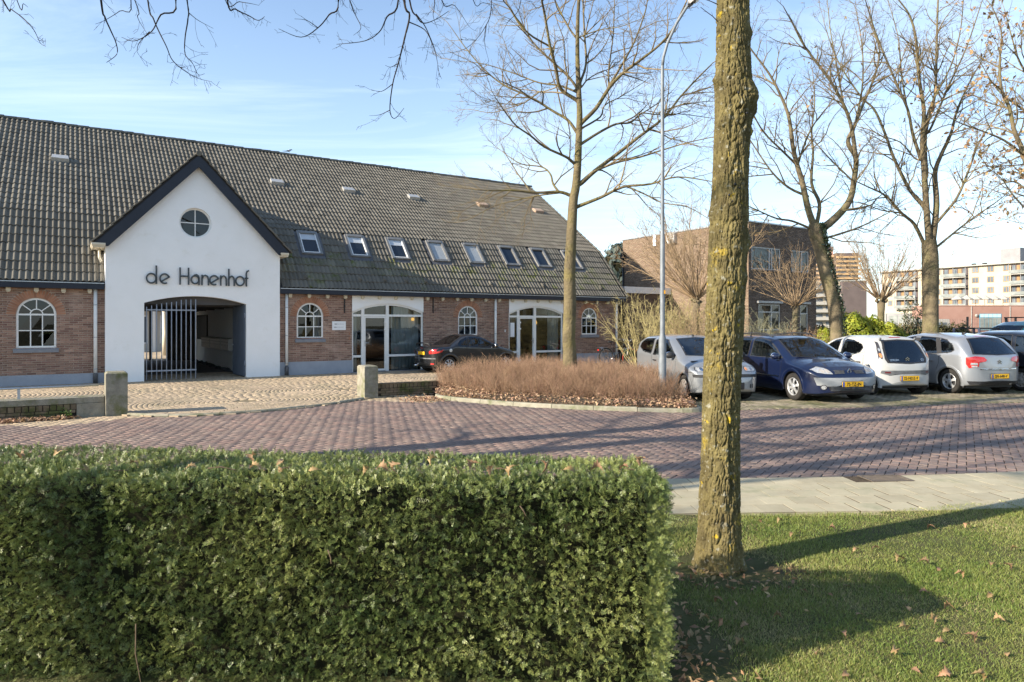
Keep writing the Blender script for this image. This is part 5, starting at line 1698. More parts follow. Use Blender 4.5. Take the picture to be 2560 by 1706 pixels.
st = thing('store_building', 'long low red brick store with blue framed windows in front of the apartments', 'building', (93.0, 150, 0), radians(-1))
MB().box(0, 40, 0, 9, 0, 5.7).build('wall', m_farbrick, st)
MB().box(-0.1, 40.1, -0.08, 9, 5.7, 5.85).build('parapet', m_farbrick, st)
m_cyan = M('blue_frame', (0.03, 0.28, 0.42), rough=0.5)
m_lightblue = M('pale_blue_pane', (0.45, 0.62, 0.70), rough=0.3)
wf = MB().box(9.6, 14.3, -0.08, 0.02, 0.4, 4.0).build('window_band', m_cyan, st)
for k in range(5):
    a = 9.68 + k * 0.925
    MB().box(a, a + 0.85, -0.10, -0.082, 3.25, 3.93).build('pane', m_lightblue, wf); MB().box(a, a + 0.85, -0.10, -0.082, 0.5, 3.18).build('pane', m_railglass, wf)
for s in (7.8, 16.2): MB().tube([(s, -0.08, 0), (s, -0.08, 5.6)], 0.07, 6).build('downpipe', m_farwhite, st)
MB().lathe([(0.35, 0), (0.35, 0.1), (0, 0.1)], 14, (8.9, -0.1, 3.6), (0, -1, 0)).build('sign_disc', m_farwhite, st)
for k in range(6):
    p_ = thing('parasol', ('leftmost', 'second from left', 'third from left', 'third from right', 'second from right', 'rightmost')[k] + ' of the white parasols on the roof terrace above the brick store', 'parasol', (100.5 + k * 2.05, 154, 5.7), 0, group='white parasols on the store terrace')
    MB().lathe([(0, 2.6), (1.25, 1.75), (1.27, 1.55), (1.2, 1.55), (0, 2.5)], 8, smooth=False).build('canopy', m_farwhite, p_)
    MB().tube([(0, 0, 0), (0, 0, 2.55)], 0.05, 6).build('pole', m_fargrey, p_)

tw = thing('tower_block', 'tall distant tower block with pinkish balcony bands', 'building', (218.9, 460, 0), radians(-4))
MB().box(0, 14, 0, 14, 0, 49.6).build('wall', m_farbrown, tw)
MB().box(-13.5, -0.1, 6, 16, 0, 52).build('wall', M('far_pink_brick', (0.36, 0.20, 0.15), (0.40, 0.23, 0.18), scale=.2, rough=0.9), tw)
MB().box(-9.5, 0.5, 7, 14, 52, 54.8).build('roof_house', m_farbrown, tw)
MB().tube([(-5, 9, 54), (-5, 9, 64)], 0.25, 5).build('mast', m_fargrey, tw)
bm1 = MB().box(-13.7, 0.1, 4.4, 6.0, 0, 1.25).mesh('balcony', M('far_peach', (0.62, 0.42, 0.26), rough=0.9))
bm2 = MB().box(-0.3, 15.2, -1.4, 0.0, 0, 1.15).mesh('balcony', M('far_ochre', (0.50, 0.33, 0.17), rough=0.9))
wm2 = MB().box(0.8, 6.2, -0.06, 0.02, 0, 1.4).box(7.5, 13.2, -0.06, 0.02, 0, 1.4).mesh('window', m_farglass)
wm1 = MB().box(-12.8, -9, 5.94, 6.02, 0, 1.35).box(-6, -1.5, 5.94, 6.02, 0, 1.35).mesh('window', m_farglass)
for k in range(12):
    z = 47.2 - k * 2.85
    link_mesh('balcony', bm1, tw, (0, 0, z)); link_mesh('balcony', bm2, tw, (0, 0, z - 1)); link_mesh('window', wm2, tw, (0, 0, z - 3.0 + .6)); link_mesh('window', wm1, tw, (0, 0, z - 1.5))
bb = thing('flats', 'brown brick flats with cream balconies below the tower block', 'building', (121.0, 250, 0), radians(-6))
MB().box(0, 8.5, 0, 12, 0, 17.4).build('wall', m_farbrown, bb)
MB().box(-10, -0.05, 2.5, 13, 0, 17.6).build('wall', m_cream_wall, bb)
MB().box(-0.3, 8.8, -0.2, 12, 17.4, 17.7).build('roof', m_farwhite, bb)
bm3 = MB().box(-10, 0.2, 0.9, 2.5, 0, 0.3).box(-9.8, 0.1, 0.95, 1.0, 0.3, 1.15).mesh('balcony', m_farwhite)
bm4 = MB().box(-9.3, -6.2, 2.42, 2.52, 0, 1.9).box(-5, -0.9, 2.42, 2.52, 0, 1.9).mesh('window', m_farglass)
for k in range(6):
    z = 0.3 + k * 2.85
    link_mesh('balcony', bm3, bb, (0, 0, z)); link_mesh('window', bm4, bb, (0, 0, z + .45))
# white minibus far off
mv = thing('minibus', 'white minibus parked far off beside the brick store', 'minibus', (52.4, 86.5, 0), 0.0)
b = MB().prism([(-2.6, 0.35), (2.55, 0.35), (2.6, 1.3), (2.45, 2.35), (-1.9, 2.4), (-2.4, 1.5), (-2.65, 1.2)], (0, -0.95, 0), (1, 0, 0), (0, 0, 1), (0, 1.9, 0)); b.build('body', m_farwhite, mv, bevel=0.08)
MB().box(-1.6, 2.1, -0.965, -0.952, 1.4, 1.95).build('side_window', m_farglass, mv)
for x in (-1.6, 1.6): MB().lathe([(0, -0.1), (0.33, -0.1), (0.33, 0.1), (0, 0.1)], 16, (x, -0.88, 0.33), (0, 1, 0)).build('wheel', m_black, mv)
MB().box(2.5, 2.62, -0.8, -0.7, 0.9, 1.3).build('tail_light', M('far_red', (0.4, 0.03, 0.02), rough=.4), mv)
# mesh fence before the store
mf = thing('mesh_fence', 'thin wire mesh fence beyond the parked silver hatchback', 'fence', (16.4, 27.6, 0), radians(12))
b = MB()
for k in range(41): b.bar((k * 0.12, 0, 0.1), (k * 0.12, 0, 1.95), 0.004, 0.004)
for k in range(10): b.bar((0, 0, 0.15 + k * 0.2), (4.8, 0, 0.15 + k * 0.2), 0.004, 0.004)
tag(b.build('wire', m_lead, mf), kind='stuff')
for k in range(3): MB().box(k * 2.4 - 0.03, k * 2.4 + 0.03, -0.03, 0.03, 0, 2.05).build('post', m_black, mf)
# ------------------------------------------------------------------ cars


def paint(name, col, metal=0.0, rough=0.35, coat=0.9, dirt=None):
    m = M(name, col, rough=rough, metal=metal, coat=coat, spec=0.5, c2=tuple(c * 1.06 for c in col), scale=3, c3=dirt, s3=3.0, t3=(0.60, 0.9), local=True)
    nt = m.node_tree; N, Lk = nt.nodes, nt.links.new
    ge = N.new('ShaderNodeNewGeometry')
    di = N.new('ShaderNodeBsdfDiffuse'); di.inputs['Color'].default_value = (0.03, 0.03, 0.032, 1)
    mx = N.new('ShaderNodeMixShader')
    Lk(ge.outputs['Backfacing'], mx.inputs['Fac']); Lk(N['Principled BSDF'].outputs[0], mx.inputs[1]); Lk(di.outputs[0], mx.inputs[2])
    Lk(mx.outputs[0], N['Material Output'].inputs['Surface'])
    return m


m_rubber = M('tyre_rubber', (0.020, 0.019, 0.018), (0.034, 0.031, 0.028), scale=9, rough=0.85, spec=0.25, local=True)
m_plastic = M('black_plastic', (0.022, 0.022, 0.024), (0.030, 0.030, 0.032), scale=9, rough=0.6, local=True)
m_greyplastic = M('grey_plastic', (0.11, 0.115, 0.12), (0.14, 0.145, 0.15), scale=9, rough=0.55, local=True)
m_seam = M('panel_gap', (0.012, 0.012, 0.013), rough=0.8)
m_alloy = M('alloy', (0.50, 0.51, 0.52), (0.60, 0.61, 0.62), scale=12, rough=0.35, metal=0.6, local=True)
m_alloy_dirty = M('dusty_alloy', (0.36, 0.33, 0.30), (0.46, 0.43, 0.40), scale=12, rough=0.6, metal=0.3, local=True)
m_chrome = M('chrome', (0.75, 0.76, 0.78), rough=0.12, metal=1.0)
m_carglass = glass_mat('car_glass', (0.50, 0.56, 0.56), 0.04, 0.004)
m_headlamp = M('headlamp_glass', (0.36, 0.375, 0.38), (0.55, 0.56, 0.57), scale=22, rough=0.12, spec=0.8, metal=0.35, coat=1.0, local=True)
m_redlens = M('red_lens', (0.42, 0.012, 0.012), (0.55, 0.03, 0.025), scale=25, rough=0.15, spec=0.7, coat=1.0, local=True)
m_amber = M('amber_lens', (0.60, 0.20, 0.06), (0.7, 0.3, 0.12), scale=25, rough=0.2, coat=1.0, local=True)
m_plate = M('yellow_plate', (0.72, 0.40, 0.012), (0.76, 0.44, 0.02), scale=8, rough=0.5, local=True)
m_plateblue = M('plate_blue', (0.02, 0.08, 0.38), rough=0.5)
m_seat = M('seat_cloth', (0.035, 0.037, 0.042), (0.06, 0.062, 0.068), scale=14, rough=0.9, local=True)
m_belts = M('trim_cloth', (0.12, 0.115, 0.10), rough=0.9)


class Car:
    def __init__(s, name, label, loc, az, L, W, top, bot, belt, wheels, R, pmat, tumble=0.22, cf=(0.55, 2.6), cr=(0.42, 3.2), rim='hub', rimmat=None, group='cars parked in the bays'):
        s.L, s.W = L, W
        s.tp = np.array(sorted(top)); s.bt = np.array(sorted(bot)); s.be = np.array(sorted(belt))
        s.cf, s.cr, s.tumble = cf, cr, tumble
        s.R = R; s.wheels = wheels; s.paint = pmat
        s.root = thing(name, label, 'car', loc, pi / 2 - az, group)
        s.holes = []          # ('side'|'front'|'rear', poly)
        s.later = []
        s.rim, s.rimmat = rim, rimmat or m_alloy

    def T(s, x): return np.interp(x, s.tp[:, 0], s.tp[:, 1])
    def B(s, x): return np.interp(x, s.bt[:, 0], s.bt[:, 1])
    def Z(s, x): return np.interp(x, s.be[:, 0], s.be[:, 1])

    def plan(s, x):
        x = np.asarray(x, float)
        f = np.ones_like(x)
        c, k = s.cf; u = np.clip((x - (s.L / 2 - c)) / c, 0, 1); f = f * (1 - u ** k * 0.999) ** (1 / k)
        c, k = s.cr; u = np.clip((-x - (s.L / 2 - c)) / c, 0, 1); f = f * (1 - u ** k * 0.999) ** (1 / k)
        return f * (1 - 0.012 * (x / (s.L / 2)) ** 2)

    def wside(s, x, z):
        base = s.W / 2 * s.plan(x)
        zb = s.Z(x)
        bulge = 1 - 0.05 * np.clip((0.58 - z) / 0.4, 0, 1) ** 2
        lo = base * bulge
        hi = base - s.tumble * np.clip(z - zb, 0, 2) - 0.02 * (1 - np.exp(-np.clip(z - zb, 0, 2) / 0.03))
        return np.where(z < zb, lo, hi)

    def rr(s, x): return np.minimum(0.15, 0.45 * (s.T(x) - s.B(x)))

    def Y(s, x, z):
        x = np.asarray(x, float); z = np.asarray(z, float)
        T, B, r = s.T(x), s.B(x), s.rr(x)
        w = s.wside(x, z)
        u = np.clip((z - (T - r)) / r, 0, 1)
        w = w * (1 - u ** 2) ** (1 / 3.2)
        return np.where((z > T) | (z < B - 0.02), 0.0, np.maximum(w, 0))

    def Xf(s, y, z, sg=1):
        """first body surface met looking along the car from its front (sg 1) or rear (-1)."""
        y = np.abs(np.asarray(y, float)); z = np.asarray(z, float)
        xs = sg * np.linspace(s.L / 2 + 0.01, -0.2 * s.L / 2, 700)
        YY = s.Y(xs[None, :], np.broadcast_to(z[:, None], (len(z), len(xs))))
        hit = YY >= np.maximum(y, 0.02)[:, None]
        i = np.argmax(hit, axis=1)
        return xs[i]

    def panel(s, view, poly, mat, name, off=0.006, n=None, rings=4, parent=None, ring=None, smooth=True, mirror=None, refine=True):
        """a patch following the body inside outline poly; ring=(a,b): only the band between the outline scaled by a and b."""
        P = np.array(poly, float)
        Q = []
        for i in range(len(P)):
            a, b = P[i], P[(i + 1) % len(P)]
            m = max(1, int(np.hypot(*(b - a)) / 0.05)) if refine else 1
            for k in range(m): Q.append(a + (b - a) * k / m)
        Q = np.array(Q); c = P.mean(axis=0) if len(P) < 3 else s.centroid(P)
        rings = max(rings, int(np.hypot(*(Q - c).T).max() / 0.055))
        fr = np.linspace(0, 1, rings + 1) if ring is None else np.linspace(ring[0], ring[1], 2)
        pts = np.concatenate([c + (Q - c) * f for f in fr])
        N = len(Q)
        outs = []
        for sg in ((1, -1) if (view == 'side' or mirror) else (1,)):
            if view == 'side':
                y = s.Y(pts[:, 0], pts[:, 1]) + off
                V = np.stack([pts[:, 0], y * sg, pts[:, 1]], -1)
            else:
                d = 1 if view == 'front' else -1
                x = s.Xf(pts[:, 0], pts[:, 1], d) + d * off
                V = np.stack([x, pts[:, 0] * sg, pts[:, 1]], -1)
            F = []
            for i in range(len(fr) - 1):
                for k in range(N):
                    k2 = (k + 1) % N
                    F.append((i * N + k, i * N + k2, (i + 1) * N + k2, (i + 1) * N + k))
            f0 = np.array(F[len(F) // 2]); nv = np.cross(V[f0[1]] - V[f0[0]], V[f0[3]] - V[f0[0]]) + np.cross(V[f0[3]] - V[f0[2]], V[f0[1]] - V[f0[2]])
            want = (0, sg, 0) if view == 'side' else ((1, 0, 0) if view == 'front' else (-1, 0, 0))
            if float(nv @ np.array(want, float)) < 0: F = [f[::-1] for f in F]
            outs.append(MB().add(V.tolist(), F, smooth=smooth).build(name, mat, parent or s.root, fixn=False))
        return outs

    def centroid(s, P):
        x, y = P[:, 0], P[:, 1]; x2, y2 = np.roll(x, -1), np.roll(y, -1)
        a = (x * y2 - x2 * y); A = a.sum() / 2
        if abs(A) < 1e-9: return P.mean(axis=0)
        return np.array(((x + x2) @ a, (y + y2) @ a)) / (6 * A)

    def glass(s, view, poly, name, border=0.90, trim=None):
        s.holes.append((view, np.array(poly, float)))
        s.later.append((view, poly, name, border, trim))

    def finish(s, dark_rear=False, seats=True, seat_rows=(0.15, -0.75)):
        L = s.L
        e = np.concatenate([np.linspace(-L / 2, L / 2, 110), L / 2 - 0.5 * np.linspace(0, 1, 34) ** 2.2, -L / 2 + 0.4 * np.linspace(0, 1, 26) ** 2.2])
        xs = np.unique(np.round(e, 4))
        rows = []
        for x in xs:
            T, B, r = float(s.T(x)), float(s.B(x)), float(s.rr(x))
            z0 = T - r
            zs = np.concatenate([np.linspace(B, z0, 26)[:-1], z0 + r * np.sin(np.linspace(0, pi / 2, 14))])
            ys = s.Y(np.full(len(zs), x), np.minimum(zs, T)); ys[-1] = 0
            half = [(0, B)] + list(zip(ys, zs))
            rows.append([(x, y, z) for y, z in half] + [(x, -y, z) for y, z in reversed(half[1:-1])])
        V = np.array(rows); n, m, _ = V.shape
        idx = np.arange(n * m).reshape(n, m)
        F = np.stack([idx[:-1, :], np.roll(idx, -1, 1)[:-1, :], np.roll(idx, -1, 1)[1:, :], idx[1:, :]], -1).reshape(-1, 4)
        Vf = V.reshape(-1, 3)
        c = Vf[F].mean(axis=1)
        kill = np.zeros(len(F), bool)
        Ra = s.R + 0.055
        for xa in s.wheels: kill |= (np.hypot(c[:, 0] - xa, c[:, 2] - s.R) < Ra) & (np.abs(c[:, 1]) > 0.3)
        for (view, P) in s.holes:
            cc = s.centroid(P); Ps = cc + (P - cc) * 0.955
            if view == 'side': k = inpoly(c[:, [0, 2]], Ps) & (np.abs(c[:, 1]) > 0.35)
            else:
                sg = 1 if view == 'front' else -1
                xh = s.Xf(c[:, 1], c[:, 2], sg)
                k = inpoly(c[:, 1:3], Ps) & (np.abs(xh - c[:, 0]) < 0.12)
            kill |= k
        # cap ends
        body = np_mesh('body', Vf, F[~kill], s.paint, s.root, smooth=True)
        for r_ in (0, n - 1):
            MB().add(V[r_].tolist(), [tuple(range(m))]).build('bumper_end', s.paint, s.root)
        bm = bmesh.new(); bm.from_mesh(body.data); bmesh.ops.recalc_face_normals(bm, faces=bm.faces)
        # outward check
        up = [f for f in bm.faces if f.calc_center_median().z > s.tp[:, 1].max() - 0.05]
        if up and sum(f.normal.z for f in up) < 0: bmesh.ops.reverse_faces(bm, faces=bm.faces)
        bm.to_mesh(body.data); bm.free()
        for (view, poly, name, border, trim) in s.later:
            g = s.panel(view, poly, m_carglass, name, off=0.004, rings=5)
            for o in g: pass
            s.panel(view, poly, trim or m_plastic, 'window_trim', off=0.0065, ring=(border, 1.0), parent=None)
        # wheels and arches
        for xa in s.wheels:
            for sg in (1, -1): s.wheel(xa, sg)
        MB().box(-L / 2 + .3, L / 2 - .35, -s.W / 2 + 0.16, s.W / 2 - 0.16, 0.16, 0.24).build('underside', m_plastic, s.root)
        if seats:
            for i, x in enumerate(seat_rows):
                for y in (0.36, -0.36):
                    b = MB()
                    st_ = b.obox((x, y, 0.78), (0.085, 0, -0.02), (0, 0.23, 0), (-0.10, 0, 0.33)).obox((x + 0.27, y, 0.48), (0.25, 0, 0.02), (0, 0.23, 0), (0, 0, 0.08)).build('seat', m_seat, s.root, bevel=0.04)
                    MB().obox((x - 0.14, y, 1.20), (0.05, 0, 0), (0, 0.12, 0), (-0.02, 0, 0.085)).build('headrest', m_seat, st_, bevel=0.03)
            xd = seat_rows[0] + 0.75
            MB().box(xd, xd + 0.45, -s.W / 2 + 0.17, s.W / 2 - 0.17, 0.55, 0.90).build('dashboard', m_plastic, s.root, bevel=0.05)
            ring_ = [(xd - 0.10 - 0.06 * cos(a), 0.36 + 0.18 * sin(a), 0.88 + 0.17 * cos(a)) for a in np.linspace(0, 2 * pi, 22)]
            MB().tube(ring_, 0.014, 6, cap=False).build('steering_wheel', m_plastic, s.root)
        return s

    def wheel(s, xa, sg):
        R = s.R; y1 = s.W / 2 - 0.035; y0 = y1 - 0.19
        w = empty('wheel', (xa, sg * y1, R), 0, s.root)
        ax = (0, sg, 0)
        pr = [(R * 0.64, -0.19), (R * 0.93, -0.185), (R, -0.155), (R, -0.035), (R * 0.965, -0.006), (R * 0.80, 0.004), (R * 0.655, -0.006), (R * 0.64, -0.03)]
        MB().lathe(pr, 36, (0, 0, 0), ax).build('tyre', m_rubber, w)
        b = MB()
        b.lathe([(0.0, -0.075), (R * 0.60, -0.07), (R * 0.655, -0.02), (R * 0.645, 0.0), (R * 0.60, -0.012), (R * 0.585, -0.05)], 36, (0, 0, 0), ax)
        bk = MB().lathe([(R * 0.60, -0.068), (0.0, -0.064)], 24, (0, 0, 0), ax).build('brake_shadow', m_plastic, w)
        if s.rim == 'hub':
            n, wi, wo = 6, 0.060, 0.080
        elif s.rim == 'alloy5':
            n, wi, wo = 5, 0.060, 0.095
        elif s.rim == 'cap':
            n, wi, wo = 9, 0.075, 0.070
        else:
            n, wi, wo = 8, 0.026, 0.034
        ri, ro = R * 0.18, R * 0.60
        for k in range(n):
            a = 2 * pi * k / n + 0.3
            d = Vector((cos(a), 0, sin(a))); t = Vector((-sin(a), 0, cos(a)))
            q = []
            for (r_, w_, h) in ((ri, wi / 2, -0.004), (ro * .6, wi * .42, -0.002), (ro, wo / 2, -0.018)):
                for e in (-1, 1): q.append(d * r_ + t * (w_ * e) + Vector((0, sg * h, 0)))
                for e in (1, -1): q.append(d * r_ + t * (w_ * e) + Vector((0, sg * (h - 0.025), 0)))
            fs = []
            for i in range(2):
                for j in range(4): fs.append((i * 4 + j, i * 4 + (j + 1) % 4, i * 4 + 4 + (j + 1) % 4, i * 4 + 4 + j))
            b.add(q, fs)
        b.lathe([(0, 0.004), (R * 0.10, 0.002), (R * 0.2, -0.004), (R * 0.21, -0.03)], 18, (0, 0, 0), ax)
        b.build('rim', s.rimmat, w)
        # inner well and arch lip
        Ra = R + 0.055
        lip, well = MB(), MB()
        n = 30; A = np.linspace(radians(-14), radians(194), n)
        vs, vw = [], []
        for a in A:
            for (r_, off) in ((Ra - 0.02, -0.012), (Ra - 0.012, 0.006), (Ra + 0.035, 0.010), (Ra + 0.055, 0.001)):
                x, z = xa + cos(a) * r_, R + sin(a) * r_
                z_ = max(z, float(s.B(x)) + 0.002)
                vs.append((x, sg * (float(s.Y(x, z_)) + off), z))
            x, z = xa + cos(a) * (Ra - 0.004), R + sin(a) * (Ra - 0.004)
            z_ = max(z, float(s.B(x)) + 0.002)
            vw += [(x, sg * (float(s.Y(x, z_)) - 0.004), z), (x, sg * (s.W / 2 - 0.42), z)]
        for i in range(n - 1):
            for j in range(3): lip.add([], [])
            well.add([], [])
        lip.add(vs, [(i * 4 + j, i * 4 + j + 1, (i + 1) * 4 + j + 1, (i + 1) * 4 + j) for i in range(n - 1) for j in range(3)], smooth=True)
        lip.build('arch_lip', s.paint, s.root)
        well.add(vw, [(2 * i, 2 * i + 2, 2 * i + 3, 2 * i + 1) for i in range(n - 1)])
        well.add([(xa + cos(a) * Ra, sg * (s.W / 2 - 0.42), R + sin(a) * Ra) for a in A], [tuple(range(n))])
        well.build('wheel_well', m_seam, s.root, fixn=False)

    def plate(s, view, z, text, w=0.52, h=0.11, y=0.0, lift=0.012):
        d = 1 if view == 'front' else -1
        x = float(s.Xf(np.array([y]), np.array([z]), d)[0]) + d * lift
        p = MB().box(-0.006, 0.006, -w / 2, w / 2, -h / 2, h / 2).build('number_plate', m_plate, s.root, bevel=0.003, loc=(x, y, z), rot=(0, 0, 0 if d > 0 else pi))
        MB().box(0.0064, 0.0072, -w / 2 + 0.004, -w / 2 + 0.048, -h / 2 + 0.004, h / 2 - 0.004).build('plate_band', m_plateblue, p)
        MB().box(-0.012, -0.0062, -w / 2 - 0.008, w / 2 + 0.008, -h / 2 - 0.008, h / 2 + 0.008).build('plate_holder', m_plastic, p)
        text_mesh(text, 0.098, 0.0008, m_seam, 'lettering', p, (0.0072, 0.022, -0.002), (pi / 2, 0, pi / 2), xscale=0.95, bold=0.002)
        return p

    def mirror(s, x, z, col, y=None):
        for sg in (1, -1):
            yy = float(s.Y(x, z))
            b = MB(); b.ball((0, 0, 0), 1, 12, 8, (0.075, 0.115, 0.075))
            m_ = b.build('mirror', col, s.root, loc=(x, sg * (yy + 0.12), z + 0.02))
            MB().bar((0, -sg * 0.14, -0.03), (0, -sg * 0.06, -0.015), 0.05, 0.035).build('mirror_arm', m_plastic, m_)
            MB().lathe([(0, 0), (0.085, 0.0), (0.085, 0.004), (0, 0.004)], 14, (-0.068, 0, 0), (-1, 0, 0)).build('mirror_glass', m_chrome, m_)

    def handle(s, x, z, mat):
        for sg in (1, -1):
            yy = float(s.Y(x, z))
            MB().box(-0.09, 0.09, -0.014, 0.014, -0.014, 0.014).build('door_handle', mat, s.root, bevel=0.006, loc=(x, sg * (yy + 0.018), z))

    def seam(s, pts, w=0.009):
        """dark panel gap along a line in the side view, both sides."""
        P = [np.array(p) for p in pts]
        D = []
        for a, b in zip(P[:-1], P[1:]):
            m = max(2, int(np.hypot(*(b - a)) / 0.05))
            for k in range(m): D.append(a + (b - a) * k / m)
        D.append(P[-1]); D = np.array(D)
        t = np.gradient(D, axis=0); t /= np.linalg.norm(t, axis=1, keepdims=True) + 1e-9
        nn = np.stack([-t[:, 1], t[:, 0]], -1) * w / 2
        for sg in (1, -1):
            vs = []
            for q in (D + nn, D - nn):
                y = s.Y(q[:, 0], q[:, 1]) + 0.002
                vs += np.stack([q[:, 0], y * sg, q[:, 1]], -1).tolist()
            n = len(D)
            MB().add(vs, [(i, i + 1, n + i + 1, n + i) for i in range(n - 1)]).build('door_gap', m_seam, s.root)

    def emblem_chevrons(s, view, z, size, mat, y=0.0):
        d = 1 if view == 'front' else -1
        x = float(s.Xf(np.array([y]), np.array([z]), d)[0]) + d * 0.008
        b = MB()
        for k in (0, 1):
            z0 = k * size * 0.42
            b.ribbon([(-size * .5, z0 - size * .32), (0, z0 + size * 0.1), (size * .5, z0 - size * .32)], size * 0.17, (0, 0, 0), (0, d, 0), (0, 0, 1), (d * 0.008, 0, 0))
        b.build('emblem', mat, s.root, loc=(x, y, z))


AZP = radians(168)           # cars facing the road
AZB = radians(-12.5)         # cars backed the other way

# --- blue estate
m_blue = paint('dark_blue_paint', (0.005, 0.011, 0.040), metal=0.15, rough=0.3)
c = Car('parked_car', 'dark blue estate car with roof rails parked nose to the road beside the thick trunk', (6.98, 17.12, 0.004), AZP, 4.50, 1.78,
        [(-2.25, .50), (-2.235, .80), (-2.20, 1.0), (-2.08, 1.20), (-1.90, 1.385), (-1.75, 1.43), (-1.0, 1.475), (-.3, 1.475), (.05, 1.45), (.30, 1.40), (.75, 1.19), (1.18, .975), (1.30, .945), (1.65, .89), (1.95, .80), (2.10, .725), (2.18, .64), (2.23, .52), (2.25, .40)],
        [(-2.25, .40), (-2.1, .30), (-1.9, .21), (1.7, .19), (2.05, .21), (2.2, .25), (2.25, .34)],
        [(-2.25, .98), (-1.2, .95), (0, .92), (1.2, .86), (1.9, .70), (2.25, .5)], (-1.35, 1.345), 0.315, m_blue, cf=(0.60, 2.5), rim='hub')
c.glass('front', [(-.68, .985), (0, .96), (.68, .985), (.545, 1.385), (0, 1.415), (-.545, 1.385)], 'windscreen', 0.95)
c.glass('side', [(.98, .945), (.62, 1.165), (.26, 1.345), (-.05, 1.395), (-.36, 1.405), (-.40, .935)], 'side_window', 0.93)
c.glass('side', [(-.49, .935), (-.455, 1.405), (-1.10, 1.40), (-1.22, .95)], 'side_window', 0.93)
c.glass('side', [(-1.32, .955), (-1.20, 1.395), (-1.62, 1.365), (-1.85, 1.20), (-1.92, 1.02)], 'side_window', 0.92)
c.glass('rear', [(-.62, 1.02), (.62, 1.02), (.52, 1.36), (-.52, 1.36)], 'rear_window', 0.94)
c.finish()
c.mirror(.86, .97, m_blue)
for x in (-.28, -1.12): c.handle(x, .80, m_blue)
c.seam([(.98, .93), (.90, .55), (.80, .28), (-.42, .27), (-.44, .93)]); c.seam([(-.44, .27), (-1.0, .30), (-1.08, .62), (-1.25, .94)])
c.panel('side', [(.86, .505), (-.95, .525), (-.95, .555), (.86, .53)], m_chrome, 'rub_strip', 0.012)
hp = [(.80, .74), (.62, .805), (.50, .775), (.43, .70), (.405, .645), (.55, .65), (.72, .675)]
c.panel('front', hp, m_headlamp, 'headlight', 0.008, mirror=True)
c.panel('front', hp, m_plastic, 'headlight_seal', 0.0095, ring=(0.955, 1.01), mirror=True)
for y0 in (.50, .60): c.panel('front', [(y0 + .045 * cos(a), .715 + .045 * sin(a)) for a in np.linspace(0, 2 * pi, 13)[:-1]], m_alloy_dirty, 'lamp_bowl', 0.011, mirror=True, rings=2)
c.panel('front', [(.385, .735), (.10, .725), (.13, .665), (.37, .645)], m_plastic, 'grille', 0.006, mirror=True)
for k in range(3): c.panel('front', [(.365, .722 - k * .024), (.135, .713 - k * .022), (.135, .705 - k * .022), (.365, .713 - k * .024)], m_greyplastic, 'grille_slat', 0.012, mirror=True, rings=2)
c.panel('front', [(.79, .57), (-.79, .57), (-.74, .40), (-.40, .365), (-.26, .42), (.26, .42), (.40, .365), (.74, .40)], m_greyplastic if False else M('silver_insert', (0.24, 0.25, 0.255), (0.29, 0.30, 0.305), scale=6, rough=0.45, local=True), 'bumper_insert', 0.010)
c.panel('front', [(.56, .385), (-.56, .385), (-.50, .275), (.50, .275)], m_plastic, 'lower_grille', 0.014)
for k in range(3): c.panel('front', [(.50, .365 - k * .03), (-.50, .365 - k * .03), (-.50, .357 - k * .03), (.50, .357 - k * .03)], m_greyplastic, 'grille_slat', 0.020, rings=2)
for y0 in (.63,): c.panel('front', [(y0 + .045 * cos(a), .36 + .045 * sin(a)) for a in np.linspace(0, 2 * pi, 13)[:-1]], m_headlamp, 'fog_light', 0.018, mirror=True, rings=2); c.panel('front', [(y0 + .06 * cos(a), .36 + .06 * sin(a)) for a in np.linspace(0, 2 * pi, 13)[:-1]], m_plastic, 'fog_light_rim', 0.016, mirror=True, rings=2)
c.plate('front', .43, '75-TZ-JN', y=-0.0)
xd = float(c.Xf(np.array([0.0]), np.array([.70]), 1)[0])
MB().ribbon([(0, .062), (.045, 0), (0, -.062), (-.045, 0)], 0.022, (0, 0, 0), (0, 1, 0), (0, 0, 1), (0.012, 0, 0), closed=True).build('emblem', m_chrome, c.root, loc=(xd + 0.012, 0, .70))
for sg in (1, -1):
    b = MB(); b.tube([(-1.75, sg * .60, 1.405), (-1.62, sg * .60, 1.46), (-.8, sg * .605, 1.515), (-.1, sg * .605, 1.505), (.18, sg * .60, 1.43)], 0.018, 8); b.tube([(-.8, sg * .605, 1.43), (-.8, sg * .605, 1.515)], 0.02, 6)
    b.build('roof_rail', m_plastic, c.root)
for sg in (1, -1): MB().bar((1.18, sg * .1, .985), (1.14, sg * .62, .99), 0.02, 0.015).build('wiper', m_plastic, c.root)

# --- silver three door hatchback behind trunk and lamp
m_silver = paint('silver_paint', (0.30, 0.315, 0.33), metal=0.55, rough=0.38, dirt=(0.26, 0.26, 0.25))
c = Car('parked_car', 'silver three door hatchback half hidden by the thick trunk and the lamp post', (4.50, 17.04, 0.004), radians(169), 3.80, 1.66,
        [(-1.90, .48), (-1.885, .78), (-1.84, 1.0), (-1.72, 1.22), (-1.57, 1.39), (-1.35, 1.455), (-.7, 1.48), (-.15, 1.465), (.14, 1.42), (.6, 1.22), (1.02, 1.0), (1.15, .955), (1.45, .88), (1.68, .79), (1.80, .70), (1.86, .58), (1.90, .44)],
        [(-1.90, .42), (-1.75, .28), (-1.5, .21), (1.45, .19), (1.75, .215), (1.86, .27), (1.90, .36)],
        [(-1.9, 1.02), (-1.2, 1.0), (0, .95), (1.0, .90), (1.6, .76), (1.9, .55)], (-1.26, 1.20), 0.29, m_silver, cf=(0.5, 2.7), rim='cap', rimmat=m_alloy_dirty)
c.glass('front', [(-.62, 1.01), (0, .99), (.62, 1.01), (.51, 1.39), (0, 1.425), (-.51, 1.39)], 'windscreen', 0.95)
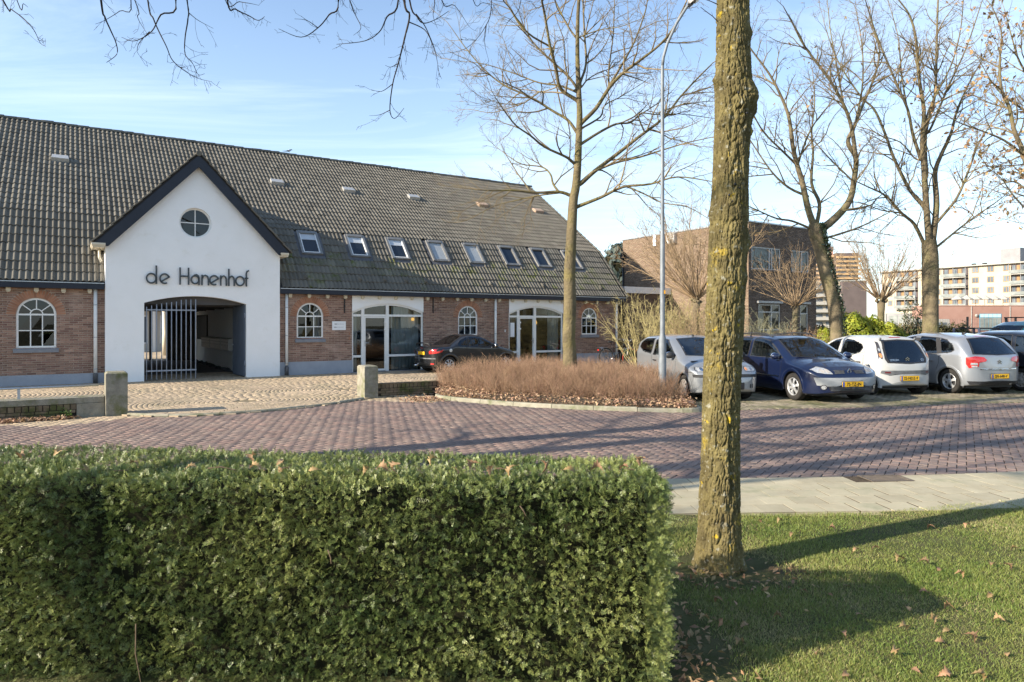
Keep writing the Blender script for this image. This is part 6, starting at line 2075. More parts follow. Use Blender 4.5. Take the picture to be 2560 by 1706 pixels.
c.glass('side', [(.80, .985), (.45, 1.18), (.10, 1.36), (-.20, 1.395), (-.50, 1.40), (-.54, .975)], 'side_window', 0.93)
c.glass('side', [(-.66, .985), (-.61, 1.395), (-1.20, 1.37), (-1.45, 1.25), (-1.50, 1.14), (-1.22, 1.03)], 'side_window', 0.92)
c.glass('rear', [(-.55, 1.05), (.55, 1.05), (.48, 1.36), (-.48, 1.36)], 'rear_window', 0.94)
c.finish()
c.mirror(.72, .99, m_plastic); c.handle(-.38, .84, m_plastic)
c.seam([(.84, .97), (.80, .55), (.70, .28), (-.55, .27), (-.60, .97)])
hp = [(.71, .775), (.44, .785), (.40, .745), (.42, .685), (.70, .68), (.74, .72)]
c.panel('front', hp, m_headlamp, 'headlight', 0.007, mirror=True)
c.panel('front', hp, m_seam, 'headlight_seal', 0.0085, ring=(0.93, 1.02), mirror=True)
c.panel('front', [(.46 + .035 * cos(a), .735 + .035 * sin(a)) for a in np.linspace(0, 2 * pi, 11)[:-1]], m_amber, 'indicator', 0.010, mirror=True, rings=2)
c.panel('front', [(.60 + .04 * cos(a), .735 + .04 * sin(a)) for a in np.linspace(0, 2 * pi, 11)[:-1]], m_chrome, 'lamp_bowl', 0.010, mirror=True, rings=2)
c.panel('front', [(.79, .615), (.22, .625), (.22, .56), (.78, .55)], m_plastic, 'bumper_strip', 0.014, mirror=True)
c.panel('front', [(.34, .44), (-.34, .44), (-.34, .28), (.34, .28)], m_plastic, 'lower_grille', 0.008)
for y0 in (.50, .56): c.panel('front', [(y0, .40), (y0 + .025, .40), (y0 + .025, .31), (y0, .31)], m_seam, 'bumper_slot', 0.010, mirror=True, rings=2)
c.panel('front', [(.22, .735), (-.22, .735), (-.22, .70), (.22, .70)], m_plastic, 'grille', 0.008)
c.seam([(1.83, .645), (1.5, .66), (1.30, .64)])
b = MB().tube([(.02, 0, 1.45), (-.16, 0, 1.74)], [0.006, 0.003], 6); b.tube([(.05, 0, 1.45), (.0, 0, 1.475)], 0.022, 8); b.build('aerial', m_plastic, c.root)
for sg in (1,): MB().bar((1.05, -.2, 1.0), (1.02, .45, 1.02), 0.02, 0.014).build('wiper', m_plastic, c.root)

# --- small white city car, seen from behind
m_whitep = paint('white_paint_car', (0.43, 0.43, 0.415), rough=0.4, coat=0.7, dirt=(0.50, 0.50, 0.47))
c = Car('parked_car', 'small white city car seen from behind with a dark glass tailgate', (9.27, 18.23, 0.004), AZB, 3.43, 1.63,
        [(-1.715, .42), (-1.71, .62), (-1.69, .78), (-1.655, .84), (-1.56, 1.02), (-1.40, 1.28), (-1.30, 1.385), (-1.18, 1.43), (-.6, 1.465), (-.1, 1.455), (.2, 1.40), (.65, 1.19), (1.05, .98), (1.3, .90), (1.52, .78), (1.65, .62), (1.715, .44)],
        [(-1.715, .36), (-1.66, .27), (-1.5, .22), (1.35, .2), (1.6, .24), (1.715, .36)],
        [(-1.71, .92), (-1.2, .96), (0, .93), (1.0, .88), (1.5, .72), (1.715, .5)], (-1.19, 1.15), 0.285, m_whitep, cr=(0.42, 2.6), rim='cap', tumble=0.24)
c.glass('rear', [(-.55, .80), (0, .775), (.55, .80), (.595, .90), (.55, 1.15), (.48, 1.345), (0, 1.37), (-.48, 1.345), (-.55, 1.15), (-.595, .90)], 'rear_window', 0.90)
c.glass('front', [(-.58, 1.0), (.58, 1.0), (.48, 1.36), (-.48, 1.36)], 'windscreen', 0.94)
c.glass('side', [(.70, .975), (.35, 1.16), (.0, 1.335), (-.22, 1.375), (-.14, .965)], 'side_window', 0.93)
c.glass('side', [(-.27, .965), (-.36, 1.37), (-.66, 1.345), (-.98, 1.25), (-1.06, 1.16), (-.98, 1.04), (-.80, .98)], 'side_window', 0.93)
c.finish(seat_rows=(0.05, -0.8))
tl = [(.645, .90), (.735, .90), (.70, 1.12), (.635, 1.32), (.585, 1.30), (.615, 1.1)]
c.panel('rear', tl, M('smoked_lens', (0.035, 0.034, 0.036), (0.06, 0.055, 0.055), scale=25, rough=0.12, coat=1.0, local=True), 'tail_light', 0.010, mirror=True)
c.panel('rear', [(.668 + .035 * cos(a), .985 + .055 * sin(a)) for a in np.linspace(0, 2 * pi, 13)[:-1]], m_amber, 'lamp_bowl', 0.016, mirror=True, rings=2)
c.panel('rear', [(.650 + .028 * cos(a), 1.12 + .04 * sin(a)) for a in np.linspace(0, 2 * pi, 13)[:-1]], m_headlamp, 'lamp_bowl', 0.016, mirror=True, rings=2)
c.panel('rear', [(.68, .62), (-.68, .62), (-.70, .55), (-.52, .50), (-.38, .535), (.38, .535), (.52, .50), (.70, .55)], m_greyplastic, 'bumper_insert', 0.010)
c.panel('rear', [(.62, .59), (.50, .59), (.50, .555), (.62, .555)], M('dark_red_lens', (0.10, 0.012, 0.014), rough=0.3), 'reflector', 0.016, mirror=True, rings=2)
c.plate('rear', .43, '32-NDZ-9', lift=0.016)
c.panel('rear', [(.16, 1.425), (-.16, 1.425), (-.16, 1.405), (.16, 1.405)], m_redlens, 'brake_light', 0.012, rings=2)
c.emblem_chevrons('rear', .875, 0.115, m_chrome)
xr = float(c.Xf(np.array([.36]), np.array([.875]), -1)[0])
text_mesh('CITROËN', 0.062, 0.001, m_chrome, 'lettering', c.root, (xr - 0.014, .36, .865), (pi / 2 - 0.25, 0, -pi / 2), bold=0.001)
text_mesh('C1', 0.075, 0.001, m_chrome, 'lettering', c.root, (xr - 0.014, -.43, .87), (pi / 2 - 0.25, 0, -pi / 2), bold=0.001)
for sg in (1, -1): MB().obox((-1.33, sg * .50, 1.365), (0.02, 0, -0.035), (0, 0.022, 0), (0.014, 0, 0.014)).build('hinge_cap', m_greyplastic, c.root, bevel=0.01)
c.mirror(.62, .98, m_plastic); c.handle(-.95, .80, m_plastic)
c.seam([(-.22, .95), (-.30, .30)]); c.seam([(-.27, .95), (-.85, .97), (-1.13, 1.06), (-1.12, .80), (-.98, .58)])
MB().tube([(-1.60, .0, .86), (-1.60, -.28, .885)], 0.012, 6).build('wiper', m_plastic, c.root)

# --- silver five door hatchback, seen from behind
m_silver2 = paint('pale_silver_paint', (0.33, 0.345, 0.365), metal=0.5, rough=0.34)
c = Car('parked_car', 'silver five door hatchback seen from behind with red tail lights and chrome strip', (11.55, 18.70, 0.004), radians(-13), 3.94, 1.73,
        [(-1.97, .46), (-1.97, .68), (-1.945, .84), (-1.93, .955), (-1.85, 1.04), (-1.60, 1.30), (-1.47, 1.42), (-1.34, 1.455), (-.7, 1.515), (-.1, 1.515), (.22, 1.46), (.75, 1.22), (1.25, 1.0), (1.45, .95), (1.72, .82), (1.88, .66), (1.97, .46)],
        [(-1.97, .36), (-1.90, .27), (-1.7, .22), (1.6, .2), (1.85, .24), (1.97, .38)],
        [(-1.97, .98), (-1.3, .98), (0, .95), (1.1, .90), (1.7, .74), (1.97, .55)], (-1.30, 1.17), 0.305, m_silver2, cr=(0.44, 2.7), rim='alloy5', tumble=0.22)
c.glass('rear', [(-.66, 1.0), (0, .975), (.66, 1.0), (.62, 1.10), (.50, 1.385), (0, 1.415), (-.50, 1.385), (-.62, 1.10)], 'rear_window', 0.92)
c.glass('front', [(-.64, 1.02), (.64, 1.02), (.52, 1.42), (-.52, 1.42)], 'windscreen', 0.95)
c.glass('side', [(.92, .975), (.5, 1.20), (.10, 1.385), (-.18, 1.43), (-.10, .965)], 'side_window', 0.93)
c.glass('side', [(-.24, .965), (-.33, 1.43), (-.85, 1.405), (-.98, .985)], 'side_window', 0.93)
c.glass('side', [(-1.08, .995), (-.96, 1.395), (-1.18, 1.355), (-1.38, 1.22), (-1.46, 1.09), (-1.36, 1.03)], 'side_window', 0.88)
c.panel('side', [(-.10, .965), (-.24, .965), (-.33, 1.43), (-.18, 1.43)], m_plastic, 'pillar_trim', 0.007)
c.panel('side', [(-.98, .985), (-1.08, .995), (-.96, 1.395), (-.85, 1.405)], m_plastic, 'pillar_trim', 0.007)
c.finish(seat_rows=(0.1, -0.85))
tl = [(.80, .92), (.62, .955), (.42, .93), (.36, .86), (.40, .825), (.56, .80), (.575, .70), (.76, .66), (.80, .76)]
c.panel('rear', tl, m_redlens, 'tail_light', 0.012, mirror=True, rings=5)
c.panel('rear', [(.735, .79), (.60, .79), (.60, .735), (.735, .735)], m_headlamp, 'reverse_lamp', 0.018, mirror=True, rings=2)
c.panel('rear', [(.725, .715), (.60, .715), (.615, .68), (.715, .68)], m_headlamp, 'reverse_lamp', 0.018, mirror=True, rings=2)
c.panel('rear', [(.54, .655), (-.54, .655), (-.54, .625), (.54, .625)], m_chrome, 'chrome_strip', 0.016)
c.panel('rear', [(.32, .535), (-.32, .535), (-.29, .39), (.29, .39)], M('plate_recess', (0.22, 0.225, 0.235), rough=0.5), 'plate_recess', 0.004)
c.plate('rear', .462, 'SN-648-V', lift=0.012)
c.panel('rear', [(.78, .34), (-.78, .34), (-.74, .255), (.74, .255)], m_plastic, 'bumper_skirt', 0.010)
c.emblem_chevrons('rear', .80, 0.11, m_chrome)
for y0 in (.10,): c.panel('rear', [(.16, 1.455), (-.30, 1.455), (-.30, 1.43), (.16, 1.43)], m_redlens, 'brake_light', 0.014, rings=2)
c.handle(-.80, .80, m_chrome); c.handle(.02, .80, m_chrome); c.mirror(.80, .99, m_silver2)
c.seam([(-.16, .95), (-.20, .30)]); c.seam([(-.18, .95), (-1.03, .97), (-1.02, .75), (-.95, .60)])
b = MB().tube([(-1.05, .1, 1.50), (-1.32, .1, 1.80)], [0.007, 0.003], 6); b.tube([(-1.0, .1, 1.495), (-1.10, .1, 1.52)], 0.025, 8); b.build('aerial', m_plastic, c.root)
MB().tube([(-1.93, -.38, .27), (-1.80, -.38, .27)], 0.028, 10).build('exhaust', m_chrome, c.root)

# --- black compact people carrier at the right edge
m_blk = paint('black_blue_paint', (0.010, 0.012, 0.020), metal=0.2, rough=0.3)
c = Car('parked_car', 'black compact people carrier cut off by the right edge of the picture', (13.75, 19.20, 0.004), radians(-13), 4.05, 1.70,
        [(-2.02, .46), (-2.02, .80), (-1.98, 1.02), (-1.85, 1.30), (-1.72, 1.47), (-1.5, 1.53), (-.8, 1.575), (0, 1.565), (.35, 1.49), (.85, 1.25), (1.35, 1.02), (1.6, .94), (1.85, .80), (1.97, .66), (2.02, .46)],
        [(-2.02, .36), (-1.9, .26), (-1.7, .22), (1.6, .2), (1.9, .24), (2.02, .38)],
        [(-2.02, 1.02), (0, .96), (1.2, .92), (1.8, .76), (2.02, .55)], (-1.27, 1.27), 0.30, m_blk, cr=(0.44, 2.8), rim='cap', rimmat=m_alloy_dirty)
c.glass('rear', [(-.60, 1.02), (.60, 1.02), (.50, 1.44), (-.50, 1.44)], 'rear_window', 0.92)
c.glass('front', [(-.62, 1.05), (.62, 1.05), (.50, 1.46), (-.50, 1.46)], 'windscreen', 0.95)
c.glass('side', [(1.05, 1.0), (.62, 1.24), (.25, 1.43), (-.05, 1.47), (-.05, .985)], 'side_window', 0.95)
c.glass('side', [(-.14, .985), (-.14, 1.475), (-.98, 1.465), (-1.02, .99)], 'side_window', 0.95)
c.glass('side', [(-1.11, .995), (-1.08, 1.46), (-1.45, 1.42), (-1.62, 1.22), (-1.60, 1.03)], 'side_window', 0.95)
c.finish(seat_rows=(0.1, -0.85))
c.handle(-.15, .80, m_chrome); c.handle(-.95, .80, m_chrome)
c.seam([(-.10, .97), (-.12, .30)]); c.seam([(-.1, .97), (-1.06, .98), (-1.05, .62), (-.90, .48)])
c.panel('side', [(-1.42 + .085 * cos(a), .78 + .085 * sin(a)) for a in np.linspace(0, 2 * pi, 17)[:-1]], m_seam, 'fuel_flap', 0.003, ring=(0.90, 1.0))
c.panel('rear', [(.78, .95), (.60, .98), (.60, .72), (.76, .70)], m_redlens, 'tail_light', 0.010, mirror=True)
c.plate('rear', .55, '', lift=0.012)

# --- teal van behind
m_teal = paint('teal_paint', (0.005, 0.075, 0.105), rough=0.35)
c = Car('parked_van', 'teal delivery van with a black roof bar behind the black people carrier', (19.0, 25.0, 0.0), radians(258), 4.0, 1.68,
        [(-2.0, .5), (-2.0, 1.2), (-1.93, 1.65), (-1.78, 1.80), (-1.4, 1.85), (0, 1.87), (.6, 1.84), (.95, 1.70), (1.35, 1.30), (1.55, 1.10), (1.8, .98), (1.93, .8), (2.0, .5)],
        [(-2.0, .4), (-1.8, .26), (1.7, .22), (2.0, .42)], [(-2.0, 1.1), (1.0, 1.05), (2.0, .6)], (-1.30, 1.30), 0.30, m_teal, cr=(.4, 3.5), tumble=0.10, rim='cap')
c.root['category'] = 'van'; c.root['group'] = ''
c.glass('front', [(-.62, 1.17), (.62, 1.17), (.58, 1.70), (-.58, 1.70)], 'windscreen', 0.94)
c.glass('side', [(1.15, 1.12), (.85, 1.60), (.30, 1.62), (.30, 1.12)], 'side_window', 0.93)
c.finish(seats=False)
c.panel('side', [(.05, 1.66), (-1.5, 1.66), (-1.5, 1.30), (.05, 1.30)], m_teal, 'side_panel', 0.014)
for x in (-1.2, .3):
    b = MB().box(x - .03, x + .03, -.78, .78, 1.97, 2.01)
    for sg in (1, -1): b.bar((x, sg * .70, 1.72), (x, sg * .72, 1.98), 0.10, 0.04)
    b.build('roof_bar', m_plastic, c.root)
tr = thing('trailer_cage', 'dark blue metal trailer cage standing in front of the teal van', 'trailer', (16.15, 23.6, 0), BRZ)
b = MB()
for (x, y) in ((0, 0), (1.5, 0), (0, .8), (1.5, .8)): b.box(x - .03, x + .03, y - .03, y + .03, 0.1, 1.6)
b.build('post', M('navy_steel', (0.02, 0.03, 0.07), rough=0.5), tr)
b = MB()
for z in (0.5, 1.57): b.box(0, 1.5, -.02, .02, z, z + .05).box(0, 1.5, .78, .82, z, z + .05).box(-.02, .02, 0, .8, z, z + .05).box(1.48, 1.52, 0, .8, z, z + .05)
b.build('rail', m_black, tr)
b = MB()
for k in range(14): b.bar((.1 + k * .1, 0, .5), (.1 + k * .1, 0, 1.55), .008, .008)
for k in range(7): b.bar((0, 0, .6 + k * .15), (1.5, 0, .6 + k * .15), .008, .008)
tag(b.build('mesh_panel', m_lead, tr), kind='stuff')

# --- black coupe in front of the farmhouse
m_blk2 = paint('black_paint_car', (0.009, 0.009, 0.010), metal=0.1, rough=0.28)
az = radians(54)
hx, hy = sin(az), cos(az)
rwx, rwy = -2.20, 24.0                      # outer face of the near rear wheel
cx_ = rwx + hx * 1.22 - hy * 0.80; cy_ = rwy + hy * 1.22 + hx * 0.80
c = Car('parked_car', 'black two door coupe parked along the farmhouse wall behind the twig bed', (cx_, cy_, 0.02), az, 3.83, 1.67,
        [(-1.915, .50), (-1.905, .74), (-1.87, .88), (-1.80, .94), (-1.45, .975), (-1.12, .99), (-.82, 1.16), (-.52, 1.32), (-.30, 1.365), (.0, 1.365), (.22, 1.32), (.62, 1.14), (1.0, .955), (1.2, .91), (1.5, .82), (1.72, .70), (1.85, .58), (1.915, .42)],
        [(-1.915, .38), (-1.85, .27), (-1.6, .21), (1.5, .19), (1.8, .22), (1.915, .36)],
        [(-1.915, .93), (-1.0, .93), (0, .89), (1.0, .84), (1.6, .70), (1.915, .5)], (-1.22, 1.22), 0.295, m_blk2, cr=(0.42, 2.7), rim='spoke8', tumble=0.30, group='')
c.glass('rear', [(-.58, 1.0), (0, .985), (.58, 1.0), (.47, 1.30), (0, 1.33), (-.47, 1.30)], 'rear_window', 0.93)
c.glass('front', [(-.60, .99), (.60, .99), (.47, 1.31), (-.47, 1.31)], 'windscreen', 0.95)
c.glass('side', [(.84, .915), (.50, 1.10), (.20, 1.245), (-.02, 1.285), (-.38, 1.285), (-.46, .905)], 'side_window', 0.95)
c.glass('side', [(-.50, .905), (-.44, 1.275), (-.70, 1.17), (-.90, 1.02), (-.88, .925)], 'side_window', 0.93)
c.finish(seat_rows=(0.0,))
tl = [(.77, .86), (.60, .83), (.50, .76), (.52, .68), (.66, .685), (.77, .74)]
c.panel('rear', tl, m_redlens, 'tail_light', 0.010, mirror=True)
c.panel('side', [(-1.84, .73), (-1.45, .845), (-1.55, .74), (-1.83, .68)], m_redlens, 'tail_light', 0.008)
c.plate('rear', .70, '', lift=0.012)
c.panel('rear', [(.10, .885), (-.10, .885), (-.10, .865), (.10, .865)], m_redlens, 'brake_light', 0.010, rings=2)
c.panel('rear', [(.70, .36), (.58, .36), (.58, .31), (.70, .31)], m_redlens, 'reflector', 0.012, mirror=True, rings=2)
c.panel('rear', [(.75, .54), (-.75, .54), (-.75, .50), (.75, .50)], m_greyplastic, 'bumper_strip', 0.012)
MB().tube([(-1.80, .52, .965), (-1.86, .40, 1.04), (-1.87, 0, 1.06), (-1.86, -.40, 1.04), (-1.80, -.52, .965)], 0.022, 8).build('spoiler', m_plastic, c.root)
c.panel('side', [(-1.18 + .06 * cos(a), .80 + .06 * sin(a)) for a in np.linspace(0, 2 * pi, 15)[:-1]], m_alloy, 'fuel_cap', 0.006, rings=2)
c.mirror(.70, .92, m_blk2); c.handle(-.30, .70, m_plastic)
c.seam([(.86, .90), (.80, .5), (.70, .28), (-.46, .27), (-.52, .90)])
MB().tube([(.05, 0, 1.36), (.16, 0, 1.50)], [0.008, 0.004], 6).build('aerial', m_plastic, c.root)
MB().tube([(-1.93, .45, .25), (-1.7, .45, .25)], 0.03, 10).build('exhaust', m_chrome, c.root)
for o in list(bpy.data.objects):
    if o.get('group') == '': del o['group']
# ------------------------------------------------------------------ grass
m_grass = leaf_mat('grass_blade', (0.140, 0.200, 0.038), (0.235, 0.262, 0.070), pv=0.35, hue=0.025, trans=0.25, rough=0.55, scale=1.5)
m_straw = leaf_mat('dry_grass_blade', (0.40, 0.335, 0.17), (0.29, 0.28, 0.11), pv=0.3, hue=0.02, trans=0.2, rough=0.7)


def blades(n, poly, mat, hmin, hmax, wid, seed, keepf):
    r = np.random.default_rng(seed)
    Yv = 2.9 + (7.6 - 2.9) * r.random(n * 3) ** 1.35
    Xv = r.uniform(0.35, 1.0, n * 3) * 0 + r.uniform(0.25, 0.79 * Yv + 0.25)
    P = np.stack([Xv, Yv], -1)
    k = inpoly(P, poly) & keepf(P, r)
    P = P[k][:n]
    n = len(P)
    h = r.uniform(hmin, hmax, n) * (0.7 + 0.6 * r.random(n))
    a = r.uniform(0, 2 * pi, n)
    lean = r.uniform(0.2, 1.1, n) * h
    la = r.uniform(0, 2 * pi, n)
    w = wid * (0.7 + 0.6 * r.random(n))
    sx, sy = np.cos(a) * w, np.sin(a) * w
    z0 = np.full(n, 0.008)
    mx, my = np.cos(la) * lean, np.sin(la) * lean
    p0 = np.stack([P[:, 0] - sx, P[:, 1] - sy, z0], -1)
    p1 = np.stack([P[:, 0] + sx, P[:, 1] + sy, z0], -1)
    p2 = np.stack([P[:, 0] + sx * .7 + mx * .4, P[:, 1] + sy * .7 + my * .4, z0 + h * .62], -1)
    p3 = np.stack([P[:, 0] - sx * .7 + mx * .4, P[:, 1] - sy * .7 + my * .4, z0 + h * .62], -1)
    p4 = np.stack([P[:, 0] + mx, P[:, 1] + my, z0 + h * .95], -1)
    V = np.stack([p0, p1, p2, p3, p4, p4], 1).reshape(-1, 3)
    b = (np.arange(n) * 6)[:, None]
    F = np.concatenate([b + np.array([[0, 1, 2, 3]]), b + np.array([[3, 2, 4, 5]])])
    return np_mesh('grass', V, F, mat, rnd=np.repeat(r.random(n), 6))


def near_bare(P):
    """distance measure to the worn soil at the trunk foot and along the hedge end."""
    d1 = np.hypot((P[:, 0] - 1.50) / 0.48, (P[:, 1] - 4.82) / 0.36)
    d2 = np.where(P[:, 1] < 4.3, (P[:, 0] - 0.82) / (0.38 - 0.10 * np.clip(P[:, 1] - 3.2, 0, 1)), 9)
    return np.minimum(d1, d2)


def patch(P):
    return np.sin(P[:, 0] * 2.3 + 1.1 * np.sin(P[:, 1] * 2.9)) * np.cos(P[:, 1] * 2.6 + 0.9 * np.sin(P[:, 0] * 3.1))


keep_green = lambda P, r: (near_bare(P) > 0.75 + 0.7 * r.random(len(P))) & (r.random(len(P)) < 0.66 + 0.50 * patch(P) + 0.25 * patch(P * 3.1))
keep_dry = lambda P, r: (near_bare(P) > 0.9 + 0.5 * r.random(len(P))) & (r.random(len(P)) < 0.48 - 0.50 * patch(P) - 0.25 * patch(P * 2.7))
tag(blades(135000, lawn_poly, m_grass, 0.014, 0.034, 0.0017, 3, keep_green), 'short green grass blades covering the lawn', 'grass', kind='stuff')
g2 = tag(blades(85000, lawn_poly, m_straw, 0.010, 0.024, 0.0017, 4, keep_dry), 'dry straw coloured grass patches in the lawn', 'grass', kind='stuff')

# ------------------------------------------------------------------ dead oak leaves
m_leaf = leaf_mat('dead_leaf', (0.27, 0.165, 0.075), (0.37, 0.25, 0.135), pv=0.28, hue=0.02, trans=0.2, rough=0.65, scale=30)


def oak_leaf(name, size, curl, seed):
    """lobed outline, folded along the midrib and curled."""
    r = random.Random(seed)
    half = [(0.0, 0.02), (0.10, 0.05), (0.16, 0.16), (0.24, 0.09), (0.34, 0.26), (0.44, 0.13), (0.55, 0.36), (0.66, 0.17), (0.78, 0.28), (0.86, 0.12), (0.95, 0.10), (1.0, 0.0)]
    vs, fs = [], []
    for (u, w) in half:
        zc = curl * sin(u * pi) * 0.35 + curl * 0.25 * (u - 0.5) ** 2
        w2 = w * r.uniform(0.85, 1.15)
        vs += [((u - .5) * size, w2 * size, zc * size + w2 * size * curl * 0.9), ((u - .5) * size, 0, zc * size), ((u - .5) * size, -w * size, zc * size + w * size * curl * 0.7 * r.uniform(0.5, 1.4))]
    for i in range(len(half) - 1):
        a, c = i * 3, (i + 1) * 3
        fs += [(a, a + 1, c + 1, c), (a + 1, a + 2, c + 2, c + 1)]
    b = MB().add(vs, fs, smooth=True)
    b.tube([(-size * .5, 0, 0), (-size * .68, size * .03, 0.01 * size)], [0.0016, 0.001], 4)
    return b.mesh(name, m_leaf, fixn=False)


leaf_meshes = [oak_leaf('fallen_leaf', sz, cu, k) for k, (sz, cu) in enumerate([(0.060, 0.8), (0.068, 1.2), (0.050, 0.5), (0.062, 1.6)])]

HTOP = 1.0


def hedge_back(x): return 3.78 + (0.8 - x) * 0.105
def hedge_front(x): return 3.22 + (0.8 - x) * 0.03


hl = [(335, 1165), (150, 1135), (690, 1190), (1000, 1172), (890, 1195), (925, 1215), (1130, 1200), (1190, 1170), (1225, 1205), (560, 1222), (640, 1212), (1500, 1195), (1560, 1175), (1610, 1160), (700, 1158), (640, 1150), (455, 1185), (1285, 1225), (780, 1180), (1090, 1160), (1425, 1190), (1350, 1168), (210, 1172), (60, 1150)]
for k, (px, py) in enumerate(hl):
    Yd = (EYE - HTOP - 0.035) * FPX / (py - CYP)
    x = (px - CXP) / FPX * Yd
    Yd = min(max(Yd, hedge_front(x) + 0.06), hedge_back(x) - 0.05)
    o = link_mesh('fallen_leaf', leaf_meshes[k % 4], None, (x, Yd, HTOP + 0.036), (rng.normal(0, 0.5), rng.normal(0, 0.5), rng.uniform(0, 6.28)))
    tag(o, 'curled dry brown leaf caught on top of the clipped yew hedge', 'leaf', 'dry leaves caught on the hedge top')
ll = [(2310, 1412), (2345, 1425), (2250, 1405), (2480, 1415), (2515, 1422), (2260, 1400), (2080, 1330), (2190, 1375), (1985, 1430), (2055, 1435), (2375, 1530), (2310, 1485), (2330, 1325), (2150, 1540), (1945, 1555), (1860, 1570), (2255, 1575), (2365, 1580), (2420, 1600), (2110, 1590),
      (1850, 1615), (2270, 1525), (2330, 1560), (2350, 1610), (1760, 1555), (1770, 1600), (1745, 1690), (2110, 1690), (2360, 1690), (1900, 1305), (1950, 1310), (2140, 1380), (2420, 1320), (2010, 1480), (2230, 1640), (2470, 1490), (2500, 1560), (2520, 1640), (2440, 1700), (2040, 1640), (1800, 1510), (2290, 1680), (2395, 1445), (1980, 1340), (2540, 1380)]
for k, (px, py) in enumerate(ll):
    p = onground(px, py, 0.03)
    o = link_mesh('fallen_leaf', leaf_meshes[(k + 1) % 4], None, (p.x, p.y, 0.034), (rng.normal(0, 0.35), rng.normal(0, 0.35), rng.uniform(0, 6.28)))
    tag(o, 'dry brown oak leaf lying in the lawn grass', 'leaf', 'dry leaves scattered over the lawn')

# ------------------------------------------------------------------ yew hedge
m_yew = leaf_mat('yew_needle', (0.085, 0.122, 0.034), (0.230, 0.255, 0.080), pv=0.5, hue=0.022, trans=0.12, rough=0.45, scale=1.6, spec=0.5)
m_twig = M('hedge_twig', (0.10, 0.065, 0.04), (0.16, 0.11, 0.07), scale=30, rough=0.8)
m_core = M('inner_shade', (0.012, 0.014, 0.007), (0.022, 0.02, 0.012), scale=12, rough=0.95, spec=0.05)  # near-black colour for the shade inside hedge and bushes
hedge = thing('yew_hedge', 'clipped dark green yew hedge filling the near left foreground', 'hedge', (-1.2, 3.5, 0))
hb = MB()
HX0, HX1 = -3.6, 0.745
vs, fs = [], []
xs = np.linspace(HX0, HX1 - 0.09, 20)
for x in xs:
    f_, b_ = hedge_front(x) + 0.10, hedge_back(x) - 0.09
    for (y, z) in ((f_, 0), (f_, HTOP - 0.12), (f_ + 0.05, HTOP - 0.075), (b_ - 0.05, HTOP - 0.075), (b_, HTOP - 0.12), (b_, 0)): vs.append((x + 1.2, y - 3.5, z))
for i in range(19):
    for j in range(5): fs.append((i * 6 + j, i * 6 + j + 1, (i + 1) * 6 + j + 1, (i + 1) * 6 + j))
fs += [tuple(range(6)), tuple(reversed(range(19 * 6, 20 * 6)))]
hb.add(vs, fs)
hb.build('shade_core', m_core, hedge)  # solid dark block, stands in for the shade behind the needles


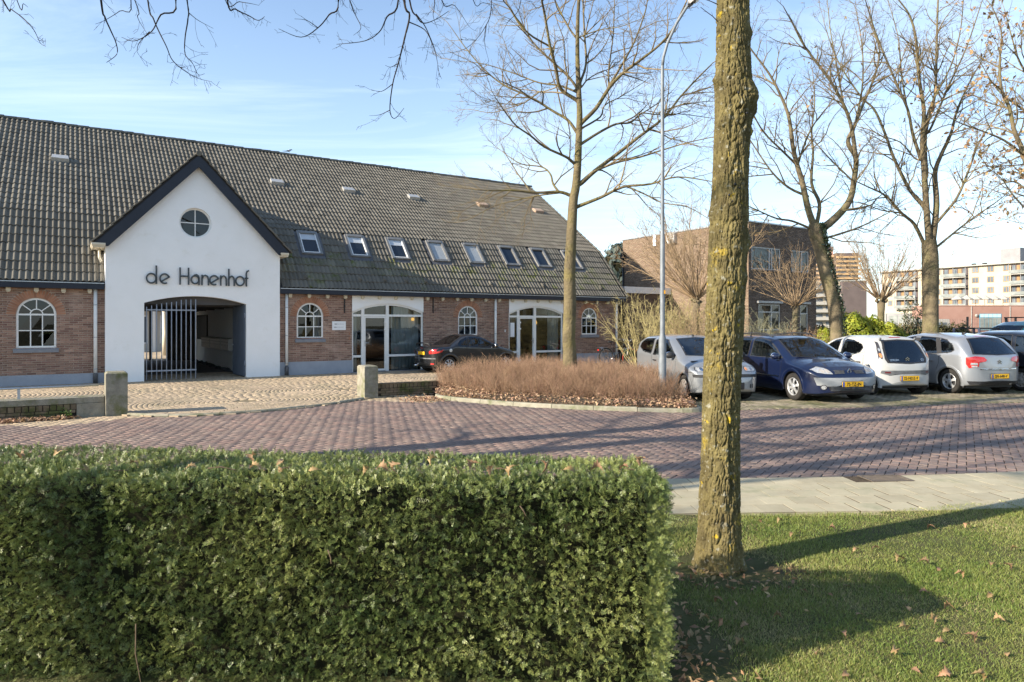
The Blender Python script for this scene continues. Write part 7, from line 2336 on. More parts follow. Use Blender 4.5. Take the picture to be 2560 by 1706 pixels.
def hedge_sprays(N, seed):
    r = np.random.default_rng(seed)
    # pick faces: front, top, end, back
    kind = r.choice(4, N, p=[0.55, 0.29, 0.11, 0.05])
    x = r.uniform(-3.35, HX1, N)
    u = r.random(N)
    f_, b_ = 3.22 + (0.8 - x) * 0.03, 3.78 + (0.8 - x) * 0.105
    P = np.zeros((N, 3)); Nn = np.zeros((N, 3))
    k = kind == 0
    P[k] = np.stack([x, f_, 0.02 + u * (HTOP - 0.02)], -1)[k]; Nn[k] = (0, -1, 0.12)
    k = kind == 1
    P[k] = np.stack([x, lerp(f_, b_, u), np.full(N, HTOP)], -1)[k]; Nn[k] = (0, 0, 1)
    k = kind == 2
    P[k] = np.stack([np.full(N, HX1), lerp(3.22, 3.78, r.random(N)), 0.02 + u * (HTOP - 0.02)], -1)[k]; Nn[k] = (1, 0, 0.1)
    k = kind == 3
    P[k] = np.stack([x, b_, 0.3 + u * (HTOP - 0.3)], -1)[k]; Nn[k] = (0, 1, 0.1)
    # rounded top edges and lumpy clipping
    front_edge = (kind <= 1)
    e = np.minimum(np.abs(P[:, 1] - f_), 0.12) / 0.12
    P[:, 2] -= np.where(kind == 1, 0.045 * (1 - e) ** 2, 0)
    ez = np.clip((HTOP - P[:, 2]) / 0.12, 0, 1)
    P[:, 1] += np.where(kind == 0, 0.045 * (1 - ez) ** 2, 0)
    P[:, 0] -= np.where(kind == 2, 0.05 * (1 - ez) ** 2, 0)
    ex = np.clip((HX1 - P[:, 0]) / 0.10, 0, 1)
    P[:, 2] -= np.where(kind == 1, 0.04 * (1 - ex) ** 2, 0)
    lump = 0.5 * np.sin(P[:, 0] * 5.1 + 2.0 * np.sin(P[:, 2] * 4.0)) * np.sin(P[:, 2] * 6.3 + P[:, 0] * 2.2) + 0.5 * np.sin(P[:, 0] * 13 + P[:, 2] * 4) * np.sin(P[:, 2] * 15 - P[:, 0] * 7)
    lt = 0.5 * np.sin(P[:, 0] * 4.3 + P[:, 1] * 9) + 0.5 * np.sin(P[:, 0] * 11 - P[:, 1] * 13)
    amp = np.where(kind == 1, 0.012 * lt, 0.024 * lump)
    depth = -np.abs(r.normal(0, 1, N)) * np.where(kind == 1, 0.018, 0.042)
    gap = np.where(kind == 0, np.exp(-(((P[:, 0] + 2.02 + 0.10 * (P[:, 2] - 0.8)) / 0.05) ** 2)) * np.clip((P[:, 2] - 0.5) / 0.3, 0, 1), 0)
    holes = np.where((kind != 1), np.clip(np.sin(P[:, 0] * 9.7 + 3 * np.sin(P[:, 2] * 5.3)) * np.sin(P[:, 2] * 11.3 + 2 * np.sin(P[:, 0] * 6.1)) - 0.55, 0, 1) * 0.24, 0)
    P += Nn * (amp + depth - 0.10 * gap - holes)[:, None]
    # spray axis: outwards, tipped at random
    d = Nn + r.normal(0, 0.62, (N, 3)) + np.array((0, 0, 0.18))
    d /= np.linalg.norm(d, axis=1, keepdims=True)
    ln = r.uniform(0.018, 0.046, N) * np.where(kind == 1, 0.70, 1.0)
    long_ = r.random(N) < 0.012
    ln = np.where(long_, ln * 1.6, ln)
    side = np.cross(d, r.normal(0, 1, (N, 3)))
    side /= np.linalg.norm(side, axis=1, keepdims=True)
    K = 7                                       # pairs of needles
    V, F, R = [], [], []
    base_r = r.random(N)
    tq = np.linspace(0.08, 1.0, K)
    for s_ in (-1, 1):
        for q in tq:
            b0 = P + d * (ln * q)[:, None]
            nl = r.uniform(0.010, 0.019, N) * (1.08 - 0.45 * q)
            dirn = side * s_ * (1.0 - 0.35 * q) + d * (0.45 + 0.6 * q) + r.normal(0, 0.16, (N, 3))
            dirn /= np.linalg.norm(dirn, axis=1, keepdims=True)
            wv = np.cross(dirn, np.cross(d, side)); wv /= np.linalg.norm(wv, axis=1, keepdims=True) + 1e-9
            w = wv * (0.0014 * (0.85 + 0.4 * r.random(N)))[:, None]
            tip = b0 + dirn * nl[:, None]
            mid = b0 + dirn * (nl * 0.5)[:, None]
            V.append(np.stack([b0, mid + w, tip, mid - w], 1))
            R.append(np.repeat(base_r[:, None] * 0.75 + 0.25 * r.random((N, 1)), 4, axis=1))
    V = np.concatenate(V, 0).reshape(-1, 3); R = np.concatenate(R, 0).reshape(-1)
    F = np.arange(len(V)).reshape(-1, 4)
    return V, F, R


V, F, R = hedge_sprays(42000, 5)
V = V - np.array((-1.2, 3.5, 0))
tag(np_mesh('foliage', V, F, m_yew, hedge, R), kind='stuff')
# bare woody shoots showing in the face of the hedge
T = []
r = np.random.default_rng(9)
for (px0, py0, px1, py1) in [(340, 1560, 352, 1706), (190, 1195, 235, 1240), (820, 1375, 828, 1410), (1300, 1265, 1315, 1290), (270, 1130, 320, 1125), (1240, 1188, 1275, 1203), (520, 1155, 590, 1165), (1560, 1195, 1600, 1200)]:
    Yd = 3.17 if py0 > 1230 else 3.45
    a, c = at(px0, py0, Yd), at(px1, py1, Yd)
    if py0 < 1230: a.z = HTOP + 0.02; c.z = HTOP + 0.012
    mid = (a + c) / 2 + Vector((r.normal(0, 0.008), -0.012, r.normal(0, 0.006)))
    o_ = Vector((-1.2, 3.5, 0))
    T.append((np.array([a - o_, mid - o_, c - o_]), np.array([0.0035, 0.003, 0.002]), 5, 0.3))
tag(tube_obj('twigs', T, m_twig, hedge), kind='stuff')
# ------------------------------------------------------------------ trees
m_bark_fg = M('mossy_bark', (0.092, 0.076, 0.036), (0.175, 0.146, 0.062), scale=7.5, rough=0.95, spec=0.12, c3=(0.34, 0.25, 0.04), s3=4.2, t3=(0.60, 0.70), bump=0.010, bscale=55)
m_bark = M('olive_bark', (0.098, 0.080, 0.050), (0.175, 0.142, 0.082), scale=3.0, rough=0.95, spec=0.1, c3=(0.165, 0.140, 0.058), s3=1.4, t3=(0.48, 0.64), bump=0.03, bscale=16)
m_bark_grey = M('grey_bark', (0.115, 0.093, 0.062), (0.19, 0.155, 0.098), scale=3.0, rough=0.95, spec=0.1, c3=(0.17, 0.155, 0.07), s3=1.2, t3=(0.5, 0.7), bump=0.03, bscale=15)
m_twigs = M('bare_twig', (0.16, 0.122, 0.072), (0.235, 0.185, 0.105), scale=2.0, rough=0.9, spec=0.1, pv=0.2)
m_twigs_dark = M('dark_twig', (0.030, 0.024, 0.020), (0.05, 0.038, 0.030), scale=4.0, rough=0.9, spec=0.1)
m_whip = M('pollard_whip', (0.24, 0.17, 0.105), (0.34, 0.25, 0.155), scale=2.0, rough=0.85, spec=0.15, pv=0.2)
m_whip_green = M('yellow_green_stem', (0.33, 0.285, 0.125), (0.42, 0.36, 0.19), scale=2.0, rough=0.85, spec=0.15, pv=0.25)
m_spirea = M('brown_twig', (0.25, 0.158, 0.102), (0.37, 0.245, 0.162), scale=1.3, rough=0.9, spec=0.1, pv=0.3, hue=0.012)


def unit(v):
    l = sqrt(v[0] * v[0] + v[1] * v[1] + v[2] * v[2]) or 1e-9
    return (v[0] / l, v[1] / l, v[2] / l)


def walk(p, d, L, n, wob, trop, rs):
    pts = [p]
    st = L / (n - 1)
    for _ in range(n - 1):
        d = unit((d[0] + rs.gauss(0, wob), d[1] + rs.gauss(0, wob), d[2] + rs.gauss(0, wob) + trop))
        p = (p[0] + d[0] * st, p[1] + d[1] * st, p[2] + d[2] * st)
        pts.append(p)
    return pts


def sprout(T, pts, r0, r1, lv, specs, rs, start=0.25):
    """children along a polyline; specs[lv] = per metre, length range, angle, radius cap, points, wobble, upward pull."""
    if lv >= len(specs): return
    dens, l0, l1, ang, rc, npt, wob, trop = specs[lv]
    seg = [sqrt(sum((pts[i + 1][k] - pts[i][k]) ** 2 for k in range(3))) for i in range(len(pts) - 1)]
    tot = sum(seg)
    n = dens * tot * (1 - start)
    n = int(n) + (1 if rs.random() < n - int(n) else 0)
    for _ in range(n):
        u = start + (1 - start) * rs.random() ** 0.85
        d = u * tot
        i = 0
        while i < len(seg) - 1 and d > seg[i]: d -= seg[i]; i += 1
        f = d / max(seg[i], 1e-9)
        a, b = pts[i], pts[i + 1]
        p = tuple(a[k] + (b[k] - a[k]) * f for k in range(3))
        t = unit(tuple(b[k] - a[k] for k in range(3)))
        q = unit((rs.gauss(0, 1), rs.gauss(0, 1), rs.gauss(0, 1)))
        dt = sum(q[k] * t[k] for k in range(3))
        q = unit(tuple(q[k] - t[k] * dt for k in range(3)))
        an = ang * rs.uniform(0.65, 1.3)
        dr = unit(tuple(t[k] * cos(an) + q[k] * sin(an) for k in range(3)))
        L = rs.uniform(l0, l1) * (1.15 - 0.55 * u)
        rb = min(rc, (r0 + (r1 - r0) * u) * 0.62)
        ps = walk(p, dr, L, npt, wob, trop, rs)
        rad = [rb * (1 - 0.72 * k / (npt - 1)) for k in range(npt)]
        T.append((np.array(ps), np.array(rad), 5 if rb > 0.018 else (4 if rb > 0.010 else 3), rs.random()))
        sprout(T, ps, rb, rb * 0.28, lv + 1, specs, rs, 0.15)


def limb(T, pts, r0, r1, n=4, sides=8):
    ps = spline(pts, n)
    k = len(ps)
    T.append((np.array(ps), np.array([r0 + (r1 - r0) * (i / (k - 1)) ** 0.85 for i in range(k)]), sides, 0.3))
    return [tuple(p) for p in ps]


def cluster_same(T):
    return T


def tree(name, label, trunk, limbs, specs, barkm, twigm, seed, group=None, cat='tree', minr=0.0045, extra=None):
    """trunk: list of (point, radius); limbs: list of (points, r0, r1)."""
    rs = random.Random(seed)
    base = trunk[0][0]
    root = thing(name, label, cat, tuple(base), 0, group)
    off = np.array(base)
    TT, TC = [], []
    tp = [p for p, _ in trunk]
    ps = spline(tp, 5)
    rr_ = np.interp(np.linspace(0, len(tp) - 1, len(ps)), np.arange(len(tp)), [r for _, r in trunk])
    TT.append((np.array(ps), rr_, 14, 0.5))
    for (pts, r0, r1) in limbs:
        pts = [Vector(p) for p in pts]
        cand = [(Vector(p), float(r)) for t in TT for p, r in zip(t[0], t[1])]
        near = [(q, r) for q, r in cand if (q - pts[0]).length < 1.1 and q.z < pts[0].z + 0.02]
        if near:
            q, r = min(near, key=lambda c: (c[0] - pts[0]).length + max(0, (c[0].z - pts[0].z) + 0.12))
            if (q - pts[0]).length > 0.03: pts = [q] + pts
        l_ = limb(TT, pts, r0, r1)
        sprout(TC, l_, r0, r1, 0, specs, rs, 0.12)
        # the limb's own tip runs out into twigs
        d = unit(tuple(l_[-1][k] - l_[-2][k] for k in range(3)))
        tip = walk(l_[-1], d, 1.0, 5, 0.12, 0.03, rs)
        TC.append((np.array(tip), np.array([max(r1 * (1 - .18 * k), minr) for k in range(5)]), 4, 0.2))
        sprout(TC, tip, r1, minr, 1, specs, rs, 0.0)
    for t in TT: t[0][:] = t[0] - off
    for t in TC:
        t[0][:] = t[0] - off
        np.maximum(t[1], minr * 0.62, out=t[1])
    tube_obj('trunk', TT, barkm, root)
    tube_obj('crown', TC, twigm, root)
    if extra: extra(root, TC, off, rs)
    return root


def pxlimb(pts, Y, drift, box, sc):
    """limb traced on the photograph (crop origin and scale), drifting in depth by `drift` metres to its tip."""
    out = []
    n = len(pts)
    for i, (x, y) in enumerate(pts):
        f = i / (n - 1)
        out.append(tuple(at(box[0] + x / sc, box[1] + y / sc, Y + drift * f ** 1.3)))
    return out


SPEC = [(3.6, 0.7, 1.9, 0.85, 0.024, 6, 0.16, 0.03), (5.5, 0.28, 0.85, 0.80, 0.009, 4, 0.20, 0.04), (6.5, 0.08, 0.30, 0.75, 0.0055, 3, 0.22, 0.05)]

# --- tree in the twig bed
bx, sc = (1040, 0), 2.8
YM = 18.0
tr_px = [(1040 + 1070 / 2.8, 840), (1425, 760), (1424, 690), (1428, 600), (1040 + 1100 / 2.8, 1420 / 2.8), (1040 + 1120 / 2.8, 1300 / 2.8), (1040 + 1133 / 2.8, 1130 / 2.8), (1040 + 1140 / 2.8, 950 / 2.8), (1040 + 1145 / 2.8, 800 / 2.8), (1040 + 1138 / 2.8, 620 / 2.8), (1040 + 1130 / 2.8, 400 / 2.8), (1040 + 1132 / 2.8, 150 / 2.8), (1040 + 1140 / 2.8, 0)]
tk = [(at(1425, 975, YM) + Vector((0, 0, -.1)), 0.24), (at(1425, 930, YM), 0.20), (at(1424, 880, YM), 0.178)]
rad = [0.175, 0.170, 0.160, 0.142, 0.126, 0.114, 0.10, 0.09, 0.08, 0.07, 0.058, 0.05, 0.045]
tk += [(at(p[0], p[1], YM), r * .97) for p, r in zip(tr_px, rad)]
top = at(1447, 0, YM)
tk += [(top + Vector((0.1, 0.1, 1.5)), 0.05), (top + Vector((0.0, 0.0, 3.2)), 0.03), (top + Vector((0.1, 0.0, 4.6)), 0.012)]
LM = [
    ([(1080, 1370), (1000, 1345), (850, 1350), (700, 1335), (560, 1335), (430, 1330)], 0.060, 0.012, -0.6),
    ([(1000, 1345), (960, 1290), (940, 1220), (880, 1170), (740, 1150), (640, 1090)], 0.040, 0.010, 0.7),
    ([(1010, 1350), (860, 1370), (720, 1400), (560, 1440), (440, 1500)], 0.030, 0.008, 1.2),
    ([(1100, 1140), (1050, 1100), (900, 1030), (800, 950), (700, 880), (620, 780), (560, 690)], 0.048, 0.010, -1.4),
    ([(1120, 920), (1060, 840), (960, 780), (800, 680), (620, 600), (480, 490), (350, 340), (250, 200)], 0.050, 0.009, 1.2),
    ([(880, 640), (760, 720), (640, 760), (520, 790), (400, 770)], 0.024, 0.007, 2.0),
    ([(1120, 700), (1010, 620), (980, 480), (940, 330), (900, 100), (880, 0), (860, -160)], 0.062, 0.020, -1.6),
    ([(940, 330), (780, 230), (650, 50), (610, 0), (560, -140)], 0.034, 0.010, -1.2),
    ([(1110, 640), (1000, 600), (860, 580), (700, 520), (480, 450), (300, 430)], 0.036, 0.007, 2.0),
    ([(1120, 610), (1050, 520), (940, 420), (820, 300), (720, 170), (640, 30)], 0.044, 0.012, 0.4),
    ([(1075, 1120), (1080, 1000), (1070, 880), (1040, 790)], 0.022, 0.008, -1.0),
    ([(1150, 1440), (1300, 1380), (1450, 1310), (1640, 1290), (1830, 1240), (2060, 1270)], 0.060, 0.012, -1.0),
    ([(1480, 1310), (1600, 1360), (1720, 1420), (1900, 1450), (2060, 1540)], 0.030, 0.008, -1.8),
    ([(1160, 1280), (1250, 1200), (1420, 1070), (1560, 960), (1730, 830), (1850, 680), (1980, 540), (2080, 440)], 0.072, 0.014, 0.9),
    ([(1250, 1200), (1400, 1140), (1570, 1100), (1730, 1050), (1900, 1000), (2080, 960)], 0.042, 0.010, -0.8),
    ([(1170, 1000), (1280, 930), (1400, 870), (1500, 860), (1560, 810), (1700, 720), (1790, 640)], 0.046, 0.008, 1.6),
    ([(1560, 800), (1700, 805), (1850, 800), (2080, 830)], 0.024, 0.008, 0.6),
    ([(1160, 860), (1260, 760), (1350, 620), (1440, 520), (1560, 430), (1700, 320), (1800, 200), (1890, 20)], 0.070, 0.018, -1.3),
    ([(1160, 900), (1290, 820), (1320, 740), (1430, 680), (1560, 600)], 0.034, 0.008, 1.5),
    ([(1350, 600), (1350, 480), (1380, 250), (1390, 0)], 0.036, 0.012, 0.8),
    ([(1360, 590), (1450, 440), (1530, 290), (1600, 100), (1620, 0)], 0.040, 0.012, -0.4),
    ([(1160, 610), (1200, 560), (1280, 510), (1380, 470), (1480, 370)], 0.026, 0.008, 1.3),
    ([(1150, 580), (1190, 450), (1180, 250), (1170, 50), (1165, -120)], 0.042, 0.016, 1.0),
    ([(1130, 280), (1060, 180), (980, 20), (950, -60)], 0.038, 0.014, 1.2),
    ([(1150, 260), (1290, 210), (1420, 190), (1560, 140)], 0.022, 0.007, -1.0),
    ([(1720, 780), (1850, 740), (2000, 715), (2080, 710)], 0.020, 0.007, 0.9),
]
lm = [(pxlimb(p, YM, dr, bx, sc), a, b) for (p, a, b, dr) in LM]
for k in range(5):
    z0 = top.z + 0.4 + k * .7; a_ = k * 2.2
    lm.append(([(top.x, top.y, z0), (top.x + cos(a_) * .7, top.y + sin(a_) * .7, z0 + 1.0), (top.x + cos(a_) * 1.5, top.y + sin(a_) * 1.5, z0 + 2.2)], 0.035, 0.01))
tree('bare_tree', 'bare branching tree rising from the brown twig bed before the roof end', tk, lm, SPEC, m_bark, m_twigs, 11, minr=0.0052)

# --- ivy clad oak behind the blue car, and the forked tree right of it
bx3, s3_ = (1760, 0), 2.529
SPEC2 = [(3.4, 0.7, 2.0, 0.8, 0.024, 6, 0.17, 0.03), (5.0, 0.3, 0.9, 0.80, 0.010, 4, 0.22, 0.03), (5.5, 0.1, 0.32, 0.75, 0.006, 3, 0.25, 0.04)]
Y2 = 22.0
tk2 = [(at(2092, 946, Y2) + Vector((0, 0, -.1)), 0.24), (at(2093, 860, Y2), 0.215), (at(2085, 760, Y2), 0.205), (at(2066, 690, Y2), 0.20), (at(2050, 620, Y2), 0.20), (at(2040, 585, Y2), 0.225), (at(2038, 560, Y2), 0.20)]
L2 = [
    ([(700, 1440), (660, 1330), (620, 1150), (590, 1050), (560, 920), (540, 760), (500, 640), (420, 480), (310, 330), (250, 240)], 0.135, 0.015, -0.8),
    ([(720, 1470), (830, 1380), (920, 1270), (950, 1130), (960, 1000), (910, 900), (950, 800), (1010, 650), (1080, 480), (1110, 320), (1060, 180)], 0.150, 0.014, 1.0),
    ([(960, 1000), (935, 820), (890, 680), (790, 500), (640, 300), (560, 150), (500, 40)], 0.085, 0.012, -1.4),
    ([(710, 1430), (730, 1290), (680, 1160), (690, 960), (680, 840), (700, 640), (690, 480)], 0.085, 0.012, 1.5),
    ([(680, 1450), (560, 1400), (450, 1380), (290, 1310), (200, 1290)], 0.055, 0.010, -1.4),
    ([(650, 1240), (540, 1190), (430, 1090), (300, 900), (240, 800)], 0.060, 0.010, 0.8),
    ([(600, 1060), (500, 960), (380, 840), (300, 700), (260, 600)], 0.050, 0.010, -1.5),
    ([(720, 1520), (860, 1480), (1000, 1430), (1140, 1360), (1220, 1320)], 0.042, 0.009, -1.0),
    ([(900, 1330), (1050, 1300), (1100, 1250), (1200, 1180)], 0.045, 0.009, 1.2),
    ([(945, 830), (1000, 560), (1000, 300), (960, 60)], 0.05, 0.012, 1.6),
    ([(590, 1060), (640, 900), (700, 780), (820, 620), (900, 420)], 0.045, 0.010, -1.2),
    ([(940, 1150), (800, 1010), (700, 900), (600, 800)], 0.038, 0.008, 0.9),
    ([(880, 650), (840, 420), (800, 200), (780, 0)], 0.04, 0.010, 1.2),
]
l2 = [(pxlimb(p, Y2, dr, bx3, s3_), a, b) for (p, a, b, dr) in L2]
m_ivy = leaf_mat('ivy_leaf', (0.040, 0.062, 0.026), (0.085, 0.11, 0.055), pv=0.4, trans=0.12, rough=0.35, scale=3, spec=0.5)
leaf4 = np.array([(0, -0.5, 0), (0.5, 0, 0.12), (0, 0.6, 0), (-0.5, 0, 0.12)])


def leaf_cloud(name, P, Nrm, size, mat, parent, seed, jit=0.7):
    """four-cornered folded leaves at P facing roughly Nrm."""
    r = np.random.default_rng(seed)
    n = len(P)
    nn = Nrm + r.normal(0, jit, (n, 3)); nn /= np.linalg.norm(nn, axis=1, keepdims=True)
    t = np.cross(nn, r.normal(0, 1, (n, 3))); t /= np.linalg.norm(t, axis=1, keepdims=True) + 1e-9
    b = np.cross(nn, t)
    s = size * (0.6 + 0.8 * r.random(n))
    V = P[:, None, :] + (t[:, None, :] * leaf4[None, :, 0:1] * 0.55 + b[:, None, :] * leaf4[None, :, 1:2] + nn[:, None, :] * leaf4[None, :, 2:3]) * s[:, None, None]
    F = np.array([[0, 1, 2], [0, 2, 3]])
    F = (F[None] + (np.arange(n) * 4)[:, None, None]).reshape(-1, 3)
    return np_mesh(name, V.reshape(-1, 3), F, mat, parent, np.repeat(r.random(n), 4))


def ivy_extra(root, TC, off, rs):
    r = np.random.default_rng(31)
    ps = [(p, rr) for p, rr in tk2[1:]]
    P, Nn = [], []
    for _ in range(1500):
        u = r.random() * (len(ps) - 1.001); i = int(u); f = u - i
        c = lerp(ps[i][0], ps[i + 1][0], f); rad_ = lerp(ps[i][1], ps[i + 1][1], f)
        a = r.normal(-0.05, 0.55)
        n_ = Vector((cos(a), sin(a) * 1.0 - 0.2, 0)).normalized()
        P.append(c + n_ * (rad_ + 0.02 + abs(r.normal(0, 0.045)))); Nn.append(n_)
    P = np.array(P) - off; Nn = np.array(Nn)
    tag(leaf_cloud('ivy', P, Nn, 0.085, m_ivy, root, 5), kind='stuff')
    few_leaves(root, TC, off, rs, 130)


def few_leaves(root, TC, off, rs, n, zmax=99, size=0.11):
    P = []
    for _ in range(n):
        t = TC[rs.randrange(len(TC))]
        p = t[0][-1]
        P.append(p)
    P = np.array(P) + np.random.default_rng(8).normal(0, 0.03, (n, 3))
    tag(leaf_cloud('withered_leaves', P, np.tile(np.array((0, -0.5, 0.3)), (n, 1)), size, m_leaf, root, 6, 1.0), kind='stuff')


tree('ivy_clad_tree', 'leaning bare oak with ivy up its trunk behind the blue and white cars', tk2, l2, SPEC2, m_bark_grey, m_twigs, 12, extra=ivy_extra, minr=0.006)

Y3 = 23.0
tk3 = [(at(2326, 940, Y3) + Vector((0, 0, -.1)), 0.29), (at(2326, 860, Y3), 0.25), (at(2326, 760, Y3), 0.24), (at(2326, 690, Y3), 0.255), (at(2325, 640, Y3), 0.25), (at(2322, 600, Y3), 0.22)]
L3 = [
    ([(1425, 1560), (1405, 1300), (1390, 1050), (1380, 900), (1390, 700), (1360, 500), (1340, 250), (1300, 100), (1230, 0)], 0.130, 0.02, -0.6),
    ([(1440, 1560), (1470, 1300), (1460, 1100), (1500, 980), (1560, 850), (1600, 700), (1680, 520), (1760, 380)], 0.130, 0.014, 0.9),
    ([(1400, 1560), (1330, 1420), (1250, 1350), (1150, 1240), (1030, 1180), (900, 1120)], 0.080, 0.012, -1.2),
    ([(1390, 1310), (1300, 1200), (1200, 1000), (1150, 860), (1080, 700), (1000, 620), (900, 480), (820, 330), (760, 150)], 0.075, 0.012, 1.3),
    ([(1370, 1000), (1320, 850), (1290, 700), (1230, 560), (1100, 250), (1050, 100), (1020, 0)], 0.070, 0.014, -1.5),
    ([(1480, 1400), (1600, 1250), (1680, 1060), (1740, 900), (1860, 720), (1950, 560)], 0.060, 0.012, -1.0),
    ([(1450, 1580), (1560, 1490), (1700, 1380), (1860, 1270), (1960, 1180)], 0.055, 0.010, 1.4),
    ([(1405, 1100), (1400, 850), (1460, 600), (1470, 300), (1480, 0), (1490, -100)], 0.080, 0.02, 1.2),
    ([(1440, 800), (1540, 560), (1660, 300), (1760, 0)], 0.050, 0.014, 0.8),
    ([(1330, 1000), (1240, 900), (1100, 850), (1000, 760)], 0.035, 0.008, 0.7),
    ([(1250, 1350), (1120, 1330), (980, 1280), (880, 1290)], 0.035, 0.008, 0.6),
    ([(1560, 850), (1700, 800), (1820, 700), (1900, 640)], 0.032, 0.008, 0.9),
    ([(1290, 720), (1250, 480), (1230, 250), (1180, 60)], 0.04, 0.012, 1.4),
    ([(1380, 900), (1420, 700), (1560, 420), (1620, 200), (1640, 0)], 0.045, 0.012, -1.2),
]
l3 = [(pxlimb(p, Y3, dr, bx3, s3_), a, b) for (p, a, b, dr) in L3]
tree('forked_tree', 'tall bare tree forking into many upright limbs behind the silver hatchback', tk3, l3, SPEC2, m_bark_grey, m_twigs, 13, extra=lambda r_, T_, o_, rs: few_leaves(r_, T_, o_, rs, 90), minr=0.006)

# --- beech with withered leaves at the right edge
tk4 = [((16.9, 19.5, -0.1), 0.30), ((16.9, 19.5, 2), 0.25), ((16.8, 19.5, 4.5), 0.22), ((16.7, 19.4, 7.0), 0.18), ((16.5, 19.3, 10), 0.12), ((16.4, 19.3, 13), 0.05)]
L4 = [
    ([(2120, 1180), (2010, 940), (1960, 820), (1930, 680), (1880, 560), (1870, 380), (1880, 200), (1820, 40)], 0.085, 0.012, -0.5),
    ([(2200, 1080), (2050, 1000), (1900, 890), (1760, 830), (1600, 770), (1450, 670)], 0.055, 0.008, -0.8),
    ([(2250, 1320), (2050, 1210), (1960, 1150), (1850, 1180), (1780, 1260)], 0.045, 0.008, 0.8),
    ([(2200, 800), (2030, 700), (1900, 610), (1820, 520), (1740, 380)], 0.05, 0.009, 0.6),
    ([(2200, 1400), (2050, 1330), (1950, 1230), (1880, 1130), (1790, 1060)], 0.04, 0.008, -0.6),
    ([(2150, 560), (2010, 420), (1950, 250), (1900, 60)], 0.05, 0.01, 0.7),
]
l4 = [(pxlimb(p, 19.3, dr, bx3, s3_), a, b) for (p, a, b, dr) in L4]
l4 = [([lerp(Vector(tk4[2][0]), Vector(tk4[4][0]), min(max((p[0][2] - 4.5) / 5.5, 0), 1))] + list(p), a * 1.15, b) for (p, a, b) in l4]
tree('withered_leaf_tree', 'tree with clumps of orange brown withered leaves reaching in from the right edge', [(Vector(p), r) for p, r in tk4], l4, SPEC2, m_bark_grey, m_twigs, 14, extra=lambda r_, T_, o_, rs: few_leaves(r_, T_, o_, rs, 900, size=0.13), minr=0.006)

# --- pollards
def pollard(label, px, py, Y, base_r, head_r, n, lmax, lean, spread, seed, group, mat=None):
    rs = random.Random(seed)
    h = at(px, py, Y)
    base = Vector((h.x - 0.05, h.y, -0.05))
    root = thing('pollard_tree', label, 'tree', tuple(base), 0, group)
    hl = h - base
    tr_ = MB().tube([(0, 0, 0), (0.02, 0, hl.z * .4), (hl.x * .8, 0, hl.z * .8), (hl.x, 0, hl.z)], [base_r * 1.2, base_r, base_r * .9, base_r * 1.1], 12)
    for k in range(14):
        a = rs.uniform(0, 6.28); q = rs.uniform(0.2, 1)
        tr_.ball((hl.x + cos(a) * head_r * q, sin(a) * head_r * q, hl.z + rs.uniform(-.05, .14)), head_r * rs.uniform(.16, .30), 7, 5)
    tr_.build('trunk', m_bark_grey if mat is None else m_bark, root)
    T = []
    for k in range(n):
        a = rs.uniform(0, 2 * pi)
        e = rs.uniform(0.10, 1.0) ** 0.7 * spread
        d = unit((cos(a) * sin(e) + lean, sin(a) * sin(e), cos(e)))
        p = (hl.x + cos(a) * head_r * .6, sin(a) * head_r * .6, hl.z + 0.08)
        L = lmax * rs.uniform(0.55, 1.0)
        ps = walk(p, d, L, 7, 0.10, 0.05, rs)
        r0 = rs.uniform(0.012, 0.022)
        T.append((np.array(ps), np.array([r0 * (1 - .75 * i / 6) for i in range(7)]), 5, rs.random()))
        sprout(T, ps, r0, r0 * .3, 0, [(3.8, 0.3, 1.1, 0.55, 0.008, 5, 0.16, 0.04), (4.0, 0.15, 0.45, 0.65, 0.005, 3, 0.2, 0.02)], rs, 0.25)
    for t in T: np.maximum(t[1], 0.0042, out=t[1])
    tube_obj('crown', T, mat or m_whip, root)


pollard('pollard with long whips fanning out before the lit side of the brick house', 1741, 752, 25.5, 0.13, 0.22, 70, 4.2, -0.28, 1.05, 41, 'pollard trees in the garden')
pollard('small pollard with pale whips before the dark front of the brick house', 1989, 770, 26.5, 0.11, 0.17, 44, 2.75, 0.02, 1.15, 42, 'pollard trees in the garden')
pollard('pollard with a round knobbly head between the tower block and the apartments', 2203, 752, 31.0, 0.16, 0.30, 66, 4.0, 0.0, 1.1, 43, 'pollard trees in the garden')

# --- leafless shrubs before the brick house
def shrub(name, label, c, w, dpt, h, n, mat, seed, spec=None, r0=0.012, lean=0.5):
    rs = random.Random(seed)
    root = thing(name, label, 'shrub', (c[0], c[1], 0))
    T = []
    for k in range(n):
        a = rs.uniform(0, 2 * pi); q = sqrt(rs.random())
        p = (cos(a) * w * .35 * q, sin(a) * dpt * .35 * q, 0)
        d = unit((cos(a) * q * lean + rs.gauss(0, .15), sin(a) * q * lean + rs.gauss(0, .15), 1))
        L = h * rs.uniform(0.6, 1.1)
        ps = walk(p, d, L, 7, 0.10, 0.02, rs)
        r_ = r0 * rs.uniform(.6, 1.4)
        T.append((np.array(ps), np.array([r_ * (1 - .72 * i / 6) for i in range(7)]), 4, rs.random()))
        sprout(T, ps, r_, r_ * .3, 0, spec or [(4.5, 0.25, 0.95, 0.7, 0.008, 5, 0.2, 0.03), (5, 0.12, 0.4, 0.8, 0.005, 3, 0.25, 0.02)], rs, 0.2)
    for t in T: np.maximum(t[1], 0.004, out=t[1])
    tube_obj('stems', T, mat, root)
    return root


def sh_at(px, Y): return ((px - CXP) / FPX * Y, Y)


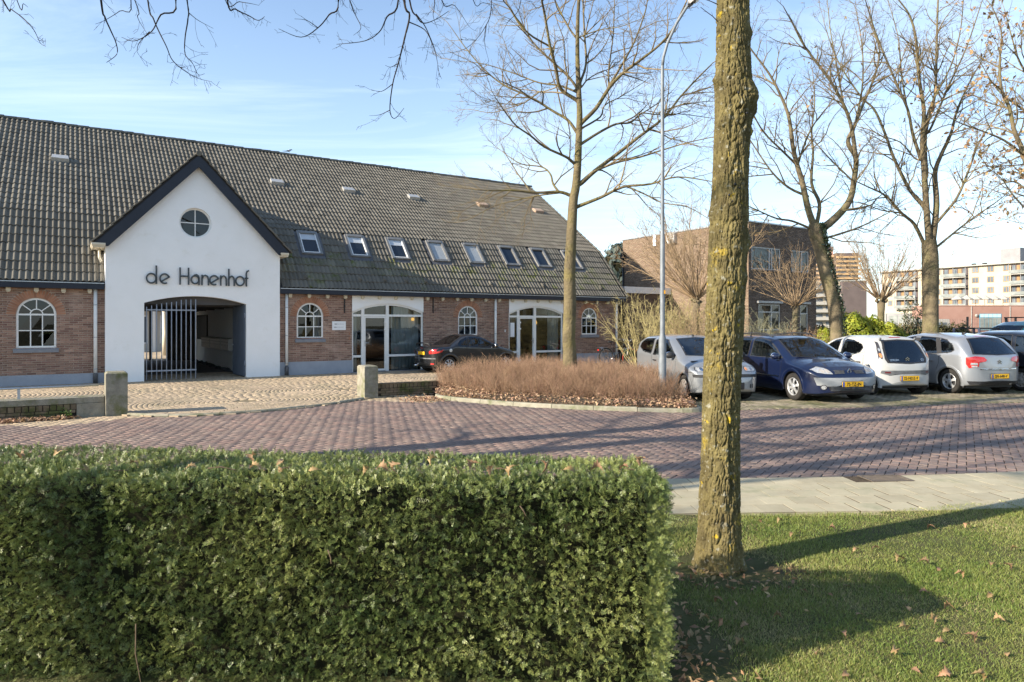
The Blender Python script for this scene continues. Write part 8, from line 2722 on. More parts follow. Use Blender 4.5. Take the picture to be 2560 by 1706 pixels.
shrub('bare_shrub', 'yellow green leafless shrub nearest the farmhouse corner', sh_at(1630, 27.5), 2.4, 1.6, 3.0, 62, m_whip_green, 51, r0=0.016)
shrub('bare_shrub', 'yellow green leafless shrub right behind the silver hatchback roof', sh_at(1705, 26.0), 2.0, 1.4, 2.5, 60, m_whip_green, 52)
shrub('bare_shrub', 'tangled brown leafless shrub between the lamp post and the thick trunk', sh_at(1752, 24.8), 1.6, 1.2, 2.2, 46, m_whip, 53)
shrub('bare_shrub', 'pale grey green shrub below the windows of the brick house', sh_at(1905, 25.5), 1.7, 1.2, 2.1, 52, M('grey_green_stem', (0.20, 0.20, 0.125), (0.28, 0.275, 0.18), scale=2, rough=.85, pv=.2), 54)
shrub('bare_shrub', 'low reddish twig shrub at the foot of the small pollard', sh_at(2005, 24.6), 2.0, 1.0, 1.35, 80, m_spirea, 55, r0=0.008)
shrub('bare_shrub', 'low reddish twig shrub left of the ivy clad trunk', sh_at(2045, 23.8), 1.2, 0.9, 1.15, 60, m_spirea, 56, r0=0.008)

# --- evergreen bushes and hedge behind the cars
m_rhodo = leaf_mat('rhododendron_leaf', (0.25, 0.29, 0.025), (0.36, 0.38, 0.05), pv=0.35, trans=0.3, rough=0.45, scale=1.2)
m_privet = leaf_mat('privet_leaf', (0.14, 0.135, 0.045), (0.23, 0.20, 0.085), pv=0.35, trans=0.2, rough=0.6, scale=1.2)
m_darkleaf = leaf_mat('dark_leaf', (0.020, 0.028, 0.014), (0.035, 0.042, 0.02), pv=0.3, trans=0.1, rough=0.6, scale=1.2)


def bush(name, label, cat, lumps, n, size, mat, seed):
    r = np.random.default_rng(seed)
    c0 = lumps[0][0]
    root = thing(name, label, cat, (c0[0], c0[1], 0))
    core = MB()
    P, Nn = [], []
    vol = np.array([l[1][0] * l[1][1] + l[1][0] * l[1][2] for l in lumps]); vol = vol / vol.sum()
    for (c, a), v in zip(lumps, vol):
        m = int(n * v)
        d = r.normal(0, 1, (m, 3)); d /= np.linalg.norm(d, axis=1, keepdims=True); d[:, 2] = np.where(d[:, 2] < -0.5, -d[:, 2], d[:, 2])
        rad_ = 1 - np.abs(r.normal(0, 0.13, m)) + 0.10 * np.sin(d[:, 0] * 9 + d[:, 2] * 7) * np.sin(d[:, 1] * 8 + 2)
        P.append(np.array(c) + d * rad_[:, None] * np.array(a)); Nn.append(d)
        core.ball((c[0] - c0[0], c[1] - c0[1], c[2]), 0.86, 10, 7, a)
    P = np.concatenate(P); Nn = np.concatenate(Nn)
    k = P[:, 2] > 0.02
    P, Nn = P[k] - np.array((c0[0], c0[1], 0)), Nn[k]
    core.build('shade_core', m_core, root)  # solid dark lumps, stand in for the shade behind the leaves
    tag(leaf_cloud('foliage', P, Nn, size, mat, root, seed, 0.55), kind='stuff')
    return root


def lp(px, Y, z, ax_): return ((((px - CXP) / FPX) * Y, Y, z), ax_)


bush('evergreen_bush', 'bright yellow green evergreen bush left of the ivy clad trunk', 'bush', [lp(2062, 24.5, .75, (.45, .5, .85)), lp(2082, 24.2, .7, (.4, .4, .75))], 2800, 0.10, m_rhodo, 61)
bush('evergreen_bush', 'large bright yellow green evergreen bush right of the ivy clad trunk', 'bush', [lp(2132, 24.2, 1.05, (.75, .7, 1.12)), lp(2180, 24.4, .98, (.65, .6, 1.05)), lp(2160, 23.7, .7, (.8, .5, .85))], 8500, 0.10, m_rhodo, 62)
bush('evergreen_bush', 'lower yellow green evergreen bush sloping down to the clipped hedge', 'bush', [lp(2222, 24.2, .85, (.62, .6, .98)), lp(2250, 24.0, .7, (.5, .5, .8))], 4200, 0.10, m_rhodo, 63)
bush('dark_bush', 'dark evergreen bush at the right corner of the brick house', 'bush', [lp(2052, 27.5, .8, (.45, .4, .9))], 700, 0.14, m_darkleaf, 64)
hb2 = [lp(2250 + k * 26, 26.0 - k * .05, .85, (.42, .45, .95)) for k in range(7)]
bush('garden_hedge', 'brownish clipped garden hedge behind the silver hatchback', 'hedge', hb2, 6500, 0.075, m_privet, 65)
bush('distant_evergreen', 'blue green evergreen treetop in the gap beyond the farmhouse roof', 'tree', [lp(1548, 62, 7.2, (1.6, 1.6, 1.9)), lp(1556, 62, 4.0, (1.8, 1.8, 4.0))], 900, 0.5, leaf_mat('blue_conifer', (0.06, 0.085, 0.075), (0.10, 0.13, 0.115), pv=.3, rough=.7), 66)
rs = random.Random(77)
T = []
for k in range(26):
    px = rs.uniform(2255, 2330)
    b_ = at(px, 840, 25.6)
    ps = walk((b_.x, b_.y, 1.3), unit((rs.gauss(0, .15), 0, 1)), rs.uniform(.8, 1.7), 6, .08, 0, rs)
    T.append((np.array(ps), np.linspace(.012, .004, 6), 4, rs.random()))
sp = thing('climbing_shoots', 'leafy climbing shoots growing above the garden hedge', 'plant', (14.8, 25.6, 0))
off = np.array((14.8, 25.6, 0))
for t in T: t[0][:] = t[0] - off
tube_obj('stems', T, m_twigs, sp)
P = np.concatenate([t[0] for t in T]); P = np.repeat(P, 4, axis=0) + np.random.default_rng(2).normal(0, .05, (len(P) * 4, 3))
tag(leaf_cloud('foliage', P, np.tile(np.array((0, -1, .3)), (len(P), 1)), 0.08, m_ivy, sp, 3), kind='stuff')

# --- brown twig bed and its litter
r = np.random.default_rng(91)
N = 36000
P = np.stack([r.uniform(-2.6, 4.0, N), r.uniform(13.4, 21.2, N)], -1)
bp = np.array(bed_poly)
P = P[inpoly(P, bed_poly)]
seg_d = np.full(len(P), 9.0)
for a, b_ in zip(bed_curve[:-1], bed_curve[1:]):
    a, b_ = np.array(a), np.array(b_); d = b_ - a
    t = np.clip(((P - a) @ d) / (d @ d), 0, 1)
    seg_d = np.minimum(seg_d, np.hypot(*(P - (a + t[:, None] * d)).T))
k = (seg_d > 0.50 + 0.5 * r.random(len(P))) & (r.random(len(P)) < np.where(P[:, 1] < 17.5, 1.0, 0.55))
P, sd = P[k], seg_d[k]
n = len(P)
hgt = (0.25 + 0.30 * np.clip((sd - 0.4) / 1.3, 0, 1)) * r.uniform(0.40, 1.15, n) * (1 + 0.22 * np.sin(P[:, 0] * 3.1) * np.sin(P[:, 1] * 2.3))
z0 = 0.05 + 0.10 * np.clip(sd / 1.2, 0, 1)
la = r.uniform(0, 2 * pi, n); lean = np.abs(r.normal(0, 0.42, n)) * hgt
ln_f = np.where(sd < 1.0, 0.12, 0.0)
p0 = np.stack([P[:, 0], P[:, 1], z0], -1)
p2 = p0 + np.stack([np.cos(la) * lean, np.sin(la) * lean - ln_f, hgt], -1)
p1 = (p0 + p2) / 2 + np.stack([r.normal(0, .03, n), r.normal(0, .03, n), np.zeros(n)], -1)
rr0 = r.uniform(0.0016, 0.0036, n)
T = [(np.stack([p0[i], p1[i], p2[i]]), np.array([rr0[i] * 1.2, rr0[i], rr0[i] * .6]), 3, 0.0) for i in range(n)]
rnd_ = r.random(n)
T = [(t[0], t[1], 3, float(rnd_[i])) for i, t in enumerate(T)]
# side twigs
m2 = 42000
ii = r.integers(0, n, m2); f = r.uniform(0.35, 0.95, m2)
q0 = np.where(f[:, None] < .5, p0[ii] + (p1[ii] - p0[ii]) * (f[:, None] * 2), p1[ii] + (p2[ii] - p1[ii]) * (f[:, None] * 2 - 1))
dv = np.stack([r.normal(0, .6, m2), r.normal(0, .6, m2), r.uniform(.3, 1.2, m2)], -1); dv /= np.linalg.norm(dv, axis=1, keepdims=True)
q1 = q0 + dv * r.uniform(.08, .26, m2)[:, None]
T += [(np.stack([q0[i], q1[i]]), np.array([.0019, .0011]), 3, float(rnd_[ii[i]])) for i in range(m2)]
tag(tube_obj('twig_shrubs', T, m_spirea), 'dense brown leafless twig shrubs filling the kerbed bed', 'shrubs', kind='stuff')


def litter(name, label, P, zf, size, seed, mat=None):
    r = np.random.default_rng(seed)
    n = len(P)
    P3 = np.stack([P[:, 0], P[:, 1], zf], -1)
    o = leaf_cloud(name, P3, np.tile(np.array((0, 0, 1.0)), (n, 1)), size, mat or m_leaf, None, seed, 0.55)
    return tag(o, label, 'leaves', kind='stuff')


N = 60000
P = np.stack([r.uniform(-2.6, 4.0, N), r.uniform(13.4, 18, N)], -1)
P = P[inpoly(P, bed_poly)]
sd = np.full(len(P), 9.0)
for a, b_ in zip(bed_curve[:-1], bed_curve[1:]):
    a, b_ = np.array(a), np.array(b_); d = b_ - a
    t = np.clip(((P - a) @ d) / (d @ d), 0, 1)
    sd = np.minimum(sd, np.hypot(*(P - (a + t[:, None] * d)).T))
k = (sd > 0.10) & (r.random(len(P)) < np.where(sd < 1.1, 1.0, 0.12))
P, sd = P[k], sd[k]
m_litter = leaf_mat('litter_leaf', (0.33, 0.205, 0.125), (0.46, 0.31, 0.20), pv=0.35, hue=0.02, trans=0.2, rough=0.7, scale=12)
litter('leaf_litter', 'drift of dry brown leaves along the front of the twig bed', P, 0.05 + 0.10 * np.clip(sd / 1.2, 0, 1) + np.abs(r.normal(0, .05, len(P))), 0.066, 92, m_litter)
# drift at the foot of the railed wall and spill beside the bed
N = 700
s_ = r.uniform(-1.9, -0.5, N) + r.normal(0, .1, N); t_ = 0.06 - np.abs(r.normal(0, .08, N)) - .02
P = np.stack([-7.70 + BU.x * s_ + BN.x * t_, 12.93 + BU.y * s_ + BN.y * t_], -1)
litter('leaf_litter', 'small heap of dry leaves against the foot of the railed wall', P, 0.012 + np.abs(r.normal(0, .02, N)), 0.07, 93, m_litter)
N = 420
P = np.stack([-1.95 + r.normal(0, .28, N), 15.75 + r.normal(0, .28, N)], -1)
litter('leaf_litter', 'dry leaves spilling round the left end of the bed kerb', P, 0.012 + np.abs(r.normal(0, .012, N)), 0.07, 94, m_litter)
N = 260
P = np.stack([0.80 + np.abs(r.normal(0, .16, N)), r.uniform(2.9, 4.2, N)], -1)
P = np.concatenate([P, np.stack([1.5 + r.normal(0, .30, 130), 4.62 + r.normal(0, .16, 130)], -1)])
litter('leaf_litter', 'torn brown leaf bits on the bare soil at the hedge foot and the trunk foot', P, 0.03 + np.abs(r.normal(0, .006, len(P))), 0.042, 95)
wd = thing('weed', 'small green weed growing at the foot of the railed wall', 'plant', tuple(Vector((-7.70, 12.93, 0)) + BU * -0.62 + BN * 0.03))
P = r.normal(0, .05, (60, 3)) * np.array((1, .6, 1)) + np.array((0, 0, .08))
leaf_cloud('leaves', P, np.tile(np.array((0, -.5, .8)), (60, 1)), 0.05, leaf_mat('weed_leaf', (.10, .17, .04), (.14, .21, .05)), wd, 9)

# ------------------------------------------------------------------ thick trunk in the foreground
def vnoise(u, v, nu, nv, seed):
    """smooth lattice noise, periodic in u."""
    r = np.random.default_rng(seed)
    g = r.random((nv + 2, nu))
    uu, vv = (u % 1.0) * nu, np.clip(v, 0, 0.9999) * nv
    i, j = np.floor(uu).astype(int), np.floor(vv).astype(int)
    fu, fv = uu - i, vv - j
    fu, fv = fu * fu * (3 - 2 * fu), fv * fv * (3 - 2 * fv)
    i2 = (i + 1) % nu; i = i % nu
    return (g[j, i] * (1 - fu) + g[j, i2] * fu) * (1 - fv) + (g[j + 1, i] * (1 - fu) + g[j + 1, i2] * fu) * fv


YT = 4.90
prof = [(1345, 1566, 1722), (1320, 1580, 1713), (1290, 1592, 1709), (1240, 1600, 1704), (1180, 1604, 1701), (1100, 1608, 1700), (1000, 1612, 1700), (900, 1615, 1701), (800, 1619, 1706), (700, 1622, 1711), (600, 1626, 1716), (500, 1630, 1720), (420, 1636, 1719), (330, 1640, 1724), (250, 1642, 1728), (190, 1641, 1727), (120, 1645, 1724), (60, 1645, 1722), (0, 1646, 1721), (-120, 1650, 1722), (-260, 1655, 1722)]
DS = 2560 / 2353
zz = np.array([EYE - (y * DS - CYP) / FPX * YT for y, _, _ in prof]); xc = np.array([((l + r_) / 2 * DS - CXP) / FPX * YT for _, l, r_ in prof]); rd = np.array([(r_ - l) / 2 * 0.97 * DS / FPX * YT for _, l, r_ in prof])
zz[0] = -0.06
oo = np.argsort(zz); zz, xc, rd = zz[oo], xc[oo], rd[oo]
NT, NZ = 230, 800
zs = np.linspace(-0.06, zz[-1], NZ)
th = np.arange(NT) / NT
U, Vv = np.meshgrid(th, (zs - zs[0]) / (zs[-1] - zs[0]))
R0 = np.interp(zs, zz, rd)[:, None]; X0 = np.interp(zs, zz, xc)[:, None]
ti = U + 0.016 * (vnoise(U, Vv, 9, 60, 1) - .5) + 0.005 * (vnoise(U, Vv, 25, 200, 11) - .5)
f1 = vnoise(ti, Vv, 42, 44, 2); f2 = vnoise(ti, Vv, 90, 120, 3); f3 = vnoise(U, Vv, 160, 620, 4)
rid = 1 - np.abs(2 * f1 - 1); rid2 = 1 - np.abs(2 * f2 - 1)
deep = 0.5 + 0.9 * vnoise(U, Vv, 4, 9, 6)
disp = deep * (-0.017 * np.clip((rid - 0.70) / 0.3, 0, 1) - 0.009 * np.clip((rid2 - 0.62) / 0.38, 0, 1)) + 0.0045 * (f3 - .5) + 0.007 * (vnoise(U, Vv, 5, 16, 5) - .5)
# roots flare
fl = np.clip(1 - (zs + 0.06) / 0.30, 0, 1)[:, None] ** 2
disp += fl * 0.045 * (np.cos(2 * pi * U * 5 + 1.0) * .5 + .1)
# burrs: (z, angle fraction, size, height); angle 0 = +X, 0.75 = towards the eye
zof = lambda y: EYE - (y * DS - CYP) / FPX * YT
for (yy, u0, sz, ht) in ((225, 0.92, .10, .030), (260, 0.99, .07, .022), (190, 0.555, .05, .026), (290, 0.60, .055, .024), (250, 0.78, .05, .012), (300, 0.02, .06, .018), (80, 0.97, .05, .012), (490, 0.52, .05, .012), (560, 0.95, .07, .014), (640, 0.90, .06, .010), (115, 0.74, .045, .006)):
    du = (U - u0 + .5) % 1 - .5
    d2 = (du * 2 * pi * 0.13) ** 2 + (zs[:, None] - zof(yy)) ** 2
    disp += 1.45 * ht * np.exp(-d2 / (sz * sz) * 1.6)
# old frost crack on the lower trunk
du = (U - 0.765 + 0.012 * np.sin(zs[:, None] * 9) + .5) % 1 - .5
inz = np.clip((zs[:, None] - 0.50) / 0.12, 0, 1) * np.clip((1.30 - zs[:, None]) / 0.25, 0, 1)
disp += inz * (0.010 * np.exp(-(du / 0.022) ** 2) - 0.014 * np.exp(-((du - 0.03) / 0.012) ** 2))
Rr = R0 + disp
ang = U * 2 * pi
V = np.stack([X0 + Rr * np.cos(ang), YT + Rr * np.sin(ang), np.repeat(zs[:, None], NT, 1)], -1)
bt = np.array((1.50, YT, 0.0))
idx = np.arange(NZ * NT).reshape(NZ, NT)
F = np.stack([idx[:-1], np.roll(idx, -1, 1)[:-1], np.roll(idx, -1, 1)[1:], idx[1:]], -1).reshape(-1, 4)
big = thing('foreground_tree', 'thick mossy oak trunk with burrs standing in the lawn in the foreground', 'tree', tuple(bt))
# bark with a vertical attribute-free material: moss, lichen and dark holes
m = m_bark_fg
nt = m.node_tree
_p = nt.nodes['Principled BSDF']; _src = _p.inputs['Base Color'].links[0].from_socket
_g = nt.nodes.new('ShaderNodeNewGeometry')
for (sc_, c_, a_, b_) in ((26, (0.27, 0.26, 0.20), 0.60, 0.72), (60, (0.07, 0.055, 0.03), 0.56, 0.68), (11, (0.42, 0.30, 0.03), 0.66, 0.71)):
    _n = nt.nodes.new('ShaderNodeTexNoise'); _n.inputs['Scale'].default_value = sc_; _n.inputs['Detail'].default_value = 4
    _r = nt.nodes.new('ShaderNodeMapRange'); _r.inputs['From Min'].default_value = a_; _r.inputs['From Max'].default_value = b_
    _x = nt.nodes.new('ShaderNodeMixRGB'); _x.inputs['Color2'].default_value = (*c_, 1)
    nt.links.new(_g.outputs['Position'], _n.inputs['Vector']); nt.links.new(_n.outputs['Fac'], _r.inputs['Value']); nt.links.new(_r.outputs[0], _x.inputs['Fac'])
    nt.links.new(_src, _x.inputs['Color1']); _src = _x.outputs[0]
nt.links.new(_src, _p.inputs['Base Color'])
np_mesh('trunk', V.reshape(-1, 3) - bt, F, m, big, smooth=True)
b = MB()
for (yy, u0, rr_) in ((232, .775, .013), (226, .752, .010), (238, .80, .008), (432, .745, .009), (455, .70, .010), (440, .785, .007), (470, .73, .006), (300, .70, .006), (272, .83, .009)):
    z = zof(yy); a = u0 * 2 * pi
    k = int(np.argmin(np.abs(zs - z))); j = int(u0 * NT) % NT
    p = V[k, j] - bt
    b.ball(tuple(p), rr_, 8, 6, (1, .8, 1.1))
b.build('bark_holes', m_black, big)
# crown above the frame
rs = random.Random(5)
T1, T2 = [], []
tp_ = Vector((float(xc[-1]), YT, float(zz[-1]))) - Vector(bt)
main = limb(T1, [tp_ + Vector((0, 0, -.3)), tp_ + Vector((0.1, 0, 1.5)), tp_ + Vector((0.2, .1, 4)), tp_ + Vector((.1, .2, 7.5))], 0.122, 0.02, 4, 12)
for k in range(11):
    a = k * 2.4 + .5; z = 0.4 + k * .55
    e = rs.uniform(.5, .9)
    d = (cos(a) * cos(e), sin(a) * cos(e), sin(e) + .25)
    Lb = rs.uniform(2.2, 3.6)
    if d[1] > -.2: d = (d[0], d[1], d[2] + .5)
    p = tp_ + Vector((0.1, 0, z))
    l_ = limb(T1, [p, p + Vector(d) * (Lb * .35), p + Vector((d[0], d[1], d[2] + .15)) * (Lb * .7), p + Vector((d[0], d[1], d[2] + .4)) * Lb], 0.055, 0.012, 3, 8)
    sprout(T2, l_, .055, .012, 0, SPEC2, rs, .3)
tube_obj('limbs', T1, m_bark, big)
tube_obj('crown', T2, m_twigs, big)
for k, (px, py, dx, dy) in enumerate(((1795, 12, -26, -6), (1795, 55, -22, -20))):
    a = at(px, py, 4.78) - Vector(bt); ps = walk(tuple(a), unit((dx, 0, -dy)), .16, 4, .12, 0, rs)
    T = [(np.array(ps), np.array([.004, .003, .0025, .002]), 5, .1)]
    sprout(T, ps, .003, .002, 0, [(14, .02, .06, .7, .002, 3, .2, 0)], rs, .2)
    tube_obj('shoot', T, m_twigs_dark, big)

# ------------------------------------------------------------------ trees out of frame whose branches hang in and whose shadows cross the road
hang = [
    [(15, 0), (60, 50), (120, 95), (180, 160), (215, 230), (245, 250)], [(90, 0), (125, 20), (150, 40)],
    [(540, 0), (560, 90), (590, 160), (620, 230), (625, 290), (570, 335)], [(700, 0), (640, 60), (560, 110), (510, 130)], [(720, 0), (735, 90), (760, 140), (800, 200)],
    [(790, 0), (820, 100), (850, 170), (890, 250), (920, 320), (980, 375), (1060, 420), (1130, 437)],
    [(1000, 0), (1005, 100), (990, 200), (990, 290), (1030, 340), (1060, 400), (1095, 395)],
    [(940, 0), (860, 80), (810, 170), (720, 220), (650, 200)], [(800, 170), (745, 230), (735, 280), (765, 318)], [(1010, 70), (1060, 110), (1140, 153)],
    [(1215, 0), (1260, 50), (1330, 85), (1380, 110), (1415, 90)], [(1200, -10), (1280, 10), (1340, 20), (1385, 30)],
    [(1810, 0), (1760, 80), (1700, 150), (1610, 200), (1490, 155)], [(1700, 150), (1640, 110), (1575, 102)],
    [(2130, 0), (2070, 90), (2030, 170), (1950, 220), (1800, 238)], [(1870, 0), (1900, 80), (1930, 150), (1890, 190)],
    [(2160, 0), (2190, 80), (2165, 200), (2130, 340), (2100, 450), (2085, 590), (2110, 635), (2160, 580)],
    [(2190, 0), (2230, 90), (2265, 125), (2330, 105), (2400, 60)], [(2190, 120), (2270, 160), (2310, 230), (2330, 290), (2350, 400)], [(2085, 590), (2030, 615), (1975, 620)],
    [(2100, 450), (2040, 490), (1985, 480)], [(2130, 340), (2090, 360), (2060, 350)],
]
hang2 = [[(530, 0), (490, 180), (350, 340), (160, 380)], [(180, 0), (270, 40), (370, 185)], [(0, 100), (60, 180), (110, 290), (140, 380), (165, 540)], [(130, 0), (120, 110), (150, 200)], [(400, 0), (470, 20), (560, 40)], [(735, 0), (640, 160), (590, 260)], [(970, 0), (1050, 150), (1090, 230)], [(490, 180), (480, 300), (510, 430)]]
rs = random.Random(19)
YO = 8.6


def out_tree(label, base, hgt, seed, extra_limbs=(), nl=11, reach=(2.6, 4.6)):
    if hgt < 6: nl, reach = 5, (0.8, 1.4)
    r_ = random.Random(seed)
    root = thing('overhanging_tree', label, 'tree', base, 0, 'bare trees beyond the left edge of the picture')
    T1, T2 = [], []
    off = np.array(base)
    b0 = Vector(base)
    top_ = b0 + Vector((r_.uniform(-.3, .5), r_.uniform(-.3, .3), hgt))
    main = limb(T1, [b0 + Vector((0, 0, -.2)), b0 + Vector((0.02, 0, 1.0)), b0 + Vector((0.05, .05, hgt * .3)), b0 + Vector((0.15, 0, hgt * .6)), top_], 0.42 if hgt > 6 else 0.13, 0.06, 5, 14)
    for k in range(nl):
        f = .30 + .65 * k / nl; a = k * 2.4 + seed
        p = b0 + (top_ - b0) * f
        Lb = r_.uniform(*reach) * (1.15 - .6 * f)
        d = Vector((cos(a), sin(a), r_.uniform(.35, .9)))
        l_ = limb(T1, [p, p + d * (Lb * .35), p + Vector((d.x, d.y, d.z * .8)) * (Lb * .7), p + Vector((d.x, d.y, d.z * .9)) * Lb], 0.075 if hgt > 6 else 0.03, 0.015, 3, 7)
        sprout(T2, l_, .075, .015, 0, [(1.9, .8, 2.0, .8, .025, 5, .16, .03), (3.0, .3, .9, .8, .010, 4, .2, .02)], r_, .2)
    for (pts, r0, r1) in extra_limbs: limb(T1, pts, r0, r1, 5, 9)
    return root, T1, T2, off


armA = [Vector((-10.1, 5.4, 6.2)), Vector((-8.2, 6.6, 7.6)), Vector((-6.0, 7.6, 8.1)), Vector((-3.6, 8.3, 8.0)), Vector((-1.4, 8.6, 7.7)), Vector((0.4, 8.7, 7.3)), Vector((1.6, 8.7, 7.0))]
ra, T1, T2, off = out_tree('bare tree left of the picture whose long limb hangs twigs across the sky', (-10.2, 5.4, 0), 15.0, 3, [(armA, 0.095, 0.028)])
arm_pts = spline(armA, 8)
T3 = []
SPH = [(6.0, 0.10, 0.42, 0.75, 0.0042, 4, 0.20, -0.01), (9.0, 0.03, 0.12, 0.8, 0.0024, 3, 0.25, 0.0)]
for (lst, box, sc_, r_h) in ((hang, (0, 0), 2.139, 0.0085), (hang2, (1040, 0), 2.8, 0.0085)):
    for pts in lst:
        Yh = YO + rs.uniform(-.5, .5)
        W = [at(box[0] + x / sc_, box[1] + y / sc_, Yh + 0.3 * i * rs.uniform(-.3, .3)) for i, (x, y) in enumerate(pts)]
        full = W
        r_ = r_h * (0.55 if pts[0][1] > 5 else rs.uniform(.7, 1.15)) * (1.0 if len(pts) > 4 else .7)
        if pts[0][1] <= 5:
            tgt = min(arm_pts, key=lambda q: abs(q[0] - W[0].x + 0.3))
            tgt = Vector(tgt)
            full = [tgt, lerp(tgt, W[0], .5) + Vector((rs.uniform(-.15, .15), 0, .15))] + W
        l_ = spline(full, 5)
        k = len(l_)
        T3.append((np.array(l_), np.array([r_ * 1.7 * (1 - .82 * i / (k - 1)) for i in range(k)]), 6, .2))
        sprout(T3, [tuple(p) for p in l_], r_, r_ * .35, 0, SPH, rs, .30 if pts[0][1] <= 5 else .1)
for t in T1 + T2 + T3: t[0][:] = t[0] - off
for t in T3: np.maximum(t[1], 0.0019, out=t[1])
tube_obj('trunk', T1, m_bark, ra); tube_obj('crown', T2, m_twigs, ra); tube_obj('hanging_twigs', T3, m_twigs_dark, ra)
for (lb, bs, h_, sd_) in (('bare tree out of frame casting the middle shadow band on the road', (-12.5, 3.2, 0), 15.0, 16), ('bare tree farthest from the picture casting the second shadow band on the road', (-13.5, 0.85, 0), 15.0, 6), ('slim young tree out of frame casting a shadow over the hedge', (-9.8, -0.6, 0), 5.2, 8), ('bare tree out of frame casting the shadow band on the near pavement', (-10.0, 1.8, 0), 14.0, 4)):
    rb_, T1, T2, off = out_tree(lb, bs, h_, sd_)
    for t in T1 + T2: t[0][:] = t[0] - off
    tube_obj('trunk', T1, m_bark, rb_); tube_obj('crown', T2, m_twigs, rb_)
# the trees across the road to the right, mirrored in the panes of the farmhouse
for k, (x, y, a) in enumerate(((30, 4, .4), (37, -3, 1.7), (27, -5, 2.9), (45, -9, 4.0), (34, -12, 5.1), (52, 2, 0.9), (41, 6, 2.2))):
    q = rb_.copy(); C.objects.link(q); q.location = (x, y, 0); q.rotation_euler = (0, 0, a)
    q['label'] = 'bare roadside tree beyond the right edge, seen only mirrored in the farmhouse panes'; q['group'] = 'roadside trees mirrored in the panes'
    for ch in rb_.children: c2 = ch.copy(); C.objects.link(c2); c2.parent = q
# ------------------------------------------------------------------ bicycles by the farmhouse corner
m_bikewhite = M('bike_white', (0.62, 0.60, 0.54), (0.68, 0.66, 0.6), scale=8, rough=0.35, local=True)
m_bikered = M('bike_red', (0.50, 0.05, 0.03), rough=0.35)


def bicycle(label, loc, az, mat, extra=None):
    r = thing('bicycle', label, 'bicycle', loc, pi / 2 - az, 'bicycles parked at the farmhouse corner')
    Rw = 0.34
    for x, nm in ((-0.52, 'wheel'), (0.54, 'wheel')):
        ring = [(x + cos(a) * Rw, 0, Rw + sin(a) * Rw) for a in np.linspace(0, 2 * pi, 29)]
        w = MB().tube(ring, 0.018, 6, cap=False).build(nm, m_rubber, r)
        MB().tube([(x + cos(a) * (Rw - .024), 0, Rw + sin(a) * (Rw - .024)) for a in np.linspace(0, 2 * pi, 29)], 0.010, 5, cap=False).build('rim', m_chrome, w)
        sp = MB()
        for k in range(14):
            a = k * pi / 7; sp.bar((x, 0.02 * (-1) ** k, Rw), (x + cos(a) * (Rw - .03), 0, Rw + sin(a) * (Rw - .03)), .004, .004)
        sp.build('spokes', m_chrome, w)
        MB().tube([(x + cos(a) * (Rw + .03), 0, Rw + sin(a) * (Rw + .03)) for a in np.linspace(radians(20), radians(195), 16)], 0.014, 5).build('mudguard', mat, r)
    f = MB()
    bb, hd, st = (-.05, 0, .30), (.40, 0, .86), (-.22, 0, .82)
    f.tube([bb, (.15, 0, .48), (.38, 0, .72)], .018, 8).tube([bb, st], .016, 8).tube([(.36, 0, .64), (.42, 0, .92)], .019, 8).tube([(-.17, 0, .66), (.36, 0, .80)], .015, 8)
    for y in (.05, -.05): f.tube([bb, (-.52, y, Rw)], .010, 6).tube([(-.20, y * .4, .74), (-.52, y, Rw)], .009, 6).tube([(.375, y * .6, .66), (.47, y, .5), (.54, y, Rw)], .011, 6)
    f.build('frame', mat, r)
    h = MB().tube([(.42, 0, .92), (.41, 0, 1.06)], .013, 7)
    for s in (1, -1): h.tube([(.41, 0, 1.05), (.46, s * .14, 1.09), (.40, s * .28, 1.07), (.24, s * .31, 1.03)], .011, 7)
    hb = h.build('handlebar', m_chrome, r)
    for s in (1, -1): MB().tube([(.30, s * .305, 1.045), (.18, s * .315, 1.02)], .016, 7).build('grip', m_black, hb)
    sd = MB().ball((-.30, 0, .97), 1, 10, 6, (.14, .085, .04)); sd.tube([(-.28, 0, .95), st], .012, 7); sd.build('saddle', m_black, r)
    rk = MB()
    for y in (.06, -.06, 0): rk.tube([(-.30, y, .74), (-.85, y, .74)], .006, 5)
    for y in (.06, -.06): rk.tube([(-.75, y, .74), (-.54, y, Rw)], .006, 5)
    rk.build('carrier', m_chrome, r)
    MB().box(-.93, -.90, -.05, .05, .60, .66).build('tail_light', m_redlens, r)
    MB().box(.50, .56, -.035, .035, .80, .87).build('headlight', m_chrome, r)
    MB().lathe([(0, -.006), (.095, -.006), (.095, .006), (0, .006)], 18, (-.05, -.06, .30), (0, 1, 0)).build('chainwheel', m_black, r)
    MB().bar((-.05, -.08, .30), (.05, -.09, .16), .016, .012).bar((.02, -.15, .155), (.09, -.09, .155), .05, .02).bar((-.05, .08, .30), (-.15, .09, .44), .016, .012).build('crank', m_black, r)
    if extra: extra(r)
    return r


def bxy(px, Y): return ((px - CXP) / FPX * Y, Y, 0.022)


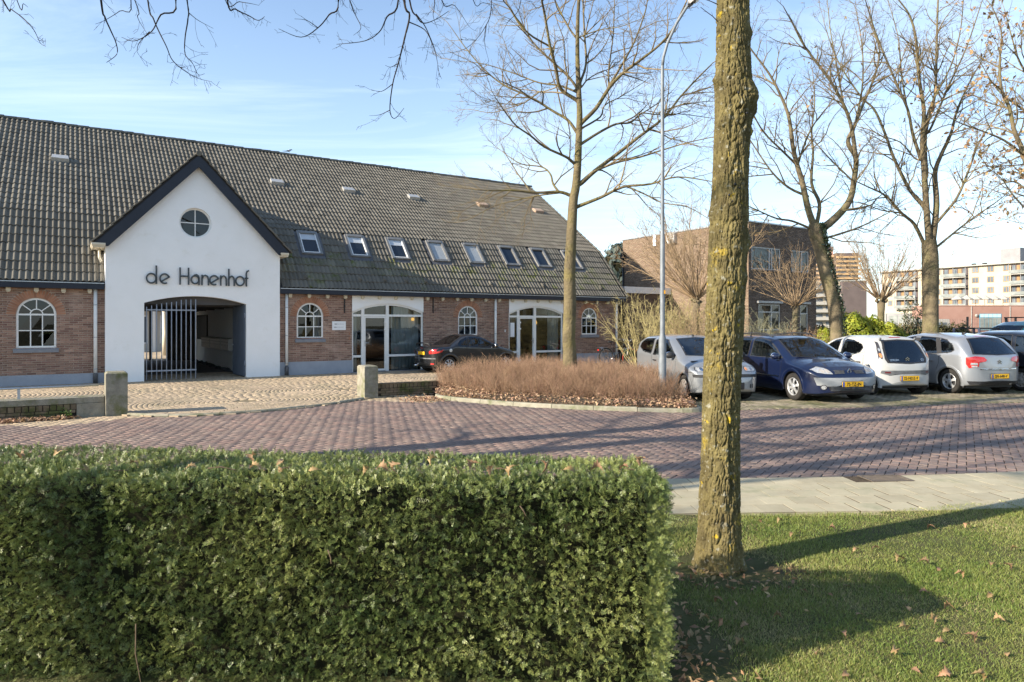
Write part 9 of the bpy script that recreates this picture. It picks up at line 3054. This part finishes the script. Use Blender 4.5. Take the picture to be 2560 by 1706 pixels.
bicycle('bicycle seen from behind at the white downpipe by the wall corner', bxy(1540, 29.2), radians(62), m_black)
bicycle('white bicycle turned with its handlebar towards the road', bxy(1574, 28.4), radians(196), m_bikewhite)


def bags(r):
    for s in (1, -1): MB().box(-.85, -.45, s * .09 - .05, s * .09 + .05, .40, .70).build('saddle_bag', M('green_bag', (.03, .055, .035), rough=.8) if 'green_bag' not in bpy.data.materials else bpy.data.materials['green_bag'], r, bevel=.02)


bicycle('bicycle with saddle bags half behind the silver hatchback', bxy(1607, 28.0), radians(75), m_bikered, bags)

# ------------------------------------------------------------------ magpie on the ridge
kx = 6.35
rp = at(793, 394, 33.0)
# put it on the ridge line of the roof
s_r = 2.55
mp = thing('magpie', 'black and white magpie standing on the tiled roof ridge', 'bird', tuple(bw(2.42, RG[0], RG[1] + 0.095)), BRZ)
mp.scale = (0.47, 0.47, 0.47)
m_feather = M('black_feather', (0.010, 0.012, 0.018), (0.016, 0.02, 0.028), scale=20, rough=0.4, local=True)
b = MB()
vs = []
rings = [(-0.62, .012, 0.10), (-.36, .03, .13), (-.18, .05, .17), (-.08, .085, .20), (.02, .095, .23), (.10, .08, .27), (.16, .055, .31), (.20, .055, .335), (.25, .045, .34), (.28, .02, .335), (.36, .004, .325)]
n = 10
for (x, r_, z) in rings:
    for k in range(n):
        a = 2 * pi * k / n; vs.append((x, cos(a) * r_ * .85, z + sin(a) * r_))
fs = [(i * n + k, i * n + (k + 1) % n, (i + 1) * n + (k + 1) % n, (i + 1) * n + k) for i in range(len(rings) - 1) for k in range(n)]
b.add(vs, fs, smooth=True).build('body', m_feather, mp)
MB().ball((.03, 0, .195), 1, 10, 6, (.10, .082, .075)).ball((-.02, -.06, .26), 1, 8, 6, (.07, .03, .03)).ball((-.02, .06, .26), 1, 8, 6, (.07, .03, .03)).build('white_feathers', m_white, mp)
for s in (1, -1): MB().tube([(.0, s * .03, .15), (.01, s * .035, .06), (.0, s * .035, .0), (.05, s * .04, 0)], .007, 5).build('leg', m_black, mp)
